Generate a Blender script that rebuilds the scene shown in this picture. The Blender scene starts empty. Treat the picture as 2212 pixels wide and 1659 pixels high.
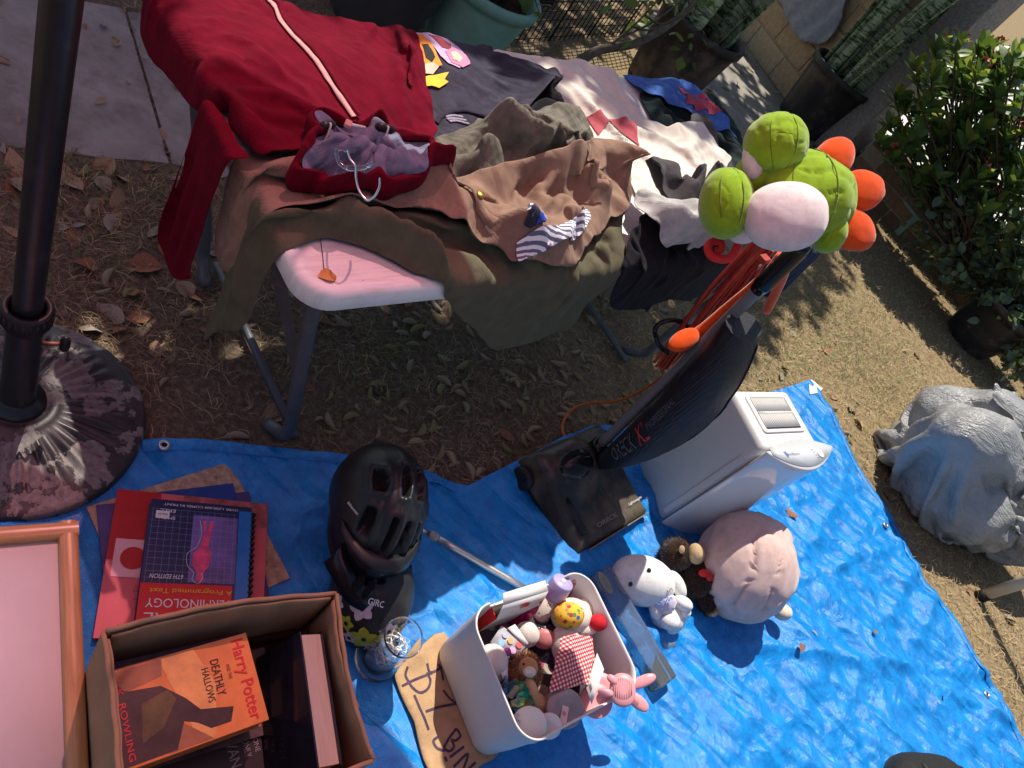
import bpy, bmesh, math, random
import numpy as np
from mathutils import Vector, Matrix, Euler
from mathutils.geometry import delaunay_2d_cdt
R = math.radians
rng = np.random.default_rng(7); random.seed(7)
scene = bpy.context.scene
COL = scene.collection

# ------------------------------------------------------------ camera
FPX, NADIR, CAM_H = 1600.0, (-105.0, 2150.0), 1.6      # focal length and plumb point on a 2212 x 1659 picture
_d = np.array([NADIR[0]-1106.0, NADIR[1]-829.5, FPX]); _d /= np.linalg.norm(_d)
_up = -_d; _Y = np.array([0, 0, 1.0]); _Y = _Y - _Y.dot(_up)*_up; _Y /= np.linalg.norm(_Y)
RM = np.stack([np.cross(_Y, _up), _Y, _up])             # world axes, seen from the camera
cam_data = bpy.data.cameras.new('camera'); cam = bpy.data.objects.new('camera', cam_data); COL.objects.link(cam)
cam_data.sensor_width = 36.0; cam_data.sensor_fit = 'HORIZONTAL'; cam_data.lens = FPX/2212*36.0
cam_data.clip_start = 0.02; cam_data.clip_end = 500.0
_m = Matrix.Identity(4)
for i in range(3):
    _m[i][0] = RM[i, 0]; _m[i][1] = -RM[i, 1]; _m[i][2] = -RM[i, 2]
_m[2][3] = CAM_H
cam.matrix_world = _m
scene.camera = cam

# ------------------------------------------------------------ sky, sun, exposure
SUN_EL, SUN_AZ = R(58), R(-53)                          # shadows fall along SUN_AZ on the ground
world = bpy.data.worlds.new('World'); scene.world = world; world.use_nodes = True
wn = world.node_tree; bg = wn.nodes['Background']
sky = wn.nodes.new('ShaderNodeTexSky'); sky.sky_type = 'NISHITA'; sky.sun_disc = False
_L = Vector((math.cos(SUN_AZ)*math.cos(SUN_EL), math.sin(SUN_AZ)*math.cos(SUN_EL), -math.sin(SUN_EL)))
sky.sun_elevation = SUN_EL; sky.sun_rotation = math.atan2(-_L.x, -_L.y)
wn.links.new(sky.outputs[0], bg.inputs[0]); bg.inputs[1].default_value = 0.082
sun_data = bpy.data.lights.new('sun', 'SUN'); sun_data.energy = 5.0; sun_data.angle = R(0.53); sun_data.color = (1.0, 0.93, 0.82)
sun = bpy.data.objects.new('sun', sun_data); COL.objects.link(sun)
sun.rotation_euler = _L.to_track_quat('-Z', 'Y').to_euler(); sun.location = (-3, 4, 8)
vs = scene.view_settings; vs.view_transform = 'Standard'; vs.look = 'None'; vs.gamma = 1.0; vs.use_curve_mapping = False
vs.exposure = 0.38

# ------------------------------------------------------------ helpers
def U(x, y, z=0.0):
    "world point at height z seen at picture point (x, y)"
    r = RM @ np.array([x-1106.0, y-829.5, FPX]); t = (z-CAM_H)/r[2]
    return np.array([r[0]*t, r[1]*t, z])
def Upl(x, y, p0, n):
    "world point on a plane seen at picture point (x, y)"
    r = RM @ np.array([x-1106.0, y-829.5, FPX]); o = np.array([0, 0, CAM_H]); n = np.asarray(n, float)
    return o + r*(((np.asarray(p0, float)-o) @ n)/(r @ n))
def V3(*a): return np.array(a, float)
def unit(v): v = np.asarray(v, float); return v/np.linalg.norm(v)

_lat = np.random.default_rng(11).random(65536)
def vnoise(p, scale=1.0, seed=0):
    "smooth value noise in 0..1 for an (n,2) or (n,3) array"
    p = np.atleast_2d(np.asarray(p, float))*scale
    if p.shape[1] == 2: p = np.c_[p, np.full(len(p), 0.37)]
    i = np.floor(p).astype(np.int64); f = p-i; f = f*f*(3-2*f); out = np.zeros(len(p))
    for dx in (0, 1):
        for dy in (0, 1):
            for dz in (0, 1):
                h = ((i[:, 0]+dx)*73856093 ^ (i[:, 1]+dy)*19349663 ^ (i[:, 2]+dz)*83492791 ^ (seed*2654435)) & 65535
                w = (f[:, 0] if dx else 1-f[:, 0])*(f[:, 1] if dy else 1-f[:, 1])*(f[:, 2] if dz else 1-f[:, 2])
                out += w*_lat[h]
    return out
def fbm(p, scale=1.0, seed=0, octaves=4):
    a, s, t = 1.0, 0.0, 0.0
    for k in range(octaves):
        s = s+a*vnoise(p, scale*2**k, seed+k*17); t += a; a *= .5
    return s/t
def ridge(p, scale, seed=0):
    return 1-np.abs(2*vnoise(p, scale, seed)-1)

# ---- materials
_mats = {}
def nodes_of(name):
    m = bpy.data.materials.new(name); m.use_nodes = True
    return m, m.node_tree, m.node_tree.nodes['Principled BSDF']
def ramp(nt, fac, stops):
    r = nt.nodes.new('ShaderNodeValToRGB'); e = r.color_ramp.elements
    while len(e) < len(stops): e.new(0.5)
    for k, (p, c) in enumerate(stops): e[k].position = p; e[k].color = (*c, 1)
    nt.links.new(fac, r.inputs[0]); return r.outputs[0]
def noise_node(nt, scale, detail=4, rough=.6, coord='Object', stretch=None):
    tc = nt.nodes.new('ShaderNodeTexCoord'); n = nt.nodes.new('ShaderNodeTexNoise')
    n.inputs['Scale'].default_value = scale; n.inputs['Detail'].default_value = detail; n.inputs['Roughness'].default_value = rough
    src = tc.outputs[coord]
    if stretch:
        mp = nt.nodes.new('ShaderNodeMapping'); mp.inputs['Scale'].default_value = stretch; nt.links.new(src, mp.inputs[0]); src = mp.outputs[0]
    nt.links.new(src, n.inputs['Vector']); return n.outputs['Fac']
def mat(name, col, rough=.6, var=.12, scale=40, bump=.0, bscale=300, spec=.4, metal=0, sheen=0, trans=0, ior=1.45, coat=0, dirt=None, sss=0, stretch=None, alpha=None):
    if name in _mats: return _mats[name]
    m, nt, b = nodes_of(name)
    c = np.array(col, float); lo = np.clip(c*(1-var*1.6), 0, 1); hi = np.clip(c*(1+var), 0, 1)
    f = noise_node(nt, scale, 5, .65, stretch=stretch)
    o = ramp(nt, f, [(.3, lo), (.7, hi)])
    if dirt:                                            # (colour, scale, amount)
        f2 = noise_node(nt, dirt[1], 6, .7); k = ramp(nt, f2, [(.62-dirt[2]*.3, (0, 0, 0)), (.72-dirt[2]*.2, (1, 1, 1))])
        mx = nt.nodes.new('ShaderNodeMixRGB'); nt.links.new(k, mx.inputs[0]); nt.links.new(o, mx.inputs[1]); mx.inputs[2].default_value = (*dirt[0], 1); o = mx.outputs[0]
    nt.links.new(o, b.inputs['Base Color'])
    b.inputs['Roughness'].default_value = rough; b.inputs['Specular IOR Level'].default_value = spec; b.inputs['Metallic'].default_value = metal
    b.inputs['IOR'].default_value = ior
    if sheen: b.inputs['Sheen Weight'].default_value = sheen; b.inputs['Sheen Roughness'].default_value = .4
    if trans: b.inputs['Transmission Weight'].default_value = trans
    if coat: b.inputs['Coat Weight'].default_value = coat
    if sss: b.inputs['Subsurface Weight'].default_value = sss; b.inputs['Subsurface Radius'].default_value = (.01, .005, .003); b.inputs['Subsurface Scale'].default_value = .3
    if alpha is not None: b.inputs['Alpha'].default_value = alpha
    if bump:
        bn = nt.nodes.new('ShaderNodeBump'); bn.inputs['Strength'].default_value = min(bump, 1); bn.inputs['Distance'].default_value = .002*max(bump, 1) if bscale > 40 else .012
        nt.links.new(noise_node(nt, bscale, 3, .7, stretch=stretch), bn.inputs['Height']); nt.links.new(bn.outputs[0], b.inputs['Normal'])
    _mats[name] = m; return m
def weave_bump(m, freq=900, strength=.35, ang=(0, 0, 0)):
    nt = m.node_tree; b = nt.nodes['Principled BSDF']
    tc = nt.nodes.new('ShaderNodeTexCoord'); w1 = nt.nodes.new('ShaderNodeTexWave'); w2 = nt.nodes.new('ShaderNodeTexWave')
    mp = nt.nodes.new('ShaderNodeMapping'); mp.inputs['Rotation'].default_value = ang; nt.links.new(tc.outputs['Object'], mp.inputs[0])
    for w, d in ((w1, 'X'), (w2, 'Y')):
        w.bands_direction = d; w.inputs['Scale'].default_value = freq/20; w.inputs['Distortion'].default_value = .3; nt.links.new(mp.outputs[0], w.inputs['Vector'])
    a = nt.nodes.new('ShaderNodeMath'); a.operation = 'ADD'; nt.links.new(w1.outputs['Fac'], a.inputs[0]); nt.links.new(w2.outputs['Fac'], a.inputs[1])
    bn = nt.nodes.new('ShaderNodeBump'); bn.inputs['Strength'].default_value = strength; bn.inputs['Distance'].default_value = .0008
    nt.links.new(a.outputs[0], bn.inputs['Height'])
    if b.inputs['Normal'].is_linked: nt.links.new(b.inputs['Normal'].links[0].from_socket, bn.inputs['Normal'])
    nt.links.new(bn.outputs[0], b.inputs['Normal']); return m
def cloth_mat(name, col, rough=.9, var=.14, sheen=.04, **k):
    if name in _mats: return _mats[name]
    m = mat(name, col, rough, var, 25, .5, 420, .15, sheen=sheen, **k); nt = m.node_tree; b = nt.nodes['Principled BSDF']
    f = noise_node(nt, 8, 1.5, .45, stretch=(1, 2.0, 1)); pp_ = nt.nodes.new('ShaderNodeMath'); pp_.operation = 'PINGPONG'; pp_.inputs[1].default_value = .13; nt.links.new(f, pp_.inputs[0])      # pressed-in creases
    bn = nt.nodes.new('ShaderNodeBump'); bn.inputs['Strength'].default_value = .5; bn.inputs['Distance'].default_value = .03; nt.links.new(pp_.outputs[0], bn.inputs['Height'])
    if b.inputs['Normal'].is_linked: nt.links.new(b.inputs['Normal'].links[0].from_socket, bn.inputs['Normal'])
    nt.links.new(bn.outputs[0], b.inputs['Normal']); return weave_bump(m, 1500, .25)

# ---- objects
def basis_of(o):
    m = o.matrix_basis.copy()
    while o.parent: o = o.parent; m = o.matrix_basis @ m
    return m
def tag(o, label=None, cat=None, group=None, kind=None):
    for k, v in (('label', label), ('category', cat), ('group', group), ('kind', kind)):
        if v: o[k] = v
    return o
def thing(name, label, cat, loc=(0, 0, 0), rot=None, group=None):
    o = bpy.data.objects.new(name, None); COL.objects.link(o); o.empty_display_size = .03
    if rot is None: o.matrix_basis = Matrix.Translation(Vector(loc))
    elif isinstance(rot, Matrix): o.matrix_basis = Matrix.Translation(Vector(loc)) @ rot.to_4x4()
    else: o.matrix_basis = Matrix.Translation(Vector(loc)) @ Euler((rot if hasattr(rot, '__len__') else (0, 0, rot))).to_matrix().to_4x4()
    return tag(o, label, cat, group)
def axes(x, y=None, z=None):
    "rotation whose columns are the given axes (two are enough)"
    if x is None: x = np.cross(y, z)
    if y is None: y = np.cross(z, x)
    if z is None: z = np.cross(x, y)
    x, y, z = unit(x), unit(y), unit(z)
    return Matrix(((x[0], y[0], z[0]), (x[1], y[1], z[1]), (x[2], y[2], z[2])))
def mk(name, verts, faces, m, parent=None, smooth=True, world=False, midx=None, bevel=0, sub=0, solid=0, bseg=2, soff=-1):
    verts = np.asarray(verts, float).reshape(-1, 3)
    if world and parent is not None:
        inv = np.array(basis_of(parent).inverted()); verts = verts @ inv[:3, :3].T + inv[:3, 3]
    me = bpy.data.meshes.new(name)
    if isinstance(faces, np.ndarray): faces = faces.tolist()
    me.from_pydata(verts.tolist(), [], faces)
    ms = m if isinstance(m, (list, tuple)) else [m]
    for x in ms: me.materials.append(x)
    if midx is not None: me.polygons.foreach_set('material_index', np.asarray(midx, np.int32))
    if smooth: me.polygons.foreach_set('use_smooth', np.ones(len(me.polygons), bool))
    me.update()
    o = bpy.data.objects.new(name, me); COL.objects.link(o)
    if parent is not None: o.parent = parent
    if bevel:
        b = o.modifiers.new('bevel', 'BEVEL'); b.width = bevel; b.segments = bseg; b.limit_method = 'ANGLE'; b.angle_limit = R(40)
        if smooth: b.harden_normals = True
    if solid: s = o.modifiers.new('solid', 'SOLIDIFY'); s.thickness = solid; s.offset = soff
    if sub: s = o.modifiers.new('sub', 'SUBSURF'); s.levels = sub; s.render_levels = sub
    return o
class MB:
    def __init__(s): s.v = []; s.f = []; s.n = 0
    def add(s, v, f):
        v = np.asarray(v, float).reshape(-1, 3); s.v.append(v); s.f += [[i+s.n for i in q] for q in f]; s.n += len(v); return s
    def box(s, c, size, rot=None):
        x, y, z = np.asarray(size, float)/2
        p = np.array([(-x, -y, -z), (x, -y, -z), (x, y, -z), (-x, y, -z), (-x, -y, z), (x, -y, z), (x, y, z), (-x, y, z)])
        if rot is not None:
            rm = np.array(rot if isinstance(rot, Matrix) else Euler(rot if hasattr(rot, '__len__') else (0, 0, rot)).to_matrix())
            p = p @ rm.T
        return s.add(p+np.asarray(c, float), [(3, 2, 1, 0), (4, 5, 6, 7), (0, 1, 5, 4), (1, 2, 6, 5), (2, 3, 7, 6), (3, 0, 4, 7)])
    def tube(s, path, r, seg=8, cap=True, closed=False):
        P = np.asarray(path, float); n = len(P); r = np.broadcast_to(np.asarray(r, float), (n,))
        T = np.gradient(P, axis=0) if not closed else (np.roll(P, -1, 0)-np.roll(P, 1, 0))
        T /= np.linalg.norm(T, axis=1)[:, None]+1e-12
        a = np.array([0, 0, 1.0]) if abs(T[0][2]) < .9 else np.array([1.0, 0, 0]); u = np.cross(T[0], a); u /= np.linalg.norm(u)
        rings = []
        for i in range(n):
            u = u-T[i]*(u@T[i]); u /= np.linalg.norm(u)+1e-12; w = np.cross(T[i], u)
            t = np.arange(seg)*2*np.pi/seg
            rings.append(P[i]+r[i]*(np.cos(t)[:, None]*u+np.sin(t)[:, None]*w))
        f = []
        for i in range(n if closed else n-1):
            j = (i+1) % n
            for k in range(seg):
                l = (k+1) % seg; f.append((i*seg+k, i*seg+l, j*seg+l, j*seg+k))
        if cap and not closed: f.append(tuple(range(seg))[::-1]); f.append(tuple((n-1)*seg+k for k in range(seg)))
        return s.add(np.concatenate(rings), f)
    def lathe(s, prof, seg=32, c=(0, 0, 0), rot=None, close=False):
        prof = np.asarray(prof, float); t = np.arange(seg)*2*np.pi/seg; v = []
        for r, z in prof: v.append(np.c_[np.cos(t)*r, np.sin(t)*r, np.full(seg, z)])
        v = np.concatenate(v)
        if rot is not None:
            rm = np.array(rot if isinstance(rot, Matrix) else Euler(rot).to_matrix()); v = v @ rm.T
        f = []; n = len(prof)
        for i in range(n-1):
            for k in range(seg):
                l = (k+1) % seg; f.append((i*seg+k, i*seg+l, (i+1)*seg+l, (i+1)*seg+k))
        if prof[0][0] > 1e-6 and close: f.append(tuple(range(seg))[::-1])
        if prof[-1][0] > 1e-6 and close: f.append(tuple((n-1)*seg+k for k in range(seg)))
        return s.add(v+np.asarray(c, float), f)
    def grid(s, G):
        "G: (rows, cols, 3)"
        a, b, _ = G.shape; i = np.arange(a*b).reshape(a, b)
        f = np.stack([i[:-1, :-1], i[:-1, 1:], i[1:, 1:], i[1:, :-1]], -1).reshape(-1, 4)
        return s.add(G.reshape(-1, 3), f.tolist())
    def ball(s, c, r, seg=20, rings=12, rot=None, lump=0, lscale=8, seed=0, power=1.0):
        th = np.linspace(0, np.pi, rings+1)[1:-1]; t = np.arange(seg)*2*np.pi/seg; v = [[0, 0, 1.0]]
        for a in th: v += np.c_[np.sin(a)*np.cos(t), np.sin(a)*np.sin(t), np.full(seg, np.cos(a))].tolist()
        v.append([0, 0, -1.0]); v = np.array(v)
        if power != 1: v = np.sign(v)*np.abs(v)**power
        v = v*np.asarray(r, float)
        if lump: v = v*(1+lump*(fbm(v+np.asarray(c), lscale, seed, 3)-.5))[:, None]
        if rot is not None:
            rm = np.array(rot if isinstance(rot, Matrix) else Euler(rot).to_matrix()); v = v @ rm.T
        f = []; nr = rings-1
        for k in range(seg): f.append((0, 1+k, 1+(k+1) % seg))
        for i in range(nr-1):
            for k in range(seg):
                l = (k+1) % seg; f.append((1+i*seg+k, 1+(i+1)*seg+k, 1+(i+1)*seg+l, 1+i*seg+l))
        b = 1+nr*seg
        for k in range(seg): f.append((b, 1+(nr-1)*seg+(k+1) % seg, 1+(nr-1)*seg+k))
        return s.add(v+np.asarray(c, float), f)
    def prism(s, poly, z0, z1):
        "flat polygon (n,2) extruded"
        p = np.asarray(poly, float); n = len(p)
        v = np.r_[np.c_[p, np.full(n, z0)], np.c_[p, np.full(n, z1)]]
        return s.add(v, [tuple(range(n))[::-1], tuple(range(n, 2*n))]+[(i, (i+1) % n, n+(i+1) % n, n+i) for i in range(n)])
    def build(s, name, m, parent=None, **k):
        return mk(name, np.concatenate(s.v), s.f, m, parent, **k)
    def V(s): return np.concatenate(s.v)
def curve_pts(pts, n=40, closed=False):
    "Catmull-Rom through points"
    P = np.asarray(pts, float)
    if closed: Q = np.r_[P[-1:], P, P[:2]]
    else: Q = np.r_[2*P[:1]-P[1:2], P, 2*P[-1:]-P[-2:-1]]
    m = len(Q)-3; t = np.linspace(0, m, n, endpoint=not closed); i = np.minimum(t.astype(int), m-1); f = (t-i)[:, None]
    a, b, c, d = Q[i], Q[i+1], Q[i+2], Q[i+3]
    return .5*((2*b)+(c-a)*f+(2*a-5*b+4*c-d)*f*f+(3*b-a-3*c+d)*f**3)
def in_poly(p, poly):
    p = np.atleast_2d(p); poly = np.asarray(poly); x, y = p[:, 0], p[:, 1]; ins = np.zeros(len(p), bool); n = len(poly); j = n-1
    for i in range(n):
        xi, yi = poly[i]; xj, yj = poly[j]
        c = ((yi > y) != (yj > y)) & (x < (xj-xi)*(y-yi)/(yj-yi+1e-15)+xi); ins ^= c; j = i
    return ins
def poly_dist(p, poly):
    p = np.atleast_2d(p); best = np.full(len(p), 1e9); a = np.asarray(poly, float); b = np.roll(a, -1, 0)
    for s, e in zip(a, b):
        d = e-s; t = np.clip(((p-s)@d)/(d@d+1e-15), 0, 1); q = s+t[:, None]*d; best = np.minimum(best, np.hypot(*(p-q).T))
    return best
def resample(poly, step):
    a = np.asarray(poly, float); out = []
    for s, e in zip(a, np.roll(a, -1, 0)):
        n = max(1, int(round(np.hypot(*(e-s))/step)))
        for k in range(n): out.append(s+(e-s)*k/n)
    return np.array(out)
def mesh_poly(poly, step, holes=()):
    "triangulated polygon with interior points: verts (n,2), faces"
    loops = [resample(poly, step)]+[resample(h, step) for h in holes]
    lo, hi = loops[0].min(0), loops[0].max(0)
    gx, gy = np.meshgrid(np.arange(lo[0], hi[0], step), np.arange(lo[1], hi[1], step*.866)); gx[1::2] += step*.5
    g = np.c_[gx.ravel(), gy.ravel()]; k = in_poly(g, poly) & (poly_dist(g, poly) > step*.55)
    for h in holes: k &= ~in_poly(g, h) & (poly_dist(g, h) > step*.55)
    g = g[k]; allv = [Vector(q) for l in loops for q in l]+[Vector(q) for q in g]; ed = []; n0 = 0
    for l in loops:
        n = len(l); ed += [(n0+i, n0+(i+1) % n) for i in range(n)]; n0 += n
    v, e, f, *_ = delaunay_2d_cdt(allv, ed, [], 0 if not holes else 0, 1e-6)
    v = np.array([tuple(q) for q in v]); f = np.array([q for q in f if len(q) == 3])
    c = v[f].mean(1); k = in_poly(c, poly)
    for h in holes: k &= ~in_poly(c, h)
    f = f[k]; a, b, c = v[f[:, 0]], v[f[:, 1]], v[f[:, 2]]
    fl = ((b-a)[:, 0]*(c-a)[:, 1]-(b-a)[:, 1]*(c-a)[:, 0]) < 0; f[fl] = f[fl][:, ::-1]
    return v, f

# ---- lettering (made once, before the scene fills up)
_txt = {}
def text2d(s, bold=0.0, shear=0.0, space=1.0):
    key = (s, bold, shear, space)
    if key not in _txt:
        cu = bpy.data.curves.new('lettering', 'FONT'); cu.body = s; cu.size = 1; cu.offset = bold; cu.shear = shear; cu.space_character = space
        cu.resolution_u = 3; cu.align_x = 'CENTER'; cu.align_y = 'CENTER'
        o = bpy.data.objects.new('lettering', cu); COL.objects.link(o); bpy.context.view_layer.update()
        me = bpy.data.meshes.new_from_object(o.evaluated_get(bpy.context.evaluated_depsgraph_get()))
        v = np.array([tuple(q.co) for q in me.vertices]); f = [tuple(p.vertices) for p in me.polygons]
        bpy.data.meshes.remove(me); bpy.data.objects.remove(o); bpy.data.curves.remove(cu)
        v[:, :2] -= (v[:, :2].min(0)+v[:, :2].max(0))/2
        _txt[key] = (v, f)
    return _txt[key]
def letter(s, m, parent, origin, xdir, ydir, width=None, height=None, name='lettering', lift=.0006, world=False, func=None, bold=0.0, shear=0.0, space=1.0):
    "flat lettering: width or height in metres; xdir reading direction, ydir up of the letters"
    v, f = text2d(s, bold, shear, space); ext = v[:, :2].max(0)-v[:, :2].min(0)
    sx = width/ext[0] if width else height/ext[1]; sy = height/ext[1] if height else sx
    x, y = unit(xdir), unit(ydir); n = np.cross(x, y); o = np.asarray(origin, float)
    p = o+v[:, :1]*sx*x+v[:, 1:2]*sy*y+lift*n
    if func: p = func(p)
    return mk(name, p, f, m, parent, smooth=False, world=world)
# ============================================================ SETTING
def tex_ground():
    m, nt, b = nodes_of('dry soil')
    f1 = noise_node(nt, 2.2, 6, .7); f2 = noise_node(nt, 60, 6, .75); f3 = noise_node(nt, 260, 3, .7)
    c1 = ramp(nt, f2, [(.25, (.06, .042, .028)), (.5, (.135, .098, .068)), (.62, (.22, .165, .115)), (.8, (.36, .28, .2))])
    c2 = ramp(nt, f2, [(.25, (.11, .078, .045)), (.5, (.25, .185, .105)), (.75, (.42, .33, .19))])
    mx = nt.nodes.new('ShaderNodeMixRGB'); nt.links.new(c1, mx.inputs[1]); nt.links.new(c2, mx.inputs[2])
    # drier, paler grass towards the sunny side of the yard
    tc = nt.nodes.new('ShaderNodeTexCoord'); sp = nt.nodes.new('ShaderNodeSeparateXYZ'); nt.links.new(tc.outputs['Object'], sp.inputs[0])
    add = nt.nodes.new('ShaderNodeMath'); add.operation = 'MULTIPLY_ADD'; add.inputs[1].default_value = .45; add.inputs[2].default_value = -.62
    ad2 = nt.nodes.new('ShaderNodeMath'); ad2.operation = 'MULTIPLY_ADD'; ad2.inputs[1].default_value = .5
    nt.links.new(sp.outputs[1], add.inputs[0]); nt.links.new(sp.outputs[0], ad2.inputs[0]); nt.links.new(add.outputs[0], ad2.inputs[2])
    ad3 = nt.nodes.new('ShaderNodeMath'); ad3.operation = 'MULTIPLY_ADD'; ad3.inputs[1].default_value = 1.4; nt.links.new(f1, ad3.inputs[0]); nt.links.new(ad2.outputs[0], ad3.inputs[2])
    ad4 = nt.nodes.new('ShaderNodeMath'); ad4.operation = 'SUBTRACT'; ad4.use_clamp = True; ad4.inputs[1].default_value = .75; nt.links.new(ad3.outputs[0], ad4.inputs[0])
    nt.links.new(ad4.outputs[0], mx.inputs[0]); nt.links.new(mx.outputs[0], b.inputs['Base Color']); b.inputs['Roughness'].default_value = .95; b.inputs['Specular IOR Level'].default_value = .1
    bn = nt.nodes.new('ShaderNodeBump'); bn.inputs['Strength'].default_value = .9; bn.inputs['Distance'].default_value = .006
    nt.links.new(f2, bn.inputs['Height']); b2 = nt.nodes.new('ShaderNodeBump'); b2.inputs['Strength'].default_value = .6; b2.inputs['Distance'].default_value = .002
    nt.links.new(f3, b2.inputs['Height']); nt.links.new(bn.outputs[0], b2.inputs['Normal']); nt.links.new(b2.outputs[0], b.inputs['Normal'])
    return m
SLAB1 = [U(x, y)[:2] for x, y in ((-260, 215), (0, 316), (70, 326), (138, 332), (229, 345), (300, 349), (364, 356), (268, 28), (258, 20), (188, 8), (60, -10), (-260, -40))]
SLAB2 = [U(x, y)[:2] for x, y in ((275, 27), (372, 354), (480, 385), (640, 330), (560, 130), (330, 30))]
STRIP = [U(x, y)[:2] for x, y in ((1574, 42), (1680, 198), (1770, 312), (1640, 330), (1500, 250), (1380, 60), (1500, -60))]
def ground_h(p):
    p = np.atleast_2d(p)
    return .016*(fbm(p, 2.5, 3, 4)-.5)+.010*(fbm(p, 14, 9, 3)-.5)
gx = np.r_[-160, -60, -25, -12, -7, np.arange(-4.5, 5.5, .06), 7, 12, 25, 60, 160]
gy = np.r_[-160, -60, -25, -10, -4, np.arange(-1.2, 8.6, .06), 12, 25, 60, 160]
GX, GY = np.meshgrid(gx, gy); gp = np.c_[GX.ravel(), GY.ravel()]
gz = ground_h(gp)
for sl in (SLAB1, SLAB2, STRIP):
    gz = np.where(in_poly(gp, sl) & (poly_dist(gp, sl) > .03), -.05, gz)
g = MB(); g.grid(np.stack([GX, GY, gz.reshape(GX.shape)], -1))
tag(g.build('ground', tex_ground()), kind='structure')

concrete = mat('weathered concrete', (.32, .29, .265), .92, .16, 9, .9, 420, .2, dirt=((.19, .165, .145), 3.0, .4))
def slab(name, poly, z, m, step=.09):
    v, f = mesh_poly(poly, step); d = poly_dist(v, poly)
    zz = z-.012*np.exp(-(d/.02)**2)+.004*(fbm(v, 6, 5, 3)-.5)
    n = len(v); b = MB(); b.add(np.c_[v, zz], f.tolist())
    lo = resample(poly, step); k = len(lo); zr = np.full(k, z-.012)
    b.add(np.r_[np.c_[lo, zr], np.c_[lo, zr-.12]], [(i, k+i, k+(i+1) % k, (i+1) % k) for i in range(k)])
    return tag(b.build(name, m), kind='structure')
slab('concrete_path', SLAB1, .018, concrete); slab('concrete_path', SLAB2, .014, concrete)
slab('walkway', STRIP, .016, mat('pale walkway concrete', (.3, .275, .235), .92, .18, 7, .8, 300, .2, dirt=((.14, .12, .1), 2.2, .3)))

# ---- block wall behind the walkway: every block a part of its own
W0, W1 = U(1775, 316)[:2], U(1500, -60)[:2]; wd = unit(W1-W0); wnrm = np.array([-wd[1], wd[0]])
if wnrm @ W0 > 0: wnrm = -wnrm                          # towards the camera
wall = thing('block_wall', 'tan concrete block wall behind the potted snake plants', 'wall', (*W0, 0), axes(x=(*wd, 0), z=(0, 0, 1)))
sgn = 1 if np.cross((*wd, 0), (0, 0, 1))[1]*0+(-1 if np.dot(np.array([-wd[1], wd[0]]), wnrm) > 0 else 1) > 0 else -1
FY = -sgn                                               # local +y or -y faces the camera
block_m = [mat('tan block a', (.4, .29, .17), .95, .16, 30, .9, 260, .15), mat('tan block b', (.36, .255, .145), .95, .18, 26, .9, 260, .15), mat('tan block c', (.43, .325, .2), .95, .14, 30, .9, 260, .15)]
mort = mat('mortar', (.3, .25, .18), .95, .15, 40, .8, 300, .1)
mb = MB(); mb.box((2.4, 0, .7), (4.78, .13, 1.396)); mb.build('mortar_core', mort, wall, smooth=False)
blk = None; BL, BH, J = .4, .2, .012
for row in range(7):
    off = 0 if row % 2 == 0 else -.2
    for k in range(13):
        x0 = max(0, off+k*BL); x1 = min(4.8, off+(k+1)*BL)
        if x1-x0 < .05: continue
        full = abs(x1-x0-BL) < 1e-6
        if full and blk: me = blk
        else:
            t = MB(); t.box((0, 0, 0), (x1-x0-J, .15, BH-J)); o = t.build('block', block_m[0], None, bevel=.008, smooth=False); me = o.data
            if full: blk = me
            bpy.data.objects.remove(o)
        o = bpy.data.objects.new('block', me); COL.objects.link(o); o.parent = wall
        o.location = ((x0+x1)/2, random.uniform(-.003, .003), row*BH+BH/2); bv = o.modifiers.new('bevel', 'BEVEL'); bv.width = .008; bv.segments = 2
        o.material_slots[0].link = 'OBJECT'; o.material_slots[0].material = random.choice(block_m)
t = MB(); t.box((-.11, 0, .8), (.22, .26, 1.6)); t.build('end_pier', mat('rough pier render', (.3, .27, .25), .95, .25, 60, 1.2, 120, .1), wall, bevel=.015)

# low brown planter wall that carries on behind the shrubs
L0 = W0-wd*.3; L1 = U(2300, 900)[:2]; ld = unit(L1-L0); ll = float(np.hypot(*(L1-L0)))
low = thing('low_wall', 'low brown brick planter wall below the flowering shrub', 'wall', (*L0, 0), axes(x=(*ld, 0), z=(0, 0, 1)))
brn = [mat('brown brick a', (.2, .12, .075), .95, .2, 30, .8, 240, .1), mat('brown brick b', (.16, .1, .065), .95, .2, 30, .8, 240, .1), mat('brown brick c', (.24, .15, .1), .95, .2, 30, .8, 240, .1)]
t = MB(); t.box((ll/2, 0, .19), (ll, .12, .378)); t.build('mortar_core', mort, low, smooth=False)
bme = None
for row in range(4):
    k = 0
    while True:
        x = (0 if row % 2 else -.15)+k*.3+.15; k += 1
        if x > ll-.15: break
        if x < .14: continue
        if bme is None:
            t = MB(); t.box((0, 0, 0), (.288, .14, .086)); o = t.build('brick', brn[0], None, smooth=False); bme = o.data; bpy.data.objects.remove(o)
        o = bpy.data.objects.new('brick', bme); COL.objects.link(o); o.parent = low; o.location = (x, random.uniform(-.003, .003), row*.098+.05)
        bv = o.modifiers.new('bevel', 'BEVEL'); bv.width = .006; bv.segments = 1
        o.material_slots[0].link = 'OBJECT'; o.material_slots[0].material = random.choice(brn)
# sunlit concrete drive beyond it
nv = np.array([-ld[1], ld[0]]); nv = nv if nv @ L0 > 0 else -nv
dp = [L0+nv*.1-ld*.2, L1+nv*.1+ld*2, L1+nv*14+ld*4, L0+nv*14-ld*5, L0+nv*1.2-ld*.3]
slab('driveway', dp, .3, mat('bleached concrete', (.62, .6, .56), .9, .1, 8, .5, 300, .2), .6)

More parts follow.
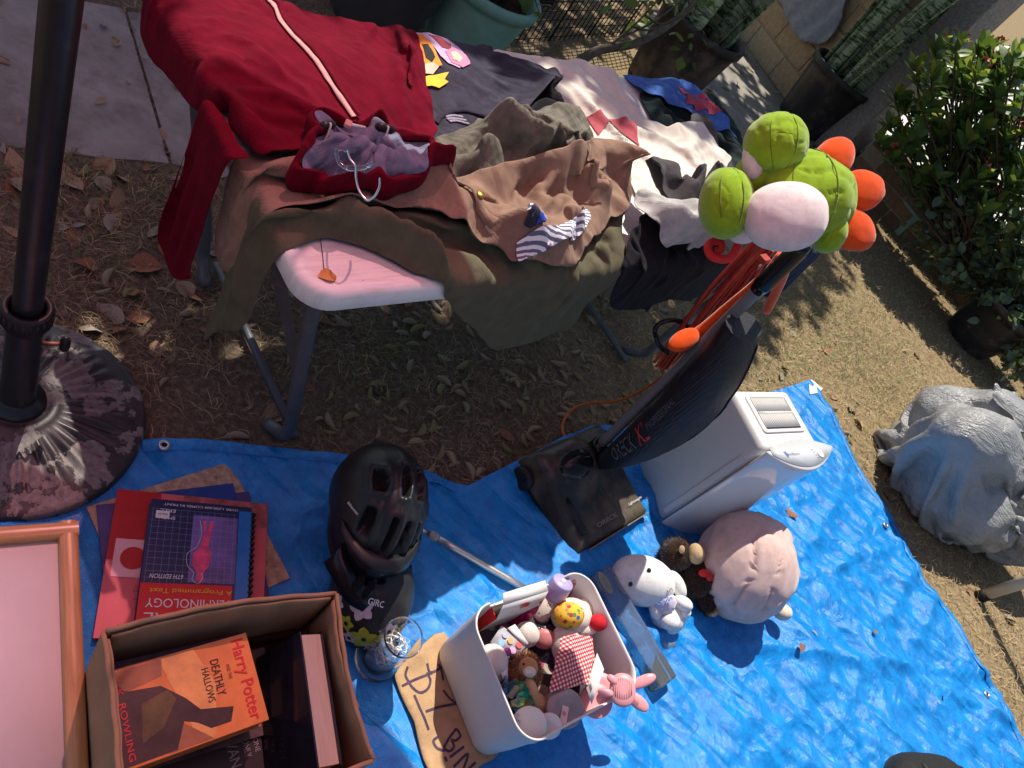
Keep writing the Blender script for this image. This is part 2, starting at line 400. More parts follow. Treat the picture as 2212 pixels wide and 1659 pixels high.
# white metal railing at the far corner
rail = thing('metal_railing', 'pale grey metal railing standing beyond the flowering shrub', 'railing', (*(L0+nv*1.0+ld*.55), .3), axes(x=(*ld, 0), z=(0, 0, 1)))
rm_ = mat('pale grey painted steel', (.55, .56, .58), .45, .08, 20, .2, 200)
for z in (.12, .55, .98):
    t = MB(); t.box((1.5, 0, z), (3.0, .04, .05)); t.build('rail_bar', rm_, rail, bevel=.004)
for k in range(13):
    t = MB(); t.box((k*.25, .03, .52), (.022, .018, 1.04)); t.build('upright', rm_, rail, bevel=.003)

# ---- pots and plants
def pot(parent, r0, r1, h, m, name='pot', lip=.018, seg=48, soil=True):
    t = MB(); n = 10
    prof = [(0, .0), (r0*.96, 0), (r0, .012)]+[(r0+(r1-r0)*k/n, .012+(h-.062)*k/n) for k in range(1, n+1)]
    prof += [(r1+lip, h-.048), (r1+lip*1.15, h-.004), (r1+lip*.7, h+.004), (r1-.004, h), (r1-.012, h-.03), (r1-.02, h-.1), (r1-.04, h*.3)]
    t.lathe(prof, seg); o = t.build(name, m, parent)
    if soil:
        s = MB(); a = np.linspace(0, 1, 9); th = np.linspace(0, 2*np.pi, 33)
        G_ = np.stack([np.outer(a, np.cos(th))*(r1-.015), np.outer(a, np.sin(th))*(r1-.015), h-.07+.02*(fbm(np.c_[np.outer(a, np.cos(th)).ravel(), np.outer(a, np.sin(th)).ravel()], 5, 4)-.5).reshape(9, 33)], -1)
        s.grid(G_); s.build('soil', mat('potting soil', (.045, .03, .02), .95, .3, 80, .8, 200, .1), parent)
    return o
black_pot = mat('black nursery plastic', (.022, .022, .024), .42, .2, 12, .25, 120, .4, dirt=((.09, .07, .055), 5, .25))
dusty_pot = mat('dusty black plastic', (.04, .034, .03), .6, .3, 8, .3, 90, .35, dirt=((.17, .12, .085), 3.2, .62))
def snake_mat():
    m, nt, b = nodes_of('snake plant leaf'); tc = nt.nodes.new('ShaderNodeTexCoord'); mp = nt.nodes.new('ShaderNodeMapping'); mp.inputs['Scale'].default_value = (1, 1, 5.5)
    nt.links.new(tc.outputs['Object'], mp.inputs[0]); n = nt.nodes.new('ShaderNodeTexNoise'); n.inputs['Scale'].default_value = 8; n.inputs['Detail'].default_value = 5; n.inputs['Roughness'].default_value = .72; n.inputs['Distortion'].default_value = 1.2
    nt.links.new(mp.outputs[0], n.inputs['Vector'])
    o = ramp(nt, n.outputs['Fac'], [(.42, (.06, .10, .045)), (.46, (.15, .21, .09)), (.50, (.48, .55, .33)), (.68, (.68, .72, .52))])
    oi = nt.nodes.new('ShaderNodeObjectInfo'); rv = ramp(nt, oi.outputs['Random'], [(0, (.55, .6, .55)), (1, (1.0, 1.0, .95))]); mm = nt.nodes.new('ShaderNodeMixRGB'); mm.blend_type = 'MULTIPLY'; mm.inputs[0].default_value = 1; nt.links.new(o, mm.inputs[1]); nt.links.new(rv, mm.inputs[2])
    nt.links.new(mm.outputs[0], b.inputs['Base Color']); b.inputs['Roughness'].default_value = .45; return m
SNAKE = snake_mat()
def snake_plant(px, py, h, r0, r1, pm, n, label, potm, tall=1.15, seed=1, twist=0.):
    c = U(px, py); th = thing('snake_plant', label, 'plant', (c[0], c[1], .014), twist)
    pot(th, r0, r1, h, potm); r_ = np.random.default_rng(seed)
    for k in range(n):
        a = r_.uniform(0, 2*np.pi); rad = r1*.78*math.sqrt(r_.uniform(0, 1)); L = tall*r_.uniform(.65, 1.05); w0 = r_.uniform(.034, .052)
        lean = r_.uniform(.04, .2); az = a+r_.normal(0, .5); face = r_.uniform(0, np.pi); m_ = 12
        t = np.linspace(0, 1, m_); ctr = np.c_[np.cos(a)*rad+np.cos(az)*lean*L*t**1.6, np.sin(a)*rad+np.sin(az)*lean*L*t**1.6, h-.08+L*t]
        wd_ = w0*(.75+.6*np.sin(np.pi*np.clip(t*.85+.08, 0, 1)))*np.clip((1-t)*7, .08, 1)**.7
        fd = np.c_[np.cos(face+.7*t), np.sin(face+.7*t), 0*t]; nd = np.c_[-fd[:, 1], fd[:, 0], 0*t]
        rows = [ctr+fd*(wd_*s)[:, None]+nd*(wd_*cv)[:, None] for s, cv in ((-1, .32), (-.55, .06), (0, -.06), (.55, .06), (1, .32))]
        mb_ = MB(); mb_.grid(np.stack(rows, 1)); mb_.build('leaf', SNAKE, th, solid=.004, soff=0)
    return th
snake_plant(1415, 190, .46, .21, .27, None, 18, 'tall mottled snake plant in a dusty brown-black pot beside the white shirt', dusty_pot, 1.2, 3)
snake_plant(1722, 268, .46, .20, .26, None, 22, 'tall mottled snake plant in a clean black pot below the hanging grey towel', black_pot, 1.35, 8)

def leaf_mat(name, c, tip=None, tr=.35, rough=.45):
    if name in _mats: return _mats[name]
    m, nt, b = nodes_of(name); f = noise_node(nt, 9, 3); c = np.array(c)
    o = ramp(nt, f, [(.35, c*.6), (.65, c*1.35)]); nt.links.new(o, b.inputs['Base Color']); b.inputs['Roughness'].default_value = rough
    out = nt.nodes['Material Output']; t = nt.nodes.new('ShaderNodeBsdfTranslucent'); t.inputs[0].default_value = (*(tip if tip is not None else c*np.array([2.2, 2.4, .9])), 1)
    mx = nt.nodes.new('ShaderNodeMixShader'); mx.inputs[0].default_value = tr
    nt.links.new(b.outputs[0], mx.inputs[1]); nt.links.new(t.outputs[0], mx.inputs[2]); nt.links.new(mx.outputs[0], out.inputs[0]); _mats[name] = m; return m
def leaf_shape(L, w, cup=.12, droop=.15, n=5, tip=1.0, belly=.55):
    "strip of quads along +x; returns (2n+n) verts"
    t = np.linspace(0, 1, n); h = w*L*np.sin(np.pi*np.clip(t**(.8+belly*.5), 0, 1))**.75; h[0] = w*L*.12; h[-1] = w*L*.03
    z = -droop*L*t**2; mid = np.c_[L*t, 0*t, z-cup*w*0]; l = np.c_[L*t, h, z+cup*h]; r = np.c_[L*t, -h, z+cup*h]
    v = np.stack([l, mid, r], 1).reshape(-1, 3); f = []
    for i in range(n-1):
        for k in range(2): f.append((i*3+k, i*3+k+1, i*3+3+k+1, i*3+3+k))
    return v, f
def scatter_leaves(frames, v, f):
    "frames: list of (origin, 3x3, scale)"
    V_ = []; F_ = []; n = len(v)
    for k, (o, m, s) in enumerate(frames): V_.append((v*s) @ np.asarray(m).T+o); F_ += [[i+k*n for i in q] for q in f]
    return np.concatenate(V_), F_
def frame_from(d, up=(0, 0, 1), roll=0.):
    x = unit(d); y = np.cross(up, x); y = y/(np.linalg.norm(y)+1e-9); z = np.cross(x, y); c, s = math.cos(roll), math.sin(roll)
    return np.stack([x, y*c+z*s, -y*s+z*c], 1)
def rosette_shrub(base, tips, label, name, Lr, w, nl, leaf_ms, stem_m, flower_m=None, seed=0, up=.55, young=.2):
    r_ = np.random.default_rng(seed); th = thing(name, label, 'shrub', base); st = MB()
    groups = [[] for _ in leaf_ms]; lv, lf = leaf_shape(1, w); fl = []
    for tp in tips:
        tp = np.asarray(tp, float); p0 = V3(r_.normal(0, .05), r_.normal(0, .05), 0); mid = (p0+tp)/2+r_.normal(0, .06, 3)
        path = curve_pts([p0, mid, tp], 10); st.tube(path, np.linspace(.011, .005, 10), 5)
        d0 = unit(path[-1]-path[-2])
        for ring in range(nl):
            a = ring*2.4+r_.uniform(0, .4); el = .1+.85*(ring/nl)+r_.normal(0, .12)
            hx = np.array([math.cos(a), math.sin(a), 0]); d = unit(hx*math.cos(el*up*2.3)+V3(0, 0, math.sin(el*up*2.3))+.25*d0)
            o = tp-d0*(1-ring/nl)*.10; gi = len(leaf_ms)-1 if (ring > nl*.72 and r_.random() < .55+young) else r_.integers(0, max(1, len(leaf_ms)-1))
            groups[gi].append((o, frame_from(d, roll=r_.normal(0, .35)), r_.uniform(*Lr)*(1-.35*ring/nl)))
        if flower_m and r_.random() < .45:
            for q in range(r_.integers(2, 5)):
                c = tp+V3(r_.normal(0, .025), r_.normal(0, .025), .05+r_.uniform(0, .04)); fl.append(c)
    for gi, gr in enumerate(groups):
        if gr:
            v, f = scatter_leaves(gr, lv, lf); mk('crown' if gi == 0 else 'foliage', v, f, leaf_ms[gi], th)
    st.build('stems', stem_m, th)
    if fl:
        for c in fl:
            n = 16; a = np.arange(n)/n*2*np.pi; rr = .010+.008*np.cos(a*2)**2; b = MB(); tl = Euler((r_.normal(0, .5), r_.normal(0, .5), r_.uniform(0, 3))).to_matrix()
            v = np.r_[np.c_[np.cos(a)*rr, np.sin(a)*rr, .006*np.cos(a*2)], [[0, 0, -.002]]] @ np.array(tl).T+c; b.add(v, [(i, (i+1) % n, n) for i in range(n)]); b.build('flower', flower_m, th)
    return th
stem_m = mat('brown stem', (.09, .065, .045), .9, .3, 40, .5, 200, .1)
# crown-of-thorns shrub: tips spread over the outline it has in the picture
tips = []; r_ = np.random.default_rng(21)
bs = U(2075, 560, .3); bs[2] = .3
plane_n = unit(np.array([bs[0], bs[1], -.25]))
outl = [(1885, 300), (1900, 215), (1960, 150), (2010, 70), (2060, 55), (2110, 60), (2160, 90), (2230, 110), (2240, 300), (2230, 440), (2140, 470), (2060, 460), (1990, 430), (1930, 390), (1890, 360)]
while len(tips) < 118:
    q = r_.uniform((1880, 40), (2240, 480))
    if in_poly([q], outl)[0]:
        w_ = Upl(q[0], q[1], bs+V3(0, 0, .4)+V3(*(unit(bs[:2])*r_.uniform(-.3, .35)), 0), plane_n)-bs
        if all(np.linalg.norm(w_-t_) > .05 for t_ in tips): tips.append(w_)
rosette_shrub(tuple(bs), tips, 'flowering shrub with glossy oblong leaves and small coral red blooms', 'flowering_shrub', (.12, .19), .21, 12,
              [leaf_mat('deep green leaf', (.09, .16, .055), (.16, .24, .03), .3, .38), leaf_mat('mid green leaf', (.12, .21, .06), (.2, .28, .03), .3, .38), leaf_mat('young lime leaf', (.16, .24, .04), (.42, .5, .06), .45, .4)], stem_m,
              mat('coral petal', (.55, .09, .08), .6, .2, 60), 4)
# small round-leaved shrub in the black pot
p3 = U(2085, 735); sh = thing('potted_shrub', 'small round-leaved shrub in a black pot at the right edge', 'shrub', (p3[0], p3[1], 0))
pot(sh, .17, .24, .36, black_pot)
lv, lf = leaf_shape(1, .33, .1, .1, 5, belly=0); r_ = np.random.default_rng(5); grp = [[], [], []]; st = MB()
outl = [(1945, 560), (1950, 480), (1975, 420), (2060, 390), (2130, 370), (2230, 370), (2240, 860), (2150, 830), (2120, 770), (2090, 690), (2040, 640), (1990, 600)]
cnt = 0; sb = np.array([p3[0], p3[1], 0.])
pn = unit(np.array([p3[0], p3[1], -.35]))
while cnt < 170:
    q = r_.uniform((1940, 365), (2240, 860))
    if not in_poly([q], outl)[0]: continue
    tp = Upl(q[0], q[1], sb+V3(0, 0, .5)+V3(*(unit(sb[:2])*r_.uniform(-.28, .25)), 0), pn)-sb; cnt += 1
    if tp[2] < .1: tp[2] = .1
    p0 = V3(r_.normal(0, .06), r_.normal(0, .06), .3); mid = (p0+tp)/2+V3(0, 0, .08)+r_.normal(0, .04, 3)
    path = curve_pts([p0, mid, tp], 14); st.tube(path, np.linspace(.006, .0018, 14), 4)
    for i in range(5, 14):
        for sd in (-1, 1):
            if r_.random() < .12: continue
            d = unit(np.gradient(path, axis=0)[i]+sd*unit(r_.normal(0, 1, 3))*1.2+V3(0, 0, .5)); grp[int(r_.random()*3)].append((path[i], frame_from(d, roll=r_.normal(0, .6)), r_.uniform(.042, .082)))
for gi, m_ in enumerate([leaf_mat('grey green leaf', (.11, .165, .095), (.16, .24, .05), .22, .33), leaf_mat('blue green leaf', (.09, .145, .10), (.14, .2, .05), .2, .3), leaf_mat('olive leaf', (.14, .19, .07), (.26, .32, .05), .3, .36)]):
    v, f = scatter_leaves(grp[gi], lv, lf); mk('crown' if gi == 0 else 'foliage', v, f, m_, sh)
st.build('stems', stem_m, sh)
t_ = MB()
for k in range(9):
    v, f = leaf_shape(.09, .45, .2, -.1); a = r_.uniform(0, 6.28); t_.add(v @ frame_from((math.cos(a), math.sin(a), .1), roll=r_.normal(0, .4)).T+V3(r_.uniform(-.14, .14), r_.uniform(-.14, .14), .33), f)
t_.build('dead_leaves', mat('dry brown leaf', (.3, .17, .08), .8, .3, 30), sh)

# pots behind the table
def small_pot_plant(px, py, h, r0, r1, pm, label, leafm, n, L, seed, spread=.25, name='potted_plant', wl=.28):
    c = U(px, py); th = thing(name, label, 'plant', (c[0], c[1], 0)); pot(th, r0, r1, h, pm); r_ = np.random.default_rng(seed); fr = []; st = MB()
    for k in range(n):
        a = r_.uniform(0, 6.28); tp = V3(math.cos(a)*spread*r_.uniform(.3, 1.2), math.sin(a)*spread*r_.uniform(.3, 1.2), h+r_.uniform(.02, .3)); p0 = V3(r_.normal(0, .05), r_.normal(0, .05), h-.06)
        path = curve_pts([p0, (p0+tp)/2+V3(0, 0, .08), tp], 8); st.tube(path, np.linspace(.005, .002, 8), 4)
        for i in range(3, 8):
            d = unit(r_.normal(0, 1, 3)+V3(0, 0, .2)); fr.append((path[i], frame_from(d, roll=r_.normal(0, .5)), L*r_.uniform(.6, 1.1)))
    v, f = scatter_leaves(fr, *leaf_shape(1, wl)); mk('crown', v, f, leafm, th); st.build('stems', stem_m, th); return th
small_pot_plant(985, 105, .36, .17, .235, mat('mint green plastic', (.2, .42, .34), .5, .12, 10, .1, 60, .4), 'leafy plant in a mint green pot behind the navy shirt', leaf_mat('fresh green leaf', (.1, .19, .04), (.3, .4, .06), .35), 26, .10, 3)
small_pot_plant(800, 40, .34, .19, .25, mat('charcoal plastic pot', (.045, .047, .05), .5, .15, 10, .1, 60, .4), 'leafy plant in a wide charcoal pot behind the red jacket', leaf_mat('fresh green leaf', (.1, .19, .04)), 12, .09, 6)
small_pot_plant(1165, -10, .2, .1, .13, black_pot, 'small plant with thin dark red leaves beside the wire fence', leaf_mat('dark red leaf', (.16, .02, .035), (.4, .03, .06), .3), 18, .09, 12, .2, wl=.13)

# wire mesh fence panel
fa, fb = U(1090, 95)[:2], U(1350, 75)[:2]; fd = unit(fb-fa); fl = float(np.hypot(*(fb-fa)))
fen = thing('wire_fence', 'black wire grid fence panel behind the pots', 'fence', (*fa, 0), axes(x=(*fd, 0), z=(0, 0, 1)))
wm = mat('black coated wire', (.015, .015, .017), .5, .1)
for k in range(int(fl/.055)+1):
    t = MB(); t.tube([(k*.055, 0, .0), (k*.055, 0, .62)], .0032 if k % 8 else .006, 6); t.build('wire', wm, fen)
for k in range(12):
    t = MB(); t.tube([(0, .004, .02+k*.055), (fl, .004, .02+k*.055)], .0032, 6); t.build('wire', wm, fen)
# bare woody stem in front of it
c = U(1225, 150); bt = thing('bare_stem', 'thick bare woody stem with a few leaves behind the white shirt', 'plant', (c[0], c[1], 0))
t = MB(); t.tube(curve_pts([(0, 0, 0), (.06, .1, .15), (.2, .16, .3), (.28, .3, .5), (.3, .3, .75)], 18), np.linspace(.03, .012, 18), 8)
for q in range(7):
    z0 = .1+.08*q; p0 = np.array([.06+.25*z0, .1+.25*z0, z0+.08]); d = unit(np.random.default_rng(q).normal(0, 1, 3)+V3(.3, 0, .8)); t.tube(curve_pts([p0, p0+d*.2, p0+d*.35+V3(0, 0, .12)], 8), np.linspace(.008, .003, 8), 5)
t.build('trunk', mat('grey bark', (.17, .14, .11), .95, .3, 30, .9, 120, .1), bt)
fr = []; r_ = np.random.default_rng(2)
for q in range(60):
    fr.append((V3(r_.uniform(0, .5), r_.uniform(-.05, .5), r_.uniform(.3, .75)), frame_from(unit(r_.normal(0, 1, 3)), roll=r_.normal(0, .5)), r_.uniform(.04, .085)))
v, f = scatter_leaves(fr, *leaf_shape(1, .25)); mk('crown', v, f, leaf_mat('fresh green leaf', (.1, .19, .04)), bt)

# pale green tray lying by the low wall
c = U(1875, 440); tr = thing('plastic_tray', 'pale green plastic planter tray by the low wall behind the green plush hat', 'tray', (c[0]-.05, c[1]+.1, 0), axes(x=unit((*(U(1935, 425)-U(1845, 310))[:2], 0)), z=(0, 0, 1)))
gm = mat('pale green plastic', (.2, .34, .27), .55, .12, 12, .1, 80); t = MB()
t.box((0, 0, .1), (.85, .02, .17)); t.box((0, .24, .1), (.85, .02, .17)); t.box((0, .12, .016), (.85, .24, .02)); t.build('trough', gm, tr, bevel=.004)
t = MB(); t.box((0, -.005, .195), (.89, .075, .022)); t.build('rim', gm, tr, bevel=.004); t = MB(); t.box((0, .245, .195), (.89, .06, .022)); t.build('rim', gm, tr, bevel=.004)

# towel hanging over the block wall
twc = Upl(1748, 50, np.array([*(W0+wnrm*.1), 0]), np.array([*wnrm, 0])); tw = thing('towel', 'faded grey towel hanging over the tan block wall', 'towel', tuple(twc), axes(x=(*wd, 0), z=(0, 0, 1)))
tw_inv = np.array(basis_of(tw).inverted()); pts = []
for q in ((1688, -60), (1690, 5), (1702, 40), (1716, 66), (1727, 84), (1742, 94), (1765, 97), (1790, 94), (1806, 72), (1822, 40), (1850, -60)):
    p_ = Upl(q[0], q[1], np.array([*(W0+wnrm*.1), 0]), np.array([*wnrm, 0])); l_ = tw_inv[:3, :3] @ p_+tw_inv[:3, 3]; pts.append((l_[0], l_[2]))
v, f = mesh_poly(pts, .025)
yy = .022*(np.sin(v[:, 0]*38+1.5*np.sin(v[:, 1]*6))+.6*fbm(v, 12, 2))*np.clip(1-(v[:, 1]-min(q[1] for q in pts))*0, .3, 1)
mk('towel_cloth', np.c_[v[:, 0], (yy*.5+.02)*FY, v[:, 1]], f, cloth_mat('grey towel cloth', (.27, .29, .33)), tw, solid=.006)
# ============================================================ TABLE
TZ = .74; TL, TW = 1.86, .76
TA = U(667, 645, TZ); _ta = R(65.2)
E1 = np.array([math.cos(_ta), math.sin(_ta)]); E2 = np.array([-E1[1], E1[0]])     # along the table, and away from the camera
tab = thing('folding_table', 'worn white plastic folding table with grey metal legs under the pile of clothes', 'table', (TA[0], TA[1], 0), axes(x=(*E1, 0), z=(0, 0, 1)))
def to_st(p): q = np.atleast_2d(p)[:, :2]-TA[:2]; return np.c_[q@E1, q@E2]
def to_w(st): st = np.atleast_2d(st); return TA[:2]+st[:, :1]*E1+st[:, 1:2]*E2
def rrect(x0, y0, x1, y1, r, n=8):
    out = []
    for cx, cy, a0 in ((x1-r, y0+r, -90), (x1-r, y1-r, 0), (x0+r, y1-r, 90), (x0+r, y0+r, 180)):
        for k in range(n+1): a = R(a0+90*k/n); out.append((cx+r*math.cos(a), cy+r*math.sin(a)))
    return out
def tabletop():
    b = MB(); rings = []
    for ins, z, rr in ((.012, .688, .05), (.0, .70, .06), (.0, .728, .06), (.004, .736, .056), (.012, .740, .05), (.026, .7395, .04), (.03, .737, .035)):
        rings.append(np.c_[np.array(rrect(ins, ins, TL-ins, TW-ins, rr)), np.full(36, z)])
    n = 36; f = []
    for i in range(len(rings)-1):
        for k in range(n): f.append((i*n+k, i*n+(k+1) % n, (i+1)*n+(k+1) % n, (i+1)*n+k))
    f.append(tuple((len(rings)-1)*n+k for k in range(n))); f.append(tuple(range(n))[::-1])
    b.add(np.concatenate(rings), f); return b
def worn_white():
    m, nt, b = nodes_of('worn white plastic')
    f1 = noise_node(nt, 12, 6, .7, stretch=(1, 9, 1)); f2 = noise_node(nt, 38, 6, .8, stretch=(.5, 2.5, 3)); f3 = noise_node(nt, 5, 5, .6)
    c = ramp(nt, f1, [(.3, (.62, .6, .57)), (.55, (.78, .77, .75))]); k = ramp(nt, f2, [(.62, (0, 0, 0)), (.74, (.75, .75, .75))]); k3 = ramp(nt, f3, [(.4, (.25, .25, .25)), (.7, (1, 1, 1))])
    mm = nt.nodes.new('ShaderNodeMixRGB'); mm.blend_type = 'MULTIPLY'; mm.inputs[0].default_value = 1; nt.links.new(k, mm.inputs[1]); nt.links.new(k3, mm.inputs[2])
    mx = nt.nodes.new('ShaderNodeMixRGB'); nt.links.new(mm.outputs[0], mx.inputs[0]); nt.links.new(c, mx.inputs[1]); mx.inputs[2].default_value = (.2, .15, .11, 1)
    nt.links.new(mx.outputs[0], b.inputs['Base Color']); b.inputs['Roughness'].default_value = .55
    bn = nt.nodes.new('ShaderNodeBump'); bn.inputs['Strength'].default_value = .3; bn.inputs['Distance'].default_value = .001; nt.links.new(f2, bn.inputs['Height']); nt.links.new(bn.outputs[0], b.inputs['Normal']); return m
top = tabletop().build('tabletop', worn_white(), tab)
dark = mat('dark chip', (.02, .018, .016), .8, .1)
def flat_patch(poly, z, m, name, parent):
    v, f = mesh_poly(poly, .01); return mk(name, np.c_[v, np.full(len(v), z)], f, m, parent)
def stp(x, y, z=TZ): return to_st(U(x, y, z))[0]
flat_patch([stp(*q) for q in ((784, 603), (789, 605), (797, 604), (803, 607), (812, 609), (808, 612), (799, 613), (792, 609), (786, 608))], .7384, dark, 'chip', top)
t = MB(); t.tube(curve_pts([(*stp(690, 500), .7385), (*stp(697, 545), .7388), (*stp(701, 590), .7386), (*stp(702, 613), .7385)], 20), .0006, 5); t.build('crack', dark, top)
v, f = leaf_shape(.035, .4, .3, .1); o_ = stp(705, 597)
mk('dry_leaf', v+V3(o_[0]-.015, o_[1], .741), f, mat('orange dry leaf', (.5, .22, .06), .7, .3, 40), None); tag(bpy.data.objects['dry_leaf'], 'small orange dry leaf on the bare table corner', 'leaf')
bpy.data.objects['dry_leaf'].matrix_basis = tab.matrix_basis.copy()
leg_m = mat('grey powder-coated steel', (.085, .09, .1), .42, .12, 30, .15, 300, .5, dirt=((.15, .13, .12), 9, .2))
def leg(s0, t0, s1, t1):
    t = MB(); t.tube(curve_pts([(s0-.03*np.sign(s1-s0), t0+.02, .685), (s0, t0, .66), (s0+.25*(s1-s0), t0+.25*(t1-t0), .5), (s0+.75*(s1-s0), t0+.75*(t1-t0), .2), (s0+.9*(s1-s0), t0+.9*(t1-t0), .07), (s1-.02, t1+.06*np.sign(TW/2-t0), .014)], 26), .016, 14)
    t.build('leg', leg_m, tab)
leg(.075, .075, .235, .10); leg(.075, TW-.075, .235, TW-.10); leg(TL-.075, .075, TL-.2, .10); leg(TL-.075, TW-.075, TL-.2, TW-.10)
for s0, s1 in ((.10, .26), (TL-.10, TL-.26)):
    for t0 in (.105, TW-.105):
        a, b_ = np.array([s0-.05*np.sign(s1-s0), TW/2+(t0-TW/2)*.55, .66]), np.array([s0+.65*(s1-s0)*.6, t0-.006*np.sign(t0-TW/2), .34]); d = b_-a
        t = MB(); t.box((a+b_)/2, (np.linalg.norm(d), .006, .024), axes(x=d, y=np.cross((0, 0, 1), d))); t.build('brace', leg_m, tab, bevel=.001)
    t = MB(); t.tube([(s1, .10, .03), (s1, TW-.10, .03)], .011, 10); t.build('crossbar', leg_m, tab)

# ============================================================ CLOTHES: small cloth solver over the table
CELL = .008; S0, T0 = -.75, -.75; NS, NT = int(3.4/CELL), int(2.3/CELL)
HM = np.full((NS, NT), 0.0)
_s = S0+(np.arange(NS)+.5)*CELL; _t = T0+(np.arange(NT)+.5)*CELL
SS, TT = np.meshgrid(_s, _t, indexing='ij')
ON = (SS > 0) & (SS < TL) & (TT > 0) & (TT < TW)
HM[ON] = TZ
NEAR = (SS > -.035) & (SS < TL+.035) & (TT > -.035) & (TT < TW+.035)
def hm(st, H):
    i = np.clip((st[:, 0]-S0)/CELL-.5, 0, NS-1.001); j = np.clip((st[:, 1]-T0)/CELL-.5, 0, NT-1.001); a = i.astype(int); b = j.astype(int); u = i-a; w = j-b
    return H[a, b]*(1-u)*(1-w)+H[a+1, b]*u*(1-w)+H[a, b+1]*(1-u)*w+H[a+1, b+1]*u*w
def bump(px, py, rs, rt, h, ang=0.):
    "a lump of folded cloth underneath, raised before the next garment falls"
    c = stp(px, py, TZ+.03); ds, dt = SS-c[0], TT-c[1]; ca, sa = math.cos(ang), math.sin(ang); a, b = ds*ca+dt*sa, -ds*sa+dt*ca
    g_ = h*np.exp(-((a/rs)**2+(b/rt)**2)**1.5); k = ON | NEAR & ON; HM[k] = np.maximum(HM[k], TZ+g_[k]) if False else HM[k]+g_[k]*(g_[k] > .001)
def out_st(pts, z=TZ+.02):
    "picture outline -> table coordinates; what lies past an edge is unrolled from the hanging face"
    res = []
    for x, y in pts:
        q = stp(x, y, z)
        if q[1] < -.005:
            n = np.array([*E2, 0]); w = Upl(x, y, np.array([*TA[:2], 0])-n*.012, n); q = np.array([to_st(w)[0][0], -(TZ-w[2])*.52])
        elif q[0] < -.005:
            n = np.array([*E1, 0]); w = Upl(x, y, np.array([*TA[:2], 0])-n*.012, n); q = np.array([-(TZ-w[2])*.70, to_st(w)[0][1]])
        res.append(q)
    return np.array(res)
def edges_of(f):
    e = np.sort(np.r_[f[:, [0, 1]], f[:, [1, 2]], f[:, [2, 0]]], 1); return np.unique(e, axis=0)
def bend_pairs(f):
    d = {}
    for a, b, c in f.tolist():
        for u, w, o in ((a, b, c), (b, c, a), (c, a, b)): d.setdefault((min(u, w), max(u, w)), []).append(o)
    return np.array([v for v in d.values() if len(v) == 2])
def folds(v, a, exdir, seed, poly):
    "creases: stretched, warped ridges in a few directions"
    d0 = R(exdir if exdir is not None else 30); wv = np.c_[fbm(v, 5, seed+1, 2), fbm(v, 5, seed+2, 2)]-.5; z = np.zeros(len(v))
    for k, (da, w, fa, fx) in enumerate(((0, 1.0, 3.2, 15), (.75, .6, 4, 20), (-.6, .5, 3.5, 24), (.3, .28, 9, 46))):
        c, s_ = math.cos(d0+da), math.sin(d0+da); q = v+wv*.16; al = (q[:, 0]*-s_+q[:, 1]*c)*fa; ac = (q[:, 0]*c+q[:, 1]*s_)*fx
        m = np.clip(fbm(v, 3.5, seed+20+k, 2)*2.6-.75, 0, 1); r = ridge(np.c_[al, ac], 1, seed+5+k); z += w*m*r**2*1.5
    return a*z*np.clip(poly_dist(v, poly)/.03, .35, 1)
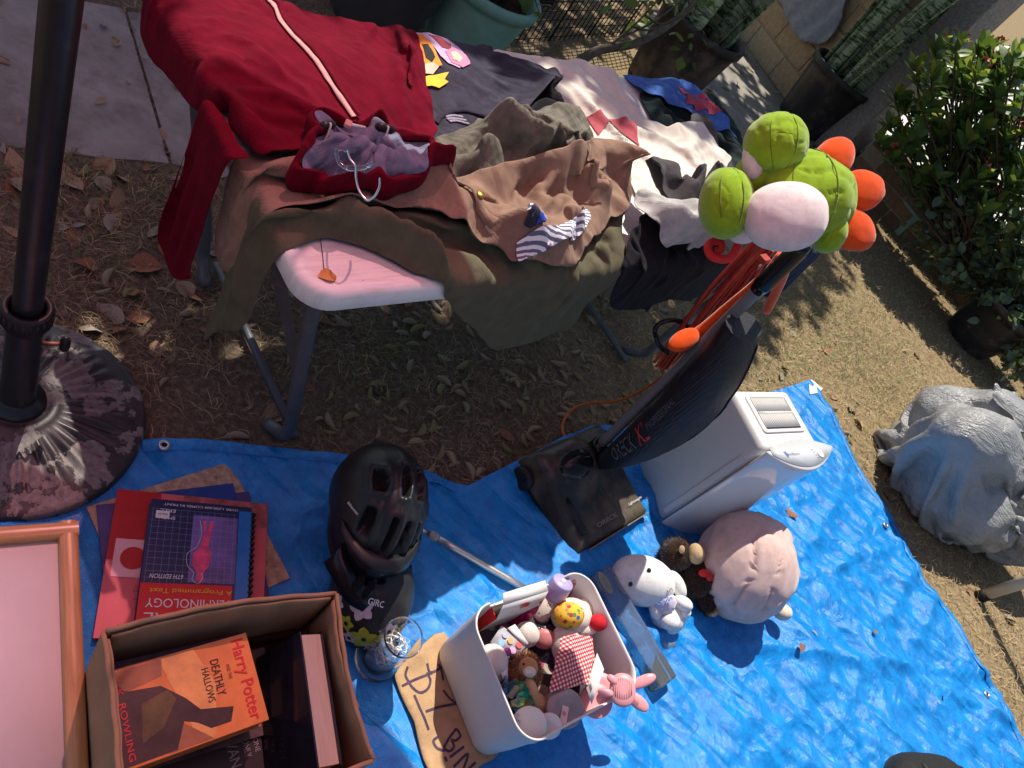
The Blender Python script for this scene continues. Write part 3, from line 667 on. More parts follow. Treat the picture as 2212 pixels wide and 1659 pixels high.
def drape(poly, step=.013, ex=.06, exdir=None, seed=0, steps=70, iters=12, thick=.004, amp=.012, holes=(), smooth=1, stiff=.3, lift=.006, fr=.6, wscale=14, pin='edge', free=.8):
    v, f = mesh_poly(poly, step, holes); n = len(v)
    X = np.c_[v, np.zeros(n)]; base = np.maximum(hm(v, HM), TZ)
    X[:, 2] = base+lift+folds(v, amp*1.15+ex*.2, exdir, seed, poly)
    W0_ = X.copy(); W0_[:, 2] -= base; hang0 = (v[:, 0] < 0) | (v[:, 1] < 0); W0_[hang0, 2] *= .5
    E = edges_of(f); B = bend_pairs(f)
    d = v[E[:, 1]]-v[E[:, 0]]; L0 = np.linalg.norm(W0_[E[:, 1]]-W0_[E[:, 0]], axis=1)
    L = L0*(1+ex*.15); Lb = np.linalg.norm(W0_[B[:, 1]]-W0_[B[:, 0]], axis=1)
    cnt = np.bincount(E.ravel(), minlength=n).astype(float); cb = np.bincount(B.ravel(), minlength=n).astype(float)+1e-6
    onT = (v[:, 0] > .015) & (v[:, 0] < TL-.015) & (v[:, 1] > .015) & (v[:, 1] < TW-.015)
    fixed = onT & (poly_dist(v, poly) < step*.4) if pin == 'edge' else (v[:, 0] > v[:, 0].max()-.05) if pin == 'top' else np.zeros(n, bool)
    vel = np.zeros_like(X); dt = .013; gvec = np.where(hang0[:, None], [[0, 0, -9.8]], [[0, 0, -.5]]); mg = .007
    for it in range(steps):
        Xo = X.copy(); vel = vel*.96+gvec*dt; X = X+vel*dt
        hold = it < steps*free or pin == 'top'
        for k in range(iters):
            for P_, L_, c_, w_ in ((E, L, cnt, 1.0), (B, Lb, cb, stiff)):
                if P_ is B and k % 3: continue
                D = X[P_[:, 1]]-X[P_[:, 0]]; l = np.sqrt((D*D).sum(1))+1e-9; D *= (.5*w_*(l-L_)/l)[:, None]
                for a in range(3):
                    X[:, a] += (np.bincount(P_[:, 0], D[:, a], n)-np.bincount(P_[:, 1], D[:, a], n))/c_*(2.4 if P_ is E else 1)
            if hold: X[fixed, :2] = v[fixed]
            if pin == 'top': X[fixed, 2] = TZ+.03
            s_, t_ = X[:, 0], X[:, 1]; h = hm(X[:, :2], HM)+thick
            ins = (s_ > -mg) & (s_ < TL+mg) & (t_ > -mg) & (t_ < TW+mg)
            top = np.maximum(h, TZ+thick)-X[:, 2]; hit = ins & (top > 0)
            if hit.any():
                q = X[hit]; tp = top[hit]; pens = np.c_[q[:, 0]+mg, TL+mg-q[:, 0], q[:, 1]+mg, TW+mg-q[:, 1]]; m_ = pens.argmin(1); pm = pens[np.arange(len(q)), m_]
                up = tp <= np.maximum(pm*1.0, .0); q[up, 2] += tp[up]
                for c_i, (ax, val) in enumerate(((0, -mg), (0, TL+mg), (1, -mg), (1, TW+mg))): sel = (~up) & (m_ == c_i); q[sel, ax] = val
                X[hit] = q
        hitn = ins & (X[:, 2] < h+.002)
        X[hitn, :2] = Xo[hitn, :2]+(X[hitn, :2]-Xo[hitn, :2])*(1-fr)
        X[:, 2] = np.maximum(X[:, 2], .02)
        vel = (X-Xo)/dt; vel[hitn] *= .2; sp = np.linalg.norm(vel, axis=1); k_ = sp > 1.6; vel[k_] *= (1.6/sp[k_])[:, None]
    for _ in range(smooth):
        A = np.zeros_like(X)
        for a in range(3): A[:, a] = (np.bincount(E[:, 0], X[E[:, 1], a], n)+np.bincount(E[:, 1], X[E[:, 0], a], n))/cnt
        X = X*.75+A*.25
    return v, f, X
def raster(X, f, H, only=None):
    "maximum height of a mesh on the table grid"
    A = X[f]
    for u, w in ((1/3, 1/3), (.6, .2), (.2, .6), (.2, .2), (.5, .5), (0, .5), (.5, 0), (.05, .05), (.9, .05), (.05, .9)):
        p = A[:, 0]+(A[:, 1]-A[:, 0])*u+(A[:, 2]-A[:, 0])*w
        i = ((p[:, 0]-S0)/CELL).astype(int); j = ((p[:, 1]-T0)/CELL).astype(int); k = (i >= 0) & (i < NS) & (j >= 0) & (j < NT)
        np.maximum.at(H, (i[k], j[k]), p[k, 2])
def st_world(X): return np.c_[to_w(X[:, :2]), X[:, 2]]
GH = {}
def garment(name, label, cat, pts, m, part='body', sub=1, thick=.003, group=None, **k):
    poly = out_st(pts) if not k.pop('st', False) else np.array(pts)
    v, f, X = drape(poly, **k); Hg = np.full((NS, NT), -1.0); raster(X, f, Hg)
    for _ in range(2):                                  # close pin holes
        P_ = np.pad(Hg, 1, constant_values=-1); nb = np.stack([P_[1:-1, :-2], P_[1:-1, 2:], P_[:-2, 1:-1], P_[2:, 1:-1]]); Hg = np.where(Hg < 0, nb.max(0), Hg)
    HM[NEAR] = np.maximum(HM, Hg+.004)[NEAR]
    c = to_w(v.mean(0))[0]; th = thing(name, label, cat, (c[0], c[1], TZ), group=group)
    o = mk(part, st_world(X), f, m, th, world=True, solid=thick, soff=0, sub=sub); GH[name] = Hg
    return th, o, Hg
def on_cloth(H, st, dz=.004):
    return np.c_[to_w(st), hm(np.atleast_2d(st), np.where(H < 0, np.where(H.max() > 0, TZ, 0), H))+dz]
def print_on(parent, H, pts, m, name='print', step=.008, dz=.0045):
    v, f = mesh_poly(out_st(pts), step); return mk(name, on_cloth(H, v, dz), f, m, parent, world=True)
def strip_on(parent, H, pts, w, m, name, dz=.006, n=60, curve=0.0):
    c = curve_pts(out_st(pts), n); tg = np.gradient(c, axis=0); tg /= np.linalg.norm(tg, axis=1)[:, None]; nn = np.c_[-tg[:, 1], tg[:, 0]]
    rows = [on_cloth(H, c+nn*w*s, dz-abs(s)*.002) for s in (-.5, 0, .5)]; b = MB(); b.grid(np.stack(rows, 1)); return b.build(name, m, parent, world=True, solid=.0016, soff=1)
# ---- the garments, lowest first
grn = cloth_mat('dark green fabric', (.018, .032, .03)); blk = cloth_mat('black fabric', (.013, .013, .016)); nvy = cloth_mat('navy denim', (.02, .026, .05), var=.25)
garment('trousers', 'dark green trousers lying under the blue shirt', 'trousers', [(1385, 195), (1480, 150), (1570, 158), (1600, 200), (1645, 255), (1660, 330), (1610, 375), (1540, 365), (1480, 320), (1420, 265)], grn, ex=.1, seed=2)
garment('trousers', 'navy denim trousers hanging off the far end of the table', 'trousers', [(1560, 480), (1640, 430), (1760, 470), (1830, 540), (1824, 560), (1795, 580), (1740, 600), (1715, 612), (1690, 606), (1640, 560)], nvy, ex=.1, seed=5)
t1, o1, H1 = garment('blue_shirt', 'bright blue shirt with a red chest print at the far end', 'shirt', [(1349, 147), (1376, 143), (1410, 140), (1450, 150), (1490, 160), (1520, 166), (1552, 185), (1580, 212), (1606, 246), (1619, 282), (1600, 296), (1570, 285), (1530, 283), (1500, 272), (1462, 245), (1425, 232), (1400, 215), (1382, 190), (1362, 165)], cloth_mat('heather blue jersey', (.07, .16, .46), var=.25), ex=.09, exdir=60, seed=11)
print_on(t1, H1, [(1456, 193), (1470, 203), (1490, 207), (1512, 209), (1535, 212), (1545, 226), (1548, 238), (1566, 252), (1530, 252), (1498, 243), (1474, 232), (1470, 214)], cloth_mat('faded red ink', (.42, .07, .10)), 'chest_print')
for q in (((1484, 216), (1489, 228), (1494, 221), (1500, 234)), ((1508, 219), (1513, 232), (1520, 224), (1527, 238)), ((1530, 226), (1538, 240), (1545, 236))):
    strip_on(t1, H1, q, .007, cloth_mat('blue ink', (.05, .14, .42)), 'lettering', dz=.0065, n=16)
garment('charcoal_garment', 'grey brown trousers folded between the blue and white shirts', 'trousers', [(1478, 262), (1510, 262), (1530, 290), (1560, 330), (1590, 365), (1570, 395), (1530, 380), (1500, 330)], cloth_mat('grey brown fabric', (.09, .082, .085)), ex=.08, seed=4)
bump(1290, 190, .12, .2, .02)
t1, o1, HW = garment('white_shirt', 'large off white shirt with a red zigzag chest print', 'shirt', [(1066, 97), (1100, 97), (1150, 94), (1200, 99), (1240, 106), (1290, 117), (1334, 122), (1340, 150), (1352, 182), (1375, 205), (1388, 222), (1382, 240), (1410, 262), (1440, 280), (1470, 276), (1500, 284), (1520, 310), (1548, 332), (1571, 352), (1562, 372), (1540, 400), (1505, 420), (1478, 446), (1440, 446), (1402, 440), (1378, 408), (1368, 380), (1352, 350), (1310, 336), (1262, 322), (1225, 290), (1222, 270), (1230, 255), (1214, 222), (1222, 205), (1190, 172), (1140, 142), (1105, 125)], cloth_mat('off white jersey', (.72, .65, .56), var=.06), ex=.075, exdir=35, seed=21, steps=80)
print_on(t1, HW, [(1268.7, 247.4), (1300, 248.7), (1313, 259), (1357, 263), (1386, 312.5), (1350, 290), (1313, 265.6), (1297, 286.5), (1284, 268)], cloth_mat('faded red print', (.45, .1, .12)), 'chest_print')
ink = mat('faded black ink', (.1, .09, .1), .9, .2)
def cloth_text(s, H, parent, x0, y0, x1, y1, h, m, flip=True, dz=.006, **k):
    "lettering reading from (x0, y0) to (x1, y1) in the picture, laid on the cloth"
    a, b = out_st([(x0, y0), (x1, y1)]); v, f = text2d(s, **k); ext = np.ptp(v[:, :2], axis=0); d = b-a; w = np.hypot(*d); x = d/w; y = np.array([-x[1], x[0]])
    st = (a+b)/2+v[:, :1]/ext[0]*w*x+v[:, 1:2]/ext[1]*h*y; return mk('lettering', on_cloth(H, st, dz), f, m, parent, smooth=False, world=True)
for s, q in (('Colombia', (1335, 283, 1308, 271)), ('2010', (1347, 292, 1332, 286)), ('Amazonas', (1352, 300, 1322, 288)), ('del sur', (1356, 307, 1338, 300)), ('llanos', (1366, 318, 1348, 311))):
    cloth_text(s, HW, t1, *q, .012, ink)
strip_on(t1, HW, [(1402, 440), (1440, 446), (1478, 444)], .014, cloth_mat('off white rib', (.7, .65, .58)), 'hem', n=20)
strip_on(t1, HW, [(1225, 280), (1262, 316), (1310, 332), (1350, 348), (1366, 380)], .016, cloth_mat('cream rib', (.66, .55, .38)), 'hem', n=40)
garment('black_garment', 'black garment rumpled between the navy and white shirts', 'garment', [(1100, 190), (1170, 185), (1212, 215), (1220, 260), (1235, 290), (1252, 330), (1262, 360), (1220, 380), (1150, 330), (1100, 290)], blk, ex=.2, seed=8, amp=.045)
bump(1000, 150, .1, .12, .03)
t1, o1, HN = garment('navy_shirt', 'dark navy shirt with an orange and pink printed front', 'shirt', [(880, 70), (905, 64), (960, 64), (1000, 68), (1040, 66), (1058, 72), (1062, 100), (1100, 126), (1140, 146), (1175, 160), (1207, 178), (1200, 196), (1180, 218), (1150, 245), (1112, 282), (1080, 292), (1040, 290), (1000, 296), (940, 310), (915, 240), (900, 150)], cloth_mat('heather navy jersey', (.042, .04, .06), var=.3), ex=.05, exdir=20, seed=31)
# printed front: plain blocks of the print's colours
ora = mat('orange ink', (.75, .27, .03), .8, .1); pnk = mat('pink ink', (.7, .22, .36), .8, .1); yel = mat('yellow ink', (.8, .52, .04), .8, .1); lil = mat('lilac ink', (.5, .36, .55), .8, .1); skin = mat('peach ink', (.75, .5, .38), .8, .1); mar = mat('maroon ink', (.2, .02, .04), .8, .1); kbl = mat('black ink', (.012, .012, .012), .8, .1)
print_on(t1, HN, [(898, 66), (930, 66), (968, 78), (990, 100), (1000, 130), (1008, 150), (985, 160), (962, 148), (946, 130), (930, 100), (915, 85)], lil, 'print')
print_on(t1, HN, [(926, 72), (952, 76), (972, 100), (968, 120), (950, 112), (938, 90)], mar, 'print', dz=.0056)
print_on(t1, HN, [(955, 122), (975, 112), (1000, 128), (1008, 152), (992, 160), (968, 148)], pnk, 'print', dz=.0058)
print_on(t1, HN, [(966, 126), (980, 124), (992, 140), (984, 150), (970, 142)], skin, 'print', dz=.0066)
print_on(t1, HN, [(897, 70), (914, 72), (928, 96), (940, 130), (950, 150), (928, 152), (912, 130), (902, 100)], ora, 'print', dz=.0058)
print_on(t1, HN, [(910, 98), (922, 100), (936, 132), (930, 140), (918, 128)], kbl, 'print', dz=.0066)
print_on(t1, HN, [(917, 138), (934, 142), (944, 152), (934, 162), (920, 158)], skin, 'print', dz=.0068)
print_on(t1, HN, [(920, 162), (940, 164), (964, 166), (958, 176), (966, 182), (950, 188), (934, 182), (922, 180)], yel, 'print', dz=.0062)
strip_on(t1, HN, [(948, 256), (960, 240), (985, 232), (1015, 236), (1045, 256), (1068, 282)], .012, cloth_mat('navy rib', (.03, .028, .045)), 'collar', n=40)
for q in (((968, 243), (985, 241), (1004, 246)), ((970, 248), (988, 247), (1012, 253)), ((976, 253), (992, 252), (1018, 260))):
    strip_on(t1, HN, q, .007, mat('pale lilac ink', (.3, .28, .36), .9, .5, 400), 'neck_print', n=14, dz=.0055)
# grey charcoal cardigan, lit by the sun
bump(1080, 340, .08, .1, .03)
cm = cloth_mat('charcoal rib knit', (.15, .145, .115), var=.3); weave_bump(cm, 420, .8)
garment('cardigan', 'charcoal ribbed cardigan bunched up in front of the navy shirt', 'cardigan', [(930, 300), (960, 285), (1000, 284), (1012, 268), (1030, 282), (1070, 285), (1120, 290), (1150, 305), (1200, 318), (1248, 345), (1258, 366), (1240, 392), (1180, 402), (1100, 412), (1010, 420), (940, 410), (920, 350)], cm, ex=.26, seed=41, amp=.05)
# brown trousers with a striped waistband lining
garment('black_shorts', 'black shorts with a white drawstring crumpled beside the brown trousers', 'shorts', [(1245, 352), (1290, 330), (1325, 345), (1345, 390), (1352, 440), (1330, 470), (1290, 430), (1262, 400)], blk, ex=.2, seed=14, amp=.02)
strip_on(bpy.data.objects['black_shorts'], GH['black_shorts'], [(1252, 362), (1262, 346), (1280, 344), (1298, 350), (1290, 362), (1270, 366)], .006, mat('white cord', (.7, .68, .62), .8), 'drawstring', n=30)
olv = cloth_mat('olive twill', (.105, .098, .062)); 
bump(1160, 520, .10, .10, .02)
t1, o1, HO = garment('olive_jacket', 'long olive green jacket trailing along the front edge of the table', 'jacket', [(428, 575), (450, 545), (500, 515), (520, 470), (560, 430), (640, 415), (760, 425), (880, 430), (960, 440), (1060, 440), (1180, 440), (1290, 430), (1348, 450), (1345, 520), (1335, 560), (1322, 600), (1300, 640), (1275, 668), (1235, 690), (1180, 705), (1130, 718), (1112, 728), (1098, 715), (1085, 690), (1040, 668), (1005, 640), (985, 612), (955, 592), (900, 575), (855, 548), (800, 522), (740, 500), (685, 502), (640, 507), (592, 512), (575, 545), (560, 585), (545, 612), (515, 632), (505, 618), (470, 592), (440, 585)], olv, ex=.14, seed=51, steps=100, amp=.04)
brw = cloth_mat('brown cotton', (.25, .165, .12), var=.16)
bump(1230, 430, .09, .12, .03); bump(1010, 470, .08, .1, .015)
t1, o1, HB = garment('brown_trousers', 'brown cotton trousers with a blue striped waistband lining', 'trousers', [(500, 305), (600, 312), (700, 340), (780, 380), (880, 395), (960, 402), (1060, 400), (1150, 398), (1215, 388), (1235, 362), (1280, 352), (1318, 360), (1345, 400), (1350, 440), (1335, 480), (1300, 505), (1262, 530), (1255, 560), (1220, 578), (1170, 592), (1120, 600), (1090, 590), (1062, 566), (1030, 545), (1010, 528), (980, 510), (930, 500), (880, 480), (800, 472), (700, 470), (620, 462), (570, 470), (540, 520), (500, 560), (462, 540), (455, 480), (478, 400)], brw, ex=.17, seed=62, steps=90, amp=.038)
def stripe_mat():
    m, nt, b = nodes_of('blue ticking stripe'); tc = nt.nodes.new('ShaderNodeTexCoord'); mp = nt.nodes.new('ShaderNodeMapping'); mp.inputs['Rotation'].default_value = (0, 0, R(35)); nt.links.new(tc.outputs['Object'], mp.inputs[0])
    w = nt.nodes.new('ShaderNodeTexWave'); w.inputs['Scale'].default_value = 36; w.inputs['Distortion'].default_value = .4; w.inputs['Detail Scale'].default_value = .2; nt.links.new(mp.outputs[0], w.inputs['Vector'])
    nt.links.new(ramp(nt, w.outputs['Fac'], [(.45, (.82, .82, .84)), (.55, (.12, .13, .22))]), b.inputs['Base Color']); b.inputs['Roughness'].default_value = .9; return m
stm = stripe_mat()
print_on(t1, HB, [(1091.6, 491.7), (1104, 510), (1116, 530), (1125.4, 549), (1100, 545), (1076, 538), (1083, 515)], stm, 'pocket_lining', dz=.006)
print_on(t1, HB, [(1089, 560.7), (1120, 556), (1151.5, 549), (1180, 536), (1203.6, 523), (1219, 489), (1237.4, 480), (1245, 490), (1250.4, 502), (1240, 522), (1224.4, 543.8), (1190, 562), (1150, 575), (1104.6, 586.8)], stm, 'waistband_lining', dz=.0075)
print_on(t1, HB, [(1080, 538), (1100, 528), (1122, 543), (1124, 552), (1100, 556), (1082, 550)], mat('navy label', (.02, .025, .05), .8), 'care_label', dz=.009)
print_on(t1, HB, [(1102, 545), (1122, 540), (1126, 550), (1106, 555)], mat('blue label', (.03, .07, .45), .7), 'care_label', dz=.011)
cloth_text('TOMMY HILFIGER', HB, t1, 1124, 546, 1096, 541, .005, mat('white thread', (.7, .7, .72), .8), dz=.0125)
b_ = out_st([(1000, 478)])[0]; t = MB(); p_ = on_cloth(HB, np.array([b_]), .007)[0]; t.lathe([(0, .004), (.007, .004), (.009, .002), (.009, 0)], 20, p_); t.build('button', mat('brass', (.6, .36, .08), .35, .1, metal=1), t1, world=True)
strip_on(t1, HB, [(925, 432), (950, 445), (985, 468), (1010, 500), (1040, 525)], .014, brw, 'placket', dz=.008, n=40)
strip_on(t1, HB, [(1215, 395), (1222, 430), (1235, 450), (1262, 468)], .012, brw, 'belt_loop', dz=.010, n=24)
# black and grey tops on the near edge
garment('black_shirt', 'black shirt draped over the front table edge, far right', 'shirt', [(1338, 500), (1340, 440), (1420, 430), (1500, 425), (1580, 400), (1680, 430), (1745, 480), (1762, 520), (1740, 560), (1690, 585), (1660, 600), (1640, 605), (1600, 620), (1545, 628), (1516, 635), (1503, 650), (1467, 637), (1430, 648), (1425, 664), (1349, 650), (1342, 620), (1338, 560)], blk, ex=.1, seed=71, steps=100, amp=.02)
garment('grey_shirt', 'light grey shirt tangled with the charcoal hoodie', 'shirt', [(1340, 452), (1365, 455), (1400, 470), (1440, 490), (1500, 480), (1540, 470), (1560, 490), (1540, 520), (1508, 545), (1490, 562), (1455, 560), (1410, 545), (1372, 515), (1350, 490)], cloth_mat('light grey marl', (.42, .42, .41), var=.2), ex=.22, seed=81, amp=.045)
garment('charcoal_hoodie', 'charcoal grey hoodie between the white shirt and the grey shirt', 'hoodie', [(1342, 425), (1352, 392), (1372, 388), (1385, 410), (1402, 436), (1450, 442), (1490, 440), (1528, 425), (1540, 450), (1528, 478), (1500, 490), (1450, 494), (1405, 482), (1370, 462), (1350, 450)], cloth_mat('charcoal fleece', (.07, .065, .068)), ex=.2, seed=91, amp=.04)
# red jacket: body, hanging sleeve, zip, hood with lining, drawcord toggles
red = cloth_mat('crimson cotton', (.125, .0015, .013), 1.0, .16, 0)
bump(620, 170, .2, .2, .045); bump(820, 160, .12, .12, .03)
sl_pts = [(420, 235), (400, 290), (378, 370), (356, 450), (349, 520), (352, 565), (368, 615), (392, 632), (428, 628), (425, 590), (440, 540), (448, 470), (470, 400), (492, 330), (470, 270)]
t2, o2, HS = garment('red_jacket', 'crimson hooded jacket with a pale zip spread over the left end', 'jacket', [(299, 40), (302, -10), (350, -60), (560, -70), (640, -40), (690, 5), (720, 18), (770, 22), (830, 26), (870, 34), (892, 52), (902, 85), (916, 150), (926, 210), (940, 260), (945, 292), (925, 312), (860, 322), (760, 330), (700, 340), (640, 352), (560, 360), (500, 348), (455, 290), (440, 250), (400, 195), (345, 120), (318, 90)], red, ex=.085, exdir=-25, seed=101, steps=90, amp=.025)
_sv = out_st(sl_pts); _sv[:, 0] -= _sv[:, 0].max()-.012; _sv[:, 1] -= .05; v, f, X = drape(_sv, pin='top', ex=.12, seed=7, steps=90, amp=.02)
mk('sleeve', st_world(X), f, red, t2, world=True, solid=.003, soff=0, sub=1); HJ = GH['red_jacket']
zm = mat('pale pink zip tape', (.55, .27, .26), .8, .15, 60)
strip_on(t2, HJ, [(572, -40), (590, 10), (618, 85), (640, 120), (680, 175), (712, 225), (742, 258), (756, 272)], .013, zm, 'zip', dz=.007, n=80)
strip_on(t2, HJ, [(583, -40), (600, 10), (630, 85), (656, 125), (694, 178), (728, 228), (754, 258), (768, 270)], .012, red, 'zip_flap', dz=.010, n=80)
strip_on(t2, HJ, [(876, 118), (880, 150), (878, 185), (880, 200)], .012, red, 'pocket_flap', dz=.008, n=30)
hp = [(690, 272), (662, 305), (640, 340), (634, 375), (660, 398), (700, 408), (740, 424), (785, 438), (830, 436), (880, 430), (925, 412), (952, 388), (957, 352), (944, 322), (915, 298), (870, 280), (830, 268), (790, 270), (740, 276)]
rim = curve_pts(out_st(hp, TZ+.05), 90, closed=True); hc = rim.mean(0)
hz = np.maximum(hm(rim, HM), TZ); hz = np.convolve(np.r_[hz[-4:], hz, hz[:4]], np.ones(9)/9, 'valid')
ang = np.arange(90)/90*2*np.pi; wob = .012*np.sin(ang*7+1)+.008*np.sin(ang*13)
def hood_ring(k, z, w=1.0, ph=0):
    q = hc+(rim-hc)*k; n_ = (q-hc)/np.linalg.norm(q-hc, axis=1)[:, None]; q = q+n_*(wob*w+.01*(fbm(np.c_[np.cos(ang)*2, np.sin(ang)*2], 2.2, ph, 3)-.5)*2)[:, None]; return np.c_[to_w(q), np.maximum(hz, hm(q, HM)+.006)+z+.006*np.sin(ang*9+ph)]
outer = [hood_ring(1.0, -.006, .8), hood_ring(1.02, .012, .9, 1), hood_ring(.99, .030, 1.0, 2), hood_ring(.95, .037, 1.1, 3), hood_ring(.90, .033, 1.2, 4), hood_ring(.87, .026, 1.2, 5)]
inner = [hood_ring(.875, .024, 1.2, 5), hood_ring(.80, .022, 1.3, 6), hood_ring(.70, .026, 1.5, 8), hood_ring(.56, .022, 1.7, 9), hood_ring(.40, .016, 1.8, 10), hood_ring(.22, .012, 1.4, 11), hood_ring(.06, .010, .3, 12)]
for rings, nm, m_ in ((outer, 'hood', red), (inner, 'hood_lining', cloth_mat('blue grey fleece', (.17, .17, .25), var=.2))):
    G_ = np.stack(rings); G_ = np.concatenate([G_, G_[:, :1]], 1); b = MB(); b.grid(G_); o_ = b.build(nm, m_, t2, world=True, solid=.003, soff=0, sub=1)
    if nm == 'hood_lining':
        dsp = bpy.data.textures.new('folds', 'CLOUDS'); dsp.noise_scale = .05
        dm = o_.modifiers.new('folds', 'DISPLACE'); dm.texture = dsp; dm.strength = .035; dm.mid_level = .5; dm.texture_coords = 'LOCAL'; o_.modifiers.move(len(o_.modifiers)-1, 0); s_ = o_.modifiers.new('s0', 'SUBSURF'); s_.levels = s_.render_levels = 2; o_.modifiers.move(len(o_.modifiers)-1, 0)
tog = mat('black toggle', (.015, .015, .016), .35, .1); crd = mat('white cord', (.7, .68, .62), .8)
for (x0, y0), (x1, y1) in (((694, 274), (722, 268)), ((812, 272), (852, 282))):
    a, b_ = U(x0, y0, TZ+.1), U(x1, y1, TZ+.1); t = MB(); t.tube(np.linspace(a, b_, 7), [.005, .0085, .0085, .0085, .0085, .0085, .005], 12); t.build('toggle', tog, t2, world=True)
    t = MB(); m_ = (a+b_)/2; t.tube(curve_pts([m_+V3(0, 0, .004), m_+V3(.006, -.003, .008), m_+V3(.012, -.01, -.005), m_+V3(.015, -.018, -.02)], 12), .002, 6); t.build('drawcord', crd, t2, world=True)
a = U(752, 268, TZ+.12); t = MB(); t.box(a, (.012, .018, .008), (0, 0, .5)); t.build('zip_pull', zm, t2, world=True, bevel=.002)
t = MB(); t.tube(curve_pts([a, U(770, 272, TZ+.12), U(788, 276, TZ+.105)], 10), .003, 6); t.build('zip_pull_cord', crd, t2, world=True)
# clear plastic hanger inside the hood
clear = mat('clear plastic', (.95, .95, .97), .06, 0, trans=1.0, ior=1.46, spec=.5)
hg = thing('clothes_hanger', 'clear plastic hanger with a wire hook lying in the red hood', 'hanger', tuple(U(790, 340, TZ+.10)))
zz = TZ+.115
t = MB(); t.tube(curve_pts([U(x, y, zz) for x, y in ((729, 322), (760, 326), (790, 316), (805, 318), (802, 350), (790, 358), (750, 360), (732, 350))], 60, closed=True), .0035, 8, closed=True); t.build('frame', clear, hg, world=True)
t = MB(); t.tube(curve_pts([U(x, y, zz+.002) for x, y in ((732, 352), (755, 366), (790, 362), (806, 348))], 30), .0035, 8); t.build('lower_bar', clear, hg, world=True)
t = MB(); t.tube(curve_pts([U(x, y, zz+.006) for x, y in ((750, 326), (757, 345), (768, 360), (769, 385), (776, 412), (792, 432), (808, 425), (819, 405), (820, 386))], 60), .0022, 8); t.build('hook', mat('chrome wire', (.75, .75, .77), .15, 0, metal=1), hg, world=True)
# ============================================================ UMBRELLA, SHADE TREE, TARP, LITTER
UB = U(35, 885, .04)
ub = thing('umbrella_base', 'round fluted umbrella base with flaking dark paint', 'umbrella base', (UB[0], UB[1], .004))
def flaked():
    m, nt, b = nodes_of('flaking paint'); f1 = noise_node(nt, 11, 7, .62); f2 = noise_node(nt, 40, 5, .6); f3 = noise_node(nt, 90, 4, .7)
    k = ramp(nt, f1, [(.525, (0, 0, 0)), (.54, (1, 1, 1))]); c1 = ramp(nt, f2, [(.3, (.022, .017, .019)), (.7, (.05, .036, .04))]); c2 = ramp(nt, f3, [(.3, (.12, .10, .095)), (.7, (.25, .215, .205))])
    mx = nt.nodes.new('ShaderNodeMixRGB'); nt.links.new(k, mx.inputs[0]); nt.links.new(c1, mx.inputs[1]); nt.links.new(c2, mx.inputs[2]); nt.links.new(mx.outputs[0], b.inputs['Base Color'])
    rr = ramp(nt, k, [(0, (.42,)*3), (1, (.9,)*3)]); nt.links.new(rr, b.inputs['Roughness'])
    bn = nt.nodes.new('ShaderNodeBump'); bn.inputs['Strength'].default_value = .8; bn.inputs['Distance'].default_value = .002; bn.invert = True; nt.links.new(k, bn.inputs['Height'])
    b2 = nt.nodes.new('ShaderNodeBump'); b2.inputs['Strength'].default_value = .3; b2.inputs['Distance'].default_value = .001; nt.links.new(f3, b2.inputs['Height']); nt.links.new(bn.outputs[0], b2.inputs['Normal']); nt.links.new(b2.outputs[0], b.inputs['Normal']); return m
NR, NA = 26, 240; rr = np.linspace(.028, .228, NR); th = np.arange(NA+1)/NA*2*np.pi; Rr, Th = np.meshgrid(rr, th, indexing='ij')
zz = .034+.042*(1-(Rr/.24)**1.5); w = np.clip((Rr-.085)/.04, 0, 1)*np.clip((.205-Rr)/.03, 0, 1); zz = zz+.0055*w*np.cos(Th*40)*(1+.6*np.cos(Th*20))+.004*np.exp(-((Rr-.068)/.008)**2)-.003*np.exp(-((Rr-.055)/.006)**2)
b = MB(); G_ = np.stack([Rr*np.cos(Th), Rr*np.sin(Th), zz], -1); edge = np.stack([np.stack([r_*np.cos(th), r_*np.sin(th), np.full(NA+1, z_)], -1) for r_, z_ in ((.238, .036), (.243, .028), (.244, .012), (.24, .0))]); b.grid(np.concatenate([G_, edge]))
b.build('disc', flaked(), ub)
pm = mat('dark bronze tube', (.018, .019, .021), .3, .12, 30, .1, 300, .5, dirt=((.04, .035, .035), 20, .2))
t = MB(); t.lathe([(.052, .07), (.05, .082), (.034, .088), (.031, .095), (.029, .34)], 40); t.build('stand_tube', pm, ub)
cp = mat('black collar plastic', (.012, .012, .013), .45, .1)
t = MB(); t.lathe([(.031, .325), (.036, .33), (.037, .34), (.0415, .345), (.0415, .375), (.039, .381), (.031, .382), (.028, .372), (.026, .34)], 48)
for k in range(24):
    a = k*2*math.pi/24; t.box((.0417*math.cos(a), .0417*math.sin(a), .36), (.002, .005, .026), (0, 0, a))
t.build('collar', cp, ub)
kd = unit((U(105, 745, .27)-UB)*V3(1, 1, 0)); t = MB(); t.tube([kd*.026+V3(0, 0, .27), kd*.062+V3(0, 0, .27)], .004, 8); t.build('knob_screw', mat('rusty screw', (.25, .08, .05), .6, .3, 80, metal=.5), ub)
t = MB(); q = np.cross(kd, (0, 0, 1)); t.tube([kd*.066+V3(0, 0, .27)+V3(0, 0, s)*.022 for s in np.linspace(-1, 1, 9)], [.004, .0075, .009, .0095, .0095, .0095, .009, .0075, .004], 12); t.build('knob', cp, ub)
um = thing('patio_umbrella', 'tall dark pole of the patio umbrella with a red canopy overhead', 'umbrella', (UB[0], UB[1], .1))
t = MB(); t.tube([(0, 0, z) for z in np.linspace(.0, 2.2, 12)], .0236, 40); t.build('pole', pm, um)
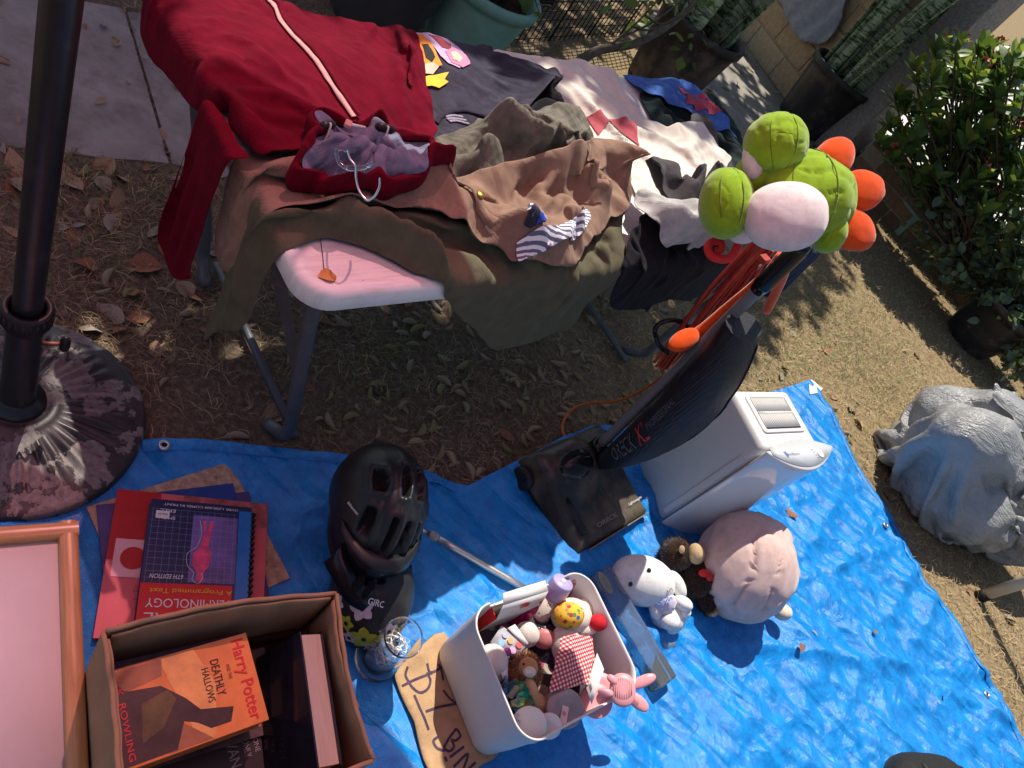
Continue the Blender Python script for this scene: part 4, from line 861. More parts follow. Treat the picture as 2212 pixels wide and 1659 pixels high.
def canopy_mat():
    m, nt, b = nodes_of('red canopy cloth'); b.inputs['Base Color'].default_value = (.6, .05, .08, 1); b.inputs['Roughness'].default_value = .8
    t_ = nt.nodes.new('ShaderNodeBsdfTranslucent'); t_.inputs[0].default_value = (1.0, .40, .5, 1); mx = nt.nodes.new('ShaderNodeMixShader'); mx.inputs[0].default_value = .85
    nt.links.new(b.outputs[0], mx.inputs[1]); nt.links.new(t_.outputs[0], mx.inputs[2])
    tp_ = nt.nodes.new('ShaderNodeBsdfTransparent'); tp_.inputs[0].default_value = (1, .42, .5, 1); m2 = nt.nodes.new('ShaderNodeMixShader'); m2.inputs[0].default_value = .26; nt.links.new(mx.outputs[0], m2.inputs[1]); nt.links.new(tp_.outputs[0], m2.inputs[2])      # open weave
    nt.links.new(m2.outputs[0], nt.nodes['Material Output'].inputs[0]); return m
CR, CZ0, CZ1 = 1.13, 1.86, 2.16; cmm = canopy_mat(); CPH = .2
for k in range(8):
    a0, a1 = CPH+k*math.pi/4, CPH+(k+1)*math.pi/4; rows = []
    for u in np.linspace(0, 1, 9):
        p0, p1 = V3(math.cos(a0), math.sin(a0), 0)*CR*u, V3(math.cos(a1), math.sin(a1), 0)*CR*u; z = CZ1+(CZ0-CZ1)*u**1.25
        rows.append([p0+(p1-p0)*s+V3(0, 0, z-.03*u*math.sin(math.pi*s)) for s in np.linspace(0, 1, 7)])
    t = MB(); t.grid(np.array(rows)); t.build('canopy_panel', cmm, um)
    t = MB(); t.tube([V3(math.cos(a0), math.sin(a0), 0)*CR*u+V3(0, 0, CZ1+(CZ0-CZ1)*u**1.25-.012) for u in np.linspace(0, 1, 9)], .006, 6); t.build('rib', pm, um)
    t = MB(); t.tube([(0, 0, 1.55), V3(math.cos(a0), math.sin(a0), 0)*CR*.5+V3(0, 0, CZ1+(CZ0-CZ1)*.42-.02)], .005, 6); t.build('strut', pm, um)

# shade tree: stands behind the table on the left, outside the picture
tr = thing('shade_tree', 'leafy tree outside the picture that shades the back of the table', 'tree', (-3.6, 6.2, 0))
def leafy(parent, center, semi, axis, n, seed, size, lm, name='crown', jit=.25):
    r_ = np.random.default_rng(seed); v, f = leaf_shape(1, .3, .1, .12, 4); fr = []; a = unit((*axis, 0)); bq = np.cross((0, 0, 1), a)
    p = r_.uniform(-1, 1, (n*5, 3)); rr_ = np.linalg.norm(p, axis=1); p = p[(rr_ < 1) & (r_.random(len(p)) > .25*(1-rr_))]
    w = p[:, :1]*semi[0]*a+p[:, 1:2]*semi[1]*bq+p[:, 2:]*V3(0, 0, semi[2]); w = w[fbm(w, 1.3, seed, 2) > .40][:n]
    for q in w: fr.append((np.asarray(center)+q, frame_from(unit(r_.normal(0, 1, 3)), roll=r_.normal(0, .6)), r_.uniform(*size)))
    v, f = scatter_leaves(fr, v, f); return mk(name, v, f, lm, parent, world=True)
leafy(tr, (-2.47, 5.42, 3.9), (3.1, 1.68, .9), (.42, .91), 12500, 3, (.09, .16), leaf_mat('shade leaf', (.05, .09, .03), (.14, .2, .03), .3))
leafy(tr, (-2.78, 3.12, 3.9), (1.35, .95, .7), (.2, .98), 4600, 5, (.09, .16), leaf_mat('shade leaf', (.05, .09, .03)), 'foliage')
t = MB(); t.tube(curve_pts([(0, 0, 0), (.1, -.1, 1.2), (.4, -.5, 2.4), (.9, -1.1, 3.6)], 16), np.linspace(.16, .07, 16), 12)
for q in ((1.4, .6, 3.9), (1.6, -2.2, 3.9), (.7, -2.6, 4.0), (.8, 1.0, 3.7)): t.tube(curve_pts([(.3, -.4, 2.2), (.3+q[0]*.3, -.4+q[1]*.4, 3.1), q], 10), np.linspace(.07, .02, 10), 8)
t.build('trunk', mat('tree bark', (.12, .09, .07), .95, .3, 14, 1, 60, .1), tr)

# ---- blue tarp
TP = [(-420, 1150), (120, 1030), (230, 985), (300, 962), (352, 956), (440, 961), (560, 972), (660, 983), (740, 992), (840, 1006), (905, 1020), (960, 1040), (1004, 1056), (1040, 1040), (1090, 1018), (1130, 1002), (1190, 972), (1245, 945), (1300, 938), (1400, 930), (1560, 880), (1690, 842), (1737, 828), (1759, 850), (1800, 912), (1822, 955), (1843, 1001), (1881, 1064), (1932, 1148), (1962, 1212), (1992, 1269), (2033, 1326), (2064, 1380), (2100, 1437), (2135, 1490), (2160, 1535), (2190, 1600), (2230, 1690)]
tarp_poly = np.array([U(x, y)[:2] for x, y in TP]+[(1.6, .1), (.8, -.3), (-.7, -.2)])
def tarp_h(v):
    v = np.atleast_2d(v); w = np.c_[fbm(v, 2.2, 61, 2), fbm(v, 2.2, 62, 2)]-.5; z = np.zeros(len(v))
    for k, (ang, a, fa, fx) in enumerate(((20, .011, 1.6, 7.5), (75, .010, 1.8, 8), (130, .007, 2.5, 13), (48, .005, 5, 22), (160, .0045, 6, 26))):
        c, s = math.cos(R(ang)), math.sin(R(ang)); q = v+w*.22; m = np.clip(fbm(v, 2.1, 80+k, 2)*2.4-.6, 0, 1)
        z += a*m*ridge(np.c_[(q[:, 0]*c+q[:, 1]*s)*fa, (-q[:, 0]*s+q[:, 1]*c)*fx], 1, 70+k)**3
    for c_, s_, a in (((1.05, 1.6), (.8, .6), .008), ((.9, 1.0), (.95, -.3), .006), ((1.3, 2.2), (.55, .83), .007)):   # old fold lines
        n = np.array([-s_[1], s_[0]])/np.hypot(*s_); d = (v-np.array(c_))@n; z += a*np.exp(-(d/.012)**2)
    # a raised fold at the near edge, beside the vacuum cleaner
    a, b_ = U(1030, 1052)[:2], U(1310, 945)[:2]; d = b_-a; l = np.hypot(*d); s = ((v-a)@d)/l**2; dist = np.abs((v-a)@np.array([-d[1], d[0]]))/l
    z += .05*np.exp(-(dist/.06)**2)*np.clip(1-np.abs(s-.5)*1.6, 0, 1)
    for cx, cy, rr in ((.5, 1.0, .22), (-.3, .68, .24), (.38, .78, .2), (0, .5, .3), (.2, .78, .08), (.06, .95, .13)): z *= 1-.9*np.exp(-(((v[:, 0]-cx)/rr)**2+((v[:, 1]-cy)/rr)**2)**2)
    return ground_h(v)*.5+.008+z*1.9
v, f = mesh_poly(tarp_poly, .021); z = tarp_h(v)
def tarp_mat():
    m, nt, b = nodes_of('blue tarpaulin'); f1 = noise_node(nt, 26, 6, .7); f2 = noise_node(nt, 4, 4, .6)
    o = ramp(nt, f1, [(.3, (.001, .14, .48)), (.7, (.004, .28, .74))]); k = ramp(nt, f2, [(.6, (0, 0, 0)), (.85, (.12, .12, .12))]); mx = nt.nodes.new('ShaderNodeMixRGB'); nt.links.new(k, mx.inputs[0]); nt.links.new(o, mx.inputs[1]); mx.inputs[2].default_value = (.16, .3, .55, 1)
    nt.links.new(mx.outputs[0], b.inputs['Base Color']); b.inputs['Specular IOR Level'].default_value = .55
    nt.links.new(ramp(nt, noise_node(nt, 60, 4, .7), [(.3, (.2,)*3), (.7, (.4,)*3)]), b.inputs['Roughness'])
    tc = nt.nodes.new('ShaderNodeTexCoord'); wq = nt.nodes.new('ShaderNodeTexNoise'); wq.inputs['Scale'].default_value = 6; nt.links.new(tc.outputs['Object'], wq.inputs['Vector']); pq = nt.nodes.new('ShaderNodeMixRGB'); pq.blend_type = 'ADD'; pq.inputs[0].default_value = .18; nt.links.new(tc.outputs['Object'], pq.inputs[1]); nt.links.new(wq.outputs['Color'], pq.inputs[2]); hsum = None
    for sc, am in ((5, .9), (12, .4), (30, .14), (80, .05)):        # crumpled facets
        vo = nt.nodes.new('ShaderNodeTexVoronoi'); vo.inputs['Scale'].default_value = sc; vo.inputs['Randomness'].default_value = 1; nt.links.new(pq.outputs[0], vo.inputs['Vector']); mu = nt.nodes.new('ShaderNodeMath'); mu.operation = 'MULTIPLY'; mu.inputs[1].default_value = am; nt.links.new(vo.outputs['Distance'], mu.inputs[0])
        if hsum is None: hsum = mu.outputs[0]
        else: ad = nt.nodes.new('ShaderNodeMath'); nt.links.new(hsum, ad.inputs[0]); nt.links.new(mu.outputs[0], ad.inputs[1]); hsum = ad.outputs[0]
    for rz, sc, am in ((.4, 2.2, 3.2), (1.6, 2.8, 2.6), (2.5, 4.5, 1.6)):          # long sharp creases
        mp = nt.nodes.new('ShaderNodeMapping'); mp.inputs['Rotation'].default_value = (0, 0, rz); mp.inputs['Scale'].default_value = (.35, 2.2, 1); nt.links.new(tc.outputs['Object'], mp.inputs[0]); no = nt.nodes.new('ShaderNodeTexNoise'); no.inputs['Scale'].default_value = sc; no.inputs['Detail'].default_value = .6; nt.links.new(mp.outputs[0], no.inputs['Vector'])
        pp_ = nt.nodes.new('ShaderNodeMath'); pp_.operation = 'PINGPONG'; pp_.inputs[1].default_value = .14; nt.links.new(no.outputs['Fac'], pp_.inputs[0]); mu = nt.nodes.new('ShaderNodeMath'); mu.operation = 'MULTIPLY'; mu.inputs[1].default_value = am*1.6; nt.links.new(pp_.outputs[0], mu.inputs[0]); ad = nt.nodes.new('ShaderNodeMath'); nt.links.new(hsum, ad.inputs[0]); nt.links.new(mu.outputs[0], ad.inputs[1]); hsum = ad.outputs[0]
    n1 = hsum; bn = nt.nodes.new('ShaderNodeBump'); bn.inputs['Strength'].default_value = 1; bn.inputs['Distance'].default_value = .012; nt.links.new(n1, bn.inputs['Height'])
    nt.links.new(bn.outputs[0], b.inputs['Normal']); weave_bump(m, 2400, .5, (0, 0, .5)); return m
TARPM = tarp_mat()
tarp = thing('tarp', 'creased blue tarpaulin spread on the ground under the goods', 'tarp', (.6, 1.4, 0))
mk('sheet', np.c_[v, z], f, TARPM, tarp, world=True)
for k0, k1 in ((3, 12), (22, 37)):                       # folded hem along the open edges
    e_ = resample(np.array([U(x, y)[:2] for x, y in TP[k0:k1+1]]), .03)[:-3]; e_ = e_[:int(np.argmax(np.hypot(*(e_-U(*TP[k1])[:2]).T) < .035))+1] if (np.hypot(*(e_-U(*TP[k1])[:2]).T) < .035).any() else e_
    tg = np.gradient(e_, axis=0); tg /= np.linalg.norm(tg, axis=1)[:, None]; nn = np.c_[-tg[:, 1], tg[:, 0]]; nn = nn if in_poly([e_[len(e_)//2]+nn[len(e_)//2]*.03], tarp_poly)[0] else -nn
    t = MB(); t.grid(np.stack([np.c_[q, tarp_h(q)+dz] for q, dz in ((e_+nn*.001, .001), (e_+nn*.004, .0042), (e_+nn*.026, .0042), (e_+nn*.029, .0015))], 1)); t.build('hem', TARPM, tarp, world=True)
def tz(x, y): return float(tarp_h(np.array([[x, y]]))[0])
alu = mat('dull aluminium', (.62, .62, .62), .35, .08, 60, metal=1)
for x, y in ((353, 967), (1908, 1137), (2122, 1503)):
    c = U(x, y, .012); n_ = .012; t = MB(); t.lathe([(.006, .001), (.007, .003), (.011, .0032), (.0135, .001), (.0138, -.001)], 24, (c[0], c[1], tz(c[0], c[1])+.0065)); t.build('grommet', alu, tarp, world=True)
    t = MB(); t.lathe([(0, .0006), (.0065, .0006)], 16, (c[0], c[1], tz(c[0], c[1])+.0065)); t.build('grommet_hole', mat('dark hole', (.01, .01, .01), .9, 0), tarp, world=True)
pq = [U(x, y)[:2] for x, y in ((1736, 829), (1743, 826), (1764, 848), (1757, 856), (1740, 858))]; v, f = mesh_poly(pq, .02); mk('corner_patch', np.c_[v, tarp_h(v)+.004], f, mat('white patch', (.75, .76, .76), .5, .1), tarp, world=True)

# ---- litter on the soil
SLABS = [np.array(SLAB1), np.array(SLAB2), np.array(STRIP)]
def free_ground(p):
    k = ~in_poly(p, tarp_poly)
    for s in SLABS: k &= ~in_poly(p, s)
    d = np.hypot(p[:, 0]-UB[0], p[:, 1]-UB[1]) > .245
    side = ((p-L0) @ nv) < -.08
    return k & d & side
def blades(n, region, seed, L, w, tilt, m, name, label, cat, dens=None):
    r_ = np.random.default_rng(seed); (x0, y0), (x1, y1) = region; P_ = []
    while sum(map(len, P_)) < n:
        p = np.c_[r_.uniform(x0, x1, n), r_.uniform(y0, y1, n)]; k = free_ground(p)
        if dens: k &= r_.random(n) < dens(p)
        P_.append(p[k])
    p = np.concatenate(P_)[:n]; z = ground_h(p); a = r_.uniform(0, 2*np.pi, n); ln = r_.uniform(*L, n); wd_ = r_.uniform(*w, n); el = np.abs(r_.normal(0, tilt, n)); bend = r_.normal(0, .5, n)
    d = np.c_[np.cos(a)*np.cos(el), np.sin(a)*np.cos(el), np.sin(el)]; s = np.c_[-np.sin(a), np.cos(a), r_.normal(0, .3, n)]
    o = np.c_[p, z+.001+r_.uniform(0, .006, n)]; V_ = np.empty((n, 6, 3))
    for i, (u, wf) in enumerate(((0, 1), (.5, 1), (1, .35))):
        c = o+d*(ln*u)[:, None]+s*(bend*ln*.25*np.sin(np.pi*u))[:, None]; c[:, 2] += (.004*np.sin(np.pi*u))
        V_[:, i*2] = c-s*(wd_*wf*.5)[:, None]; V_[:, i*2+1] = c+s*(wd_*wf*.5)[:, None]
    i = (np.arange(n)*6)[:, None]; F_ = np.concatenate([i+[[0, 1, 3, 2]], i+[[2, 3, 5, 4]]], 1).reshape(-1, 4)
    me = bpy.data.meshes.new(name); me.vertices.add(n*6); me.vertices.foreach_set('co', V_.ravel()); me.loops.add(len(F_)*4); me.loops.foreach_set('vertex_index', F_.ravel().astype(np.int32)); me.polygons.add(len(F_)); me.polygons.foreach_set('loop_start', (np.arange(len(F_))*4).astype(np.int32)); me.update(calc_edges=True); me.materials.append(m)
    o_ = bpy.data.objects.new(name, me); COL.objects.link(o_); return tag(o_, label, cat, kind='stuff')
def sunny(p): return np.clip((p[:, 0]*.5+p[:, 1]*.45-.85)*1.2, .04, 1)
def shady(p): return np.clip(1.15-sunny(p)*.8, .2, 1)*np.clip(fbm(p, 4, 77, 3)*3-.9, .12, 1)
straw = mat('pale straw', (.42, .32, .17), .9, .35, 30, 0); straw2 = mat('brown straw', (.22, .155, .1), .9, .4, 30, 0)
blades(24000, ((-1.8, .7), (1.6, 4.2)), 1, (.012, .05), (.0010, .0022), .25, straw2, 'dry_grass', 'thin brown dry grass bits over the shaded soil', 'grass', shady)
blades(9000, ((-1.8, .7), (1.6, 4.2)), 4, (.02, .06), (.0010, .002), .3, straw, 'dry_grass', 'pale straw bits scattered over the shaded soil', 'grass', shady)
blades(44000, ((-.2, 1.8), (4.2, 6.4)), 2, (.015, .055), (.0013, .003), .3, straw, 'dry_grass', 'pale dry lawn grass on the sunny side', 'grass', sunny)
ggn = mat('green grass blade', (.11, .2, .035), .7, .35, 30, 0)
gc = [U(x, y)[:2] for x, y in ((1745, 640), (1800, 690), (1850, 730), (1880, 760), (1700, 690), (1430, 870), (1690, 850), (150, 365), (230, 380), (40, 560), (840, 790), (1640, 820), (1700, 800), (1790, 770))]
blades(3600, ((-1.6, .9), (3.2, 5.2)), 3, (.02, .05), (.0012, .0024), .8, ggn, 'green_grass', 'sparse green grass tufts growing through the dry lawn', 'grass', lambda p: np.clip(sum(np.exp(-((p-c)**2).sum(1)/(.16 if i < 5 else .02)) for i, c in enumerate(gc)), 0, 1)+.002)
# fallen seed pods and leaves, each on its own
def pod_mesh(k):
    r_ = np.random.default_rng(k); b = MB(); n = 8; t_ = np.linspace(0, 1, n); c = np.c_[t_-.5, .16*np.sin(np.pi*t_)*(1 if k % 2 else -1), 0*t_]; b.tube(c, .17*np.sin(np.pi*np.clip(t_*.92+.04, 0, 1))**.7, 7)
    o = b.build('seed_pod', [mat('tan pod', (.34, .25, .155), .75, .35, 60, .4, 200), mat('grey brown pod', (.3, .24, .17), .8, .35, 60, .4, 200), mat('olive pod', (.22, .2, .08), .7, .3, 60)][k % 3], None); me = o.data; bpy.data.objects.remove(o); return me
pods = [pod_mesh(k) for k in range(6)]
def leaf_lit(k):
    v, f = leaf_shape(1, [.2, .3, .38, .26][k % 4], [.5, -.4, .7, .25][k % 4], [.35, -.3, .1, -.25][k % 4], 7); o = mk('fallen_leaf', v-V3(.5, 0, 0), f, [mat('tan dry leaf', (.36, .24, .14), .8, .35, 40, .3, 120), mat('rust dry leaf', (.3, .13, .07), .8, .35, 40, .3, 120), mat('grey dry leaf', (.3, .25, .19), .85, .3, 40, .3, 120)][k % 3], None); me = o.data; bpy.data.objects.remove(o); return me
lits = [leaf_lit(k) for k in range(12)]
def litter(meshes, n, region, seed, size, name, label, cat, group, dens, lift, tilt):
    r_ = np.random.default_rng(seed); c = 0
    while c < n:
        p = np.array([[r_.uniform(region[0][0], region[1][0]), r_.uniform(region[0][1], region[1][1])]])
        if not free_ground(p)[0] or r_.random() > dens(p)[0]: continue
        s = r_.uniform(*size); o = bpy.data.objects.new(name, meshes[r_.integers(len(meshes))]); COL.objects.link(o)
        o.matrix_basis = Matrix.Translation((p[0, 0], p[0, 1], float(ground_h(p)[0])+lift*s)) @ Euler((r_.normal(0, tilt), r_.normal(0, tilt), r_.uniform(0, 6.28))).to_matrix().to_4x4() @ Matrix.Scale(s, 4); tag(o, label, cat, group); c += 1
def und(p): return np.exp(-((p[:, 0]-.05)/.55)**2-((p[:, 1]-1.55)/.6)**2)+.12
litter(pods, 270, ((-1.3, .8), (1.3, 3.2)), 31, (.03, .062), 'seed_pod', 'small dry brown seed pod on the bare soil', 'seed pod', 'seed pods scattered on the soil', und, .13, .25)
litter(lits, 120, ((-1.9, .7), (.2, 2.4)), 32, (.035, .085), 'fallen_leaf', 'curled dry leaf on the shaded soil', 'leaf', 'dry leaves on the shaded soil', lambda p: np.exp(-((p[:, 0]+1.1)/.5)**2-((p[:, 1]-1.25)/.5)**2)+.06, .05, .3)
litter(lits, 110, ((.2, 2.0), (3.4, 6.2)), 33, (.03, .07), 'fallen_leaf', 'small dry leaf on the sunny pale grass', 'leaf', 'dry leaves on the sunny grass', lambda p: np.full(len(p), .5), .05, .3)
def slab_litter(polys, n, seed, size, label, group, z):
    r_ = np.random.default_rng(seed); c = 0; pts = np.concatenate(polys); lo, hi = pts.min(0), pts.max(0)
    while c < n:
        p = r_.uniform(lo, hi)
        if not any(in_poly([p], q)[0] and poly_dist([p], q)[0] > .05 for q in polys): continue
        o = bpy.data.objects.new('fallen_leaf', (lits+pods)[r_.integers(len(lits)+len(pods))]); COL.objects.link(o); s = r_.uniform(*size)
        o.matrix_basis = Matrix.Translation((p[0], p[1], z+.06*s)) @ Euler((r_.normal(0, .15), r_.normal(0, .15), r_.uniform(0, 6.28))).to_matrix().to_4x4() @ Matrix.Scale(s, 4); tag(o, label, 'leaf', group); c += 1
slab_litter([np.array(SLAB1), np.array(SLAB2)], 44, 35, (.02, .055), 'small dry leaf or pod on the concrete slab', 'dry bits on the concrete slab', .022)
slab_litter([np.array(STRIP)], 40, 36, (.04, .09), 'dry leaf on the walkway by the block wall', 'dry leaves on the walkway', .02)
for k, (x, y, s) in enumerate(((1702, 1112, .05), (2030, 1508, .02), (1742, 1374, .025), (1872, 1372, .03), (1705, 1408, .03))):
    p = U(x, y, .015); o = bpy.data.objects.new('fallen_leaf', lits[(1, 4, 0, 7, 10)[k]]); COL.objects.link(o)
    o.matrix_basis = Matrix.Translation((p[0], p[1], tz(p[0], p[1])+.008)) @ Euler((.1, .1, k*1.3)).to_matrix().to_4x4() @ Matrix.Scale(s, 4); tag(o, 'brown leaf fragment lying on the sunny part of the tarp', 'leaf', 'leaf fragments on the tarp')
# ============================================================ GOODS ON THE TARP
CR_, CD_, CF_ = RM[:, 0], RM[:, 1], RM[:, 2]
def W(x, y, dep): return np.array([0, 0, CAM_H])+dep*(CF_+(x-1106)/FPX*CR_+(y-829.5)/FPX*CD_)
def depth_of(p): return float((np.asarray(p)-V3(0, 0, CAM_H)) @ CF_)

# ---- bicycle helmets, stacked
def helmet_shell(a, b, c, vents, recess=.018, nlat=46, nlon=128, ridges=None, maxang=100, squash=.9):
    th = np.linspace(0.0, R(maxang), nlat); ph = np.arange(nlon+1)/nlon*2*np.pi; T, P_ = np.meshgrid(th, ph, indexing='ij')
    x, y, z = np.sin(T)*np.cos(P_), np.sin(T)*np.sin(P_), np.cos(T)
    pl = np.c_[x.ravel(), y.ravel()]*np.clip(1/np.maximum(1, np.hypot(x, y).ravel()), 0, 1)[:, None]
    up = z.ravel() > .05; dsp = np.zeros(len(pl)); inn = np.zeros(len(pl))
    for poly in vents:
        d = poly_dist(pl, poly); s = np.where(in_poly(pl, poly), d, -d); k = np.clip(s/.035+.35, 0, 1); k = k*k*(3-2*k); inn = np.maximum(inn, k*up); dsp += .25*np.exp(-((s+.05)/.04)**2)*up*.12
    if ridges is not None: dsp += ridges(pl)*up
    rad = 1+dsp-inn*recess/a
    X_, Y_, Z_ = x.ravel()*a*rad, y.ravel()*b*rad, z.ravel()*c*rad
    Z_ = np.where(Z_ < 0, Z_*.8, Z_); Z_ += .018*np.abs(pl[:, 1])**2*(pl[:, 1] < 0)*0
    G_ = np.stack([X_, Y_, Z_], -1).reshape(nlat, nlon+1, 3); b_ = MB(); b_.grid(G_)
    fm = inn.reshape(nlat, nlon+1); fi = (np.minimum(np.minimum(fm[:-1, :-1], fm[1:, 1:]), np.minimum(fm[1:, :-1], fm[:-1, 1:])) > .75).astype(int).ravel()
    return b_, fi
def plan(c): return [((x-1200)/407*.93, -(y-1075)/500*-1*.95*-1*-1) for x, y in c]
def rp(x0, y0, x1, y1, k=.12): return [(x0+k*(x1-x0), y0), (x1-k*(x1-x0), y0+.02), (x1, (y0+y1)/2), (x1-k*(x1-x0), y1), (x0+k*(x1-x0), y1), (x0, (y0+y1)/2)]
hf = unit(np.array([.60, -.80, 0])); hr = unit(np.cross(hf, (0, 0, 1)))          # front and right-hand side of the stack
matte = mat('matte black helmet', (.014, .015, .017), .3, .25, 60, .2, 500, .45); gloss = mat('gloss black helmet', (.012, .012, .016), .22, .15, 30, 0, 100, .5); foam = mat('grey foam', (.05, .05, .052), .9, .2, 100, .5, 300)
hole = mat('helmet inside', (.006, .006, .007), .9, .1)
def helmet_frame(loc, roll=0., pitch=0., yaw=0.):
    m = axes(x=hr, y=hf, z=(0, 0, 1)); return m @ Euler((pitch, roll, yaw)).to_matrix()
# floral helmet at the bottom
hb_ = thing('floral_helmet', 'black bicycle helmet with white and lime flower prints, lowest in the stack', 'helmet', (*U(800, 1284, .055)[:2], .055), helmet_frame(None, -.1, -.05))
sh_, fi = helmet_shell(.095, .12, .115, [rp(.25, -.3, .4, .1)], maxang=106); sh_.build('shell', mat('satin black helmet', (.02, .02, .022), .4, .2, 50, .1, 300, .45), hb_)
def on_hel(a, b, c, lon, lat, off=.001):
    "point and frame on the ellipsoid: lon from the front (degrees, to the right), lat above the rim"
    t, p = R(90-lat), R(90-lon); n = V3(math.sin(t)*math.cos(p), math.sin(t)*math.sin(p), math.cos(t)); q = n*V3(a, b, c); nn = unit(n/V3(a, b, c)); return q+nn*off, nn
def decal(parent, a, b, c, lon, lat, shapes, m, name, off=.0012, rot=0.):
    "flat shapes (2D, metres) wrapped on the ellipsoid"
    q, n = on_hel(a, b, c, lon, lat, 0); ex = unit(np.cross((0, 0, 1), n)); ey = np.cross(n, ex); ca, sa = math.cos(rot), math.sin(rot); ex, ey = ex*ca+ey*sa, -ex*sa+ey*ca; B_ = MB()
    for s in shapes:
        v, f = mesh_poly(s, .006); p = q+v[:, :1]*ex+v[:, 1:]*ey; k = np.sqrt(((p/V3(a, b, c))**2).sum(1)); p = p/k[:, None]*(1+off/.1); B_.add(p, f.tolist())
    return B_.build(name, m, parent)
def petal(ang, L, w, n=9):
    t_ = np.linspace(0, 1, n); h = w*np.sin(np.pi*t_**.8)**.7; u = np.r_[L*(.12+.88*t_), (L*(.12+.88*t_))[::-1]]; s = np.r_[h, -h[::-1]]; c, s_ = math.cos(ang), math.sin(ang); p = np.c_[u*c-s*s_, u*s_+s*c]; return p[np.r_[True, np.hypot(*np.diff(p, axis=0).T) > 1e-4]]
lime = mat('lime print', (.42, .45, .03), .45, .15, 80); whp = mat('lilac white print', (.6, .52, .6), .45, .12, 80)
for lon, lat, L, m_ in ((48, 40, .03, whp), (-2, 8, .022, whp), (30, 4, .018, whp), (-30, 8, .02, lime), (-66, 14, .026, whp), (46, 14, .02, lime), (16, 16, .034, lime), (-12, 34, .024, whp), (78, 40, .026, lime), (-48, 26, .026, whp), (70, 12, .02, whp)):
    for k in range(5): decal(hb_, .095, .12, .115, lon, lat, [petal(k*1.2566+lon, L, L*.36)], m_, 'petal', .0012)
    decal(hb_, .095, .12, .115, lon, lat, [[(.005*math.cos(a), .005*math.sin(a)) for a in np.linspace(0, 6.28, 9)[:-1]]], matte, 'flower_centre', .0022)
for k in range(9): decal(hb_, .095, .12, .115, -24, 22, [petal(.3+k*.36, .03+.008*math.sin(k), .0045)], lime, 'leaf_print', .0014)
for k in range(14): decal(hb_, .095, .12, .115, -8+(k % 4)*3.2, 12+(k//4)*5, [[(.0022*math.cos(a), .0022*math.sin(a)) for a in np.linspace(0, 6.28, 7)[:-1]]], whp, 'dot_print', .0014)
# middle helmet: black, with a peaked visor
hm_ = thing('visor_helmet', 'black bicycle helmet with a vented peak, in the middle of the stack', 'helmet', (*U(806, 1142, .14)[:2], .135), helmet_frame(None, -.28, -.12))
v2 = [rp(-.55, -.5, -.38, -.1), rp(.38, -.5, .55, -.1), rp(-.18, -.5, -.06, .1), rp(.06, -.5, .18, .1), rp(-.5, .05, -.34, .45), rp(.34, .05, .5, .45)]
sh_, fi = helmet_shell(.107, .135, .125, v2, maxang=104); sh_.build('shell', [gloss, hole], hm_, midx=fi)
rows = []
for u in np.linspace(-1, 1, 25):
    ang = R(90-u*62); r0, r1 = .99, 1.0+.30*(1-abs(u)**2.2)+.12
    base_ = V3(.107*math.cos(ang), .135*math.sin(ang), .03); tip = V3(.112*math.cos(ang)*1.06, .135*math.sin(ang)*1.0+.055*(1-.35*abs(u)), .012-.02*abs(u)+.012*math.cos(u*9)*.4)
    rows.append([base_+(tip-base_)*s+V3(0, 0, .016*math.sin(math.pi*s)) for s in (0, .33, .66, 1)])
b_ = MB(); b_.grid(np.array(rows)); b_.build('visor', gloss, hm_, solid=.004, soff=0)
for s in (-1, 1):
    for k, (x, y) in enumerate(((.018, .150), (.045, .142))):
        t = MB(); t.ball((s*x, y, .036), (.011, .022, .004), 14, 6, rot=(-.35, 0, -s*.35)); t.build('vent_slot', hole, hm_)
wl = mat('white lettering', (.75, .75, .75), .5, .05)
letter('GIRO', wl, hm_, (.0, .172, .038), (-1, 0, 0), (0, -.93, .35), width=.045, height=.014, bold=.012, lift=.008)
letter('GIRO', wl, hm_, (-.070, .141, .033), (-.78, -.62, .0), np.cross((-.25, .35, .9), (-.78, -.62, .0)), width=.036, height=.010, bold=.012, lift=.004)
letter('GIRO', wl, hm_, on_hel(.107, .135, .125, 70, 34, .004)[0], unit(V3(-.25, 1, -.25)), unit(V3(-.6, .1, .78)), width=.055, height=.014, bold=.012, lift=.003)
for k in range(3):
    t = MB(); t.tube(curve_pts([(-.09, -.02+.02*k, -.01), (-.13, -.03+.03*k, -.06), (-.12+.02*k, .02, -.1), (-.09, .04, -.115)], 16), .0045, 5); t.build('strap', mat('black webbing', (.012, .012, .013), .8), hm_)
# top helmet
ht = thing('ribbed_helmet', 'matte black ribbed bicycle helmet with many vents, top of the stack', 'helmet', (*U(826, 1072, .26)[:2], .225), helmet_frame(None, -.10, .12))
def pv_old(x1, y0, x0, y1): return rp(-(x0-1200)/430, (y0-1060)/560, -(x1-1200)/430, (y1-1060)/560)
def pv(x0, y0, x1, y1):
    out = []
    for x, y in resample(rp(x0, y0, x1, y1), 30.):       # seen from 40 degrees above the front
        a, b = (x-1200)/415, (y-1075)/520; c = math.sqrt(max(.0, 1-a*a-b*b)); out.append((-a, b*math.cos(R(40))+c*math.sin(R(40))))
    return out
v3 = [pv(1172, 700, 1250, 935), pv(1318, 700, 1420, 935), pv(955, 780, 1065, 940), pv(1488, 800, 1565, 940), pv(940, 1090, 1022, 1310), pv(1150, 1120, 1205, 1420), pv(1275, 1130, 1335, 1390), pv(1392, 1120, 1450, 1380), pv(1525, 1090, 1590, 1260)]
sh_, fi = helmet_shell(.106, .138, .13, v3, recess=.02, maxang=98, ridges=lambda p: .06*np.clip(np.cos(p[:, 0]*15.5+.4), 0, 1)*np.clip(p[:, 1]*1.2+.75, 0, 1)*np.clip(1-np.abs(p[:, 0])*1.1, 0, 1))
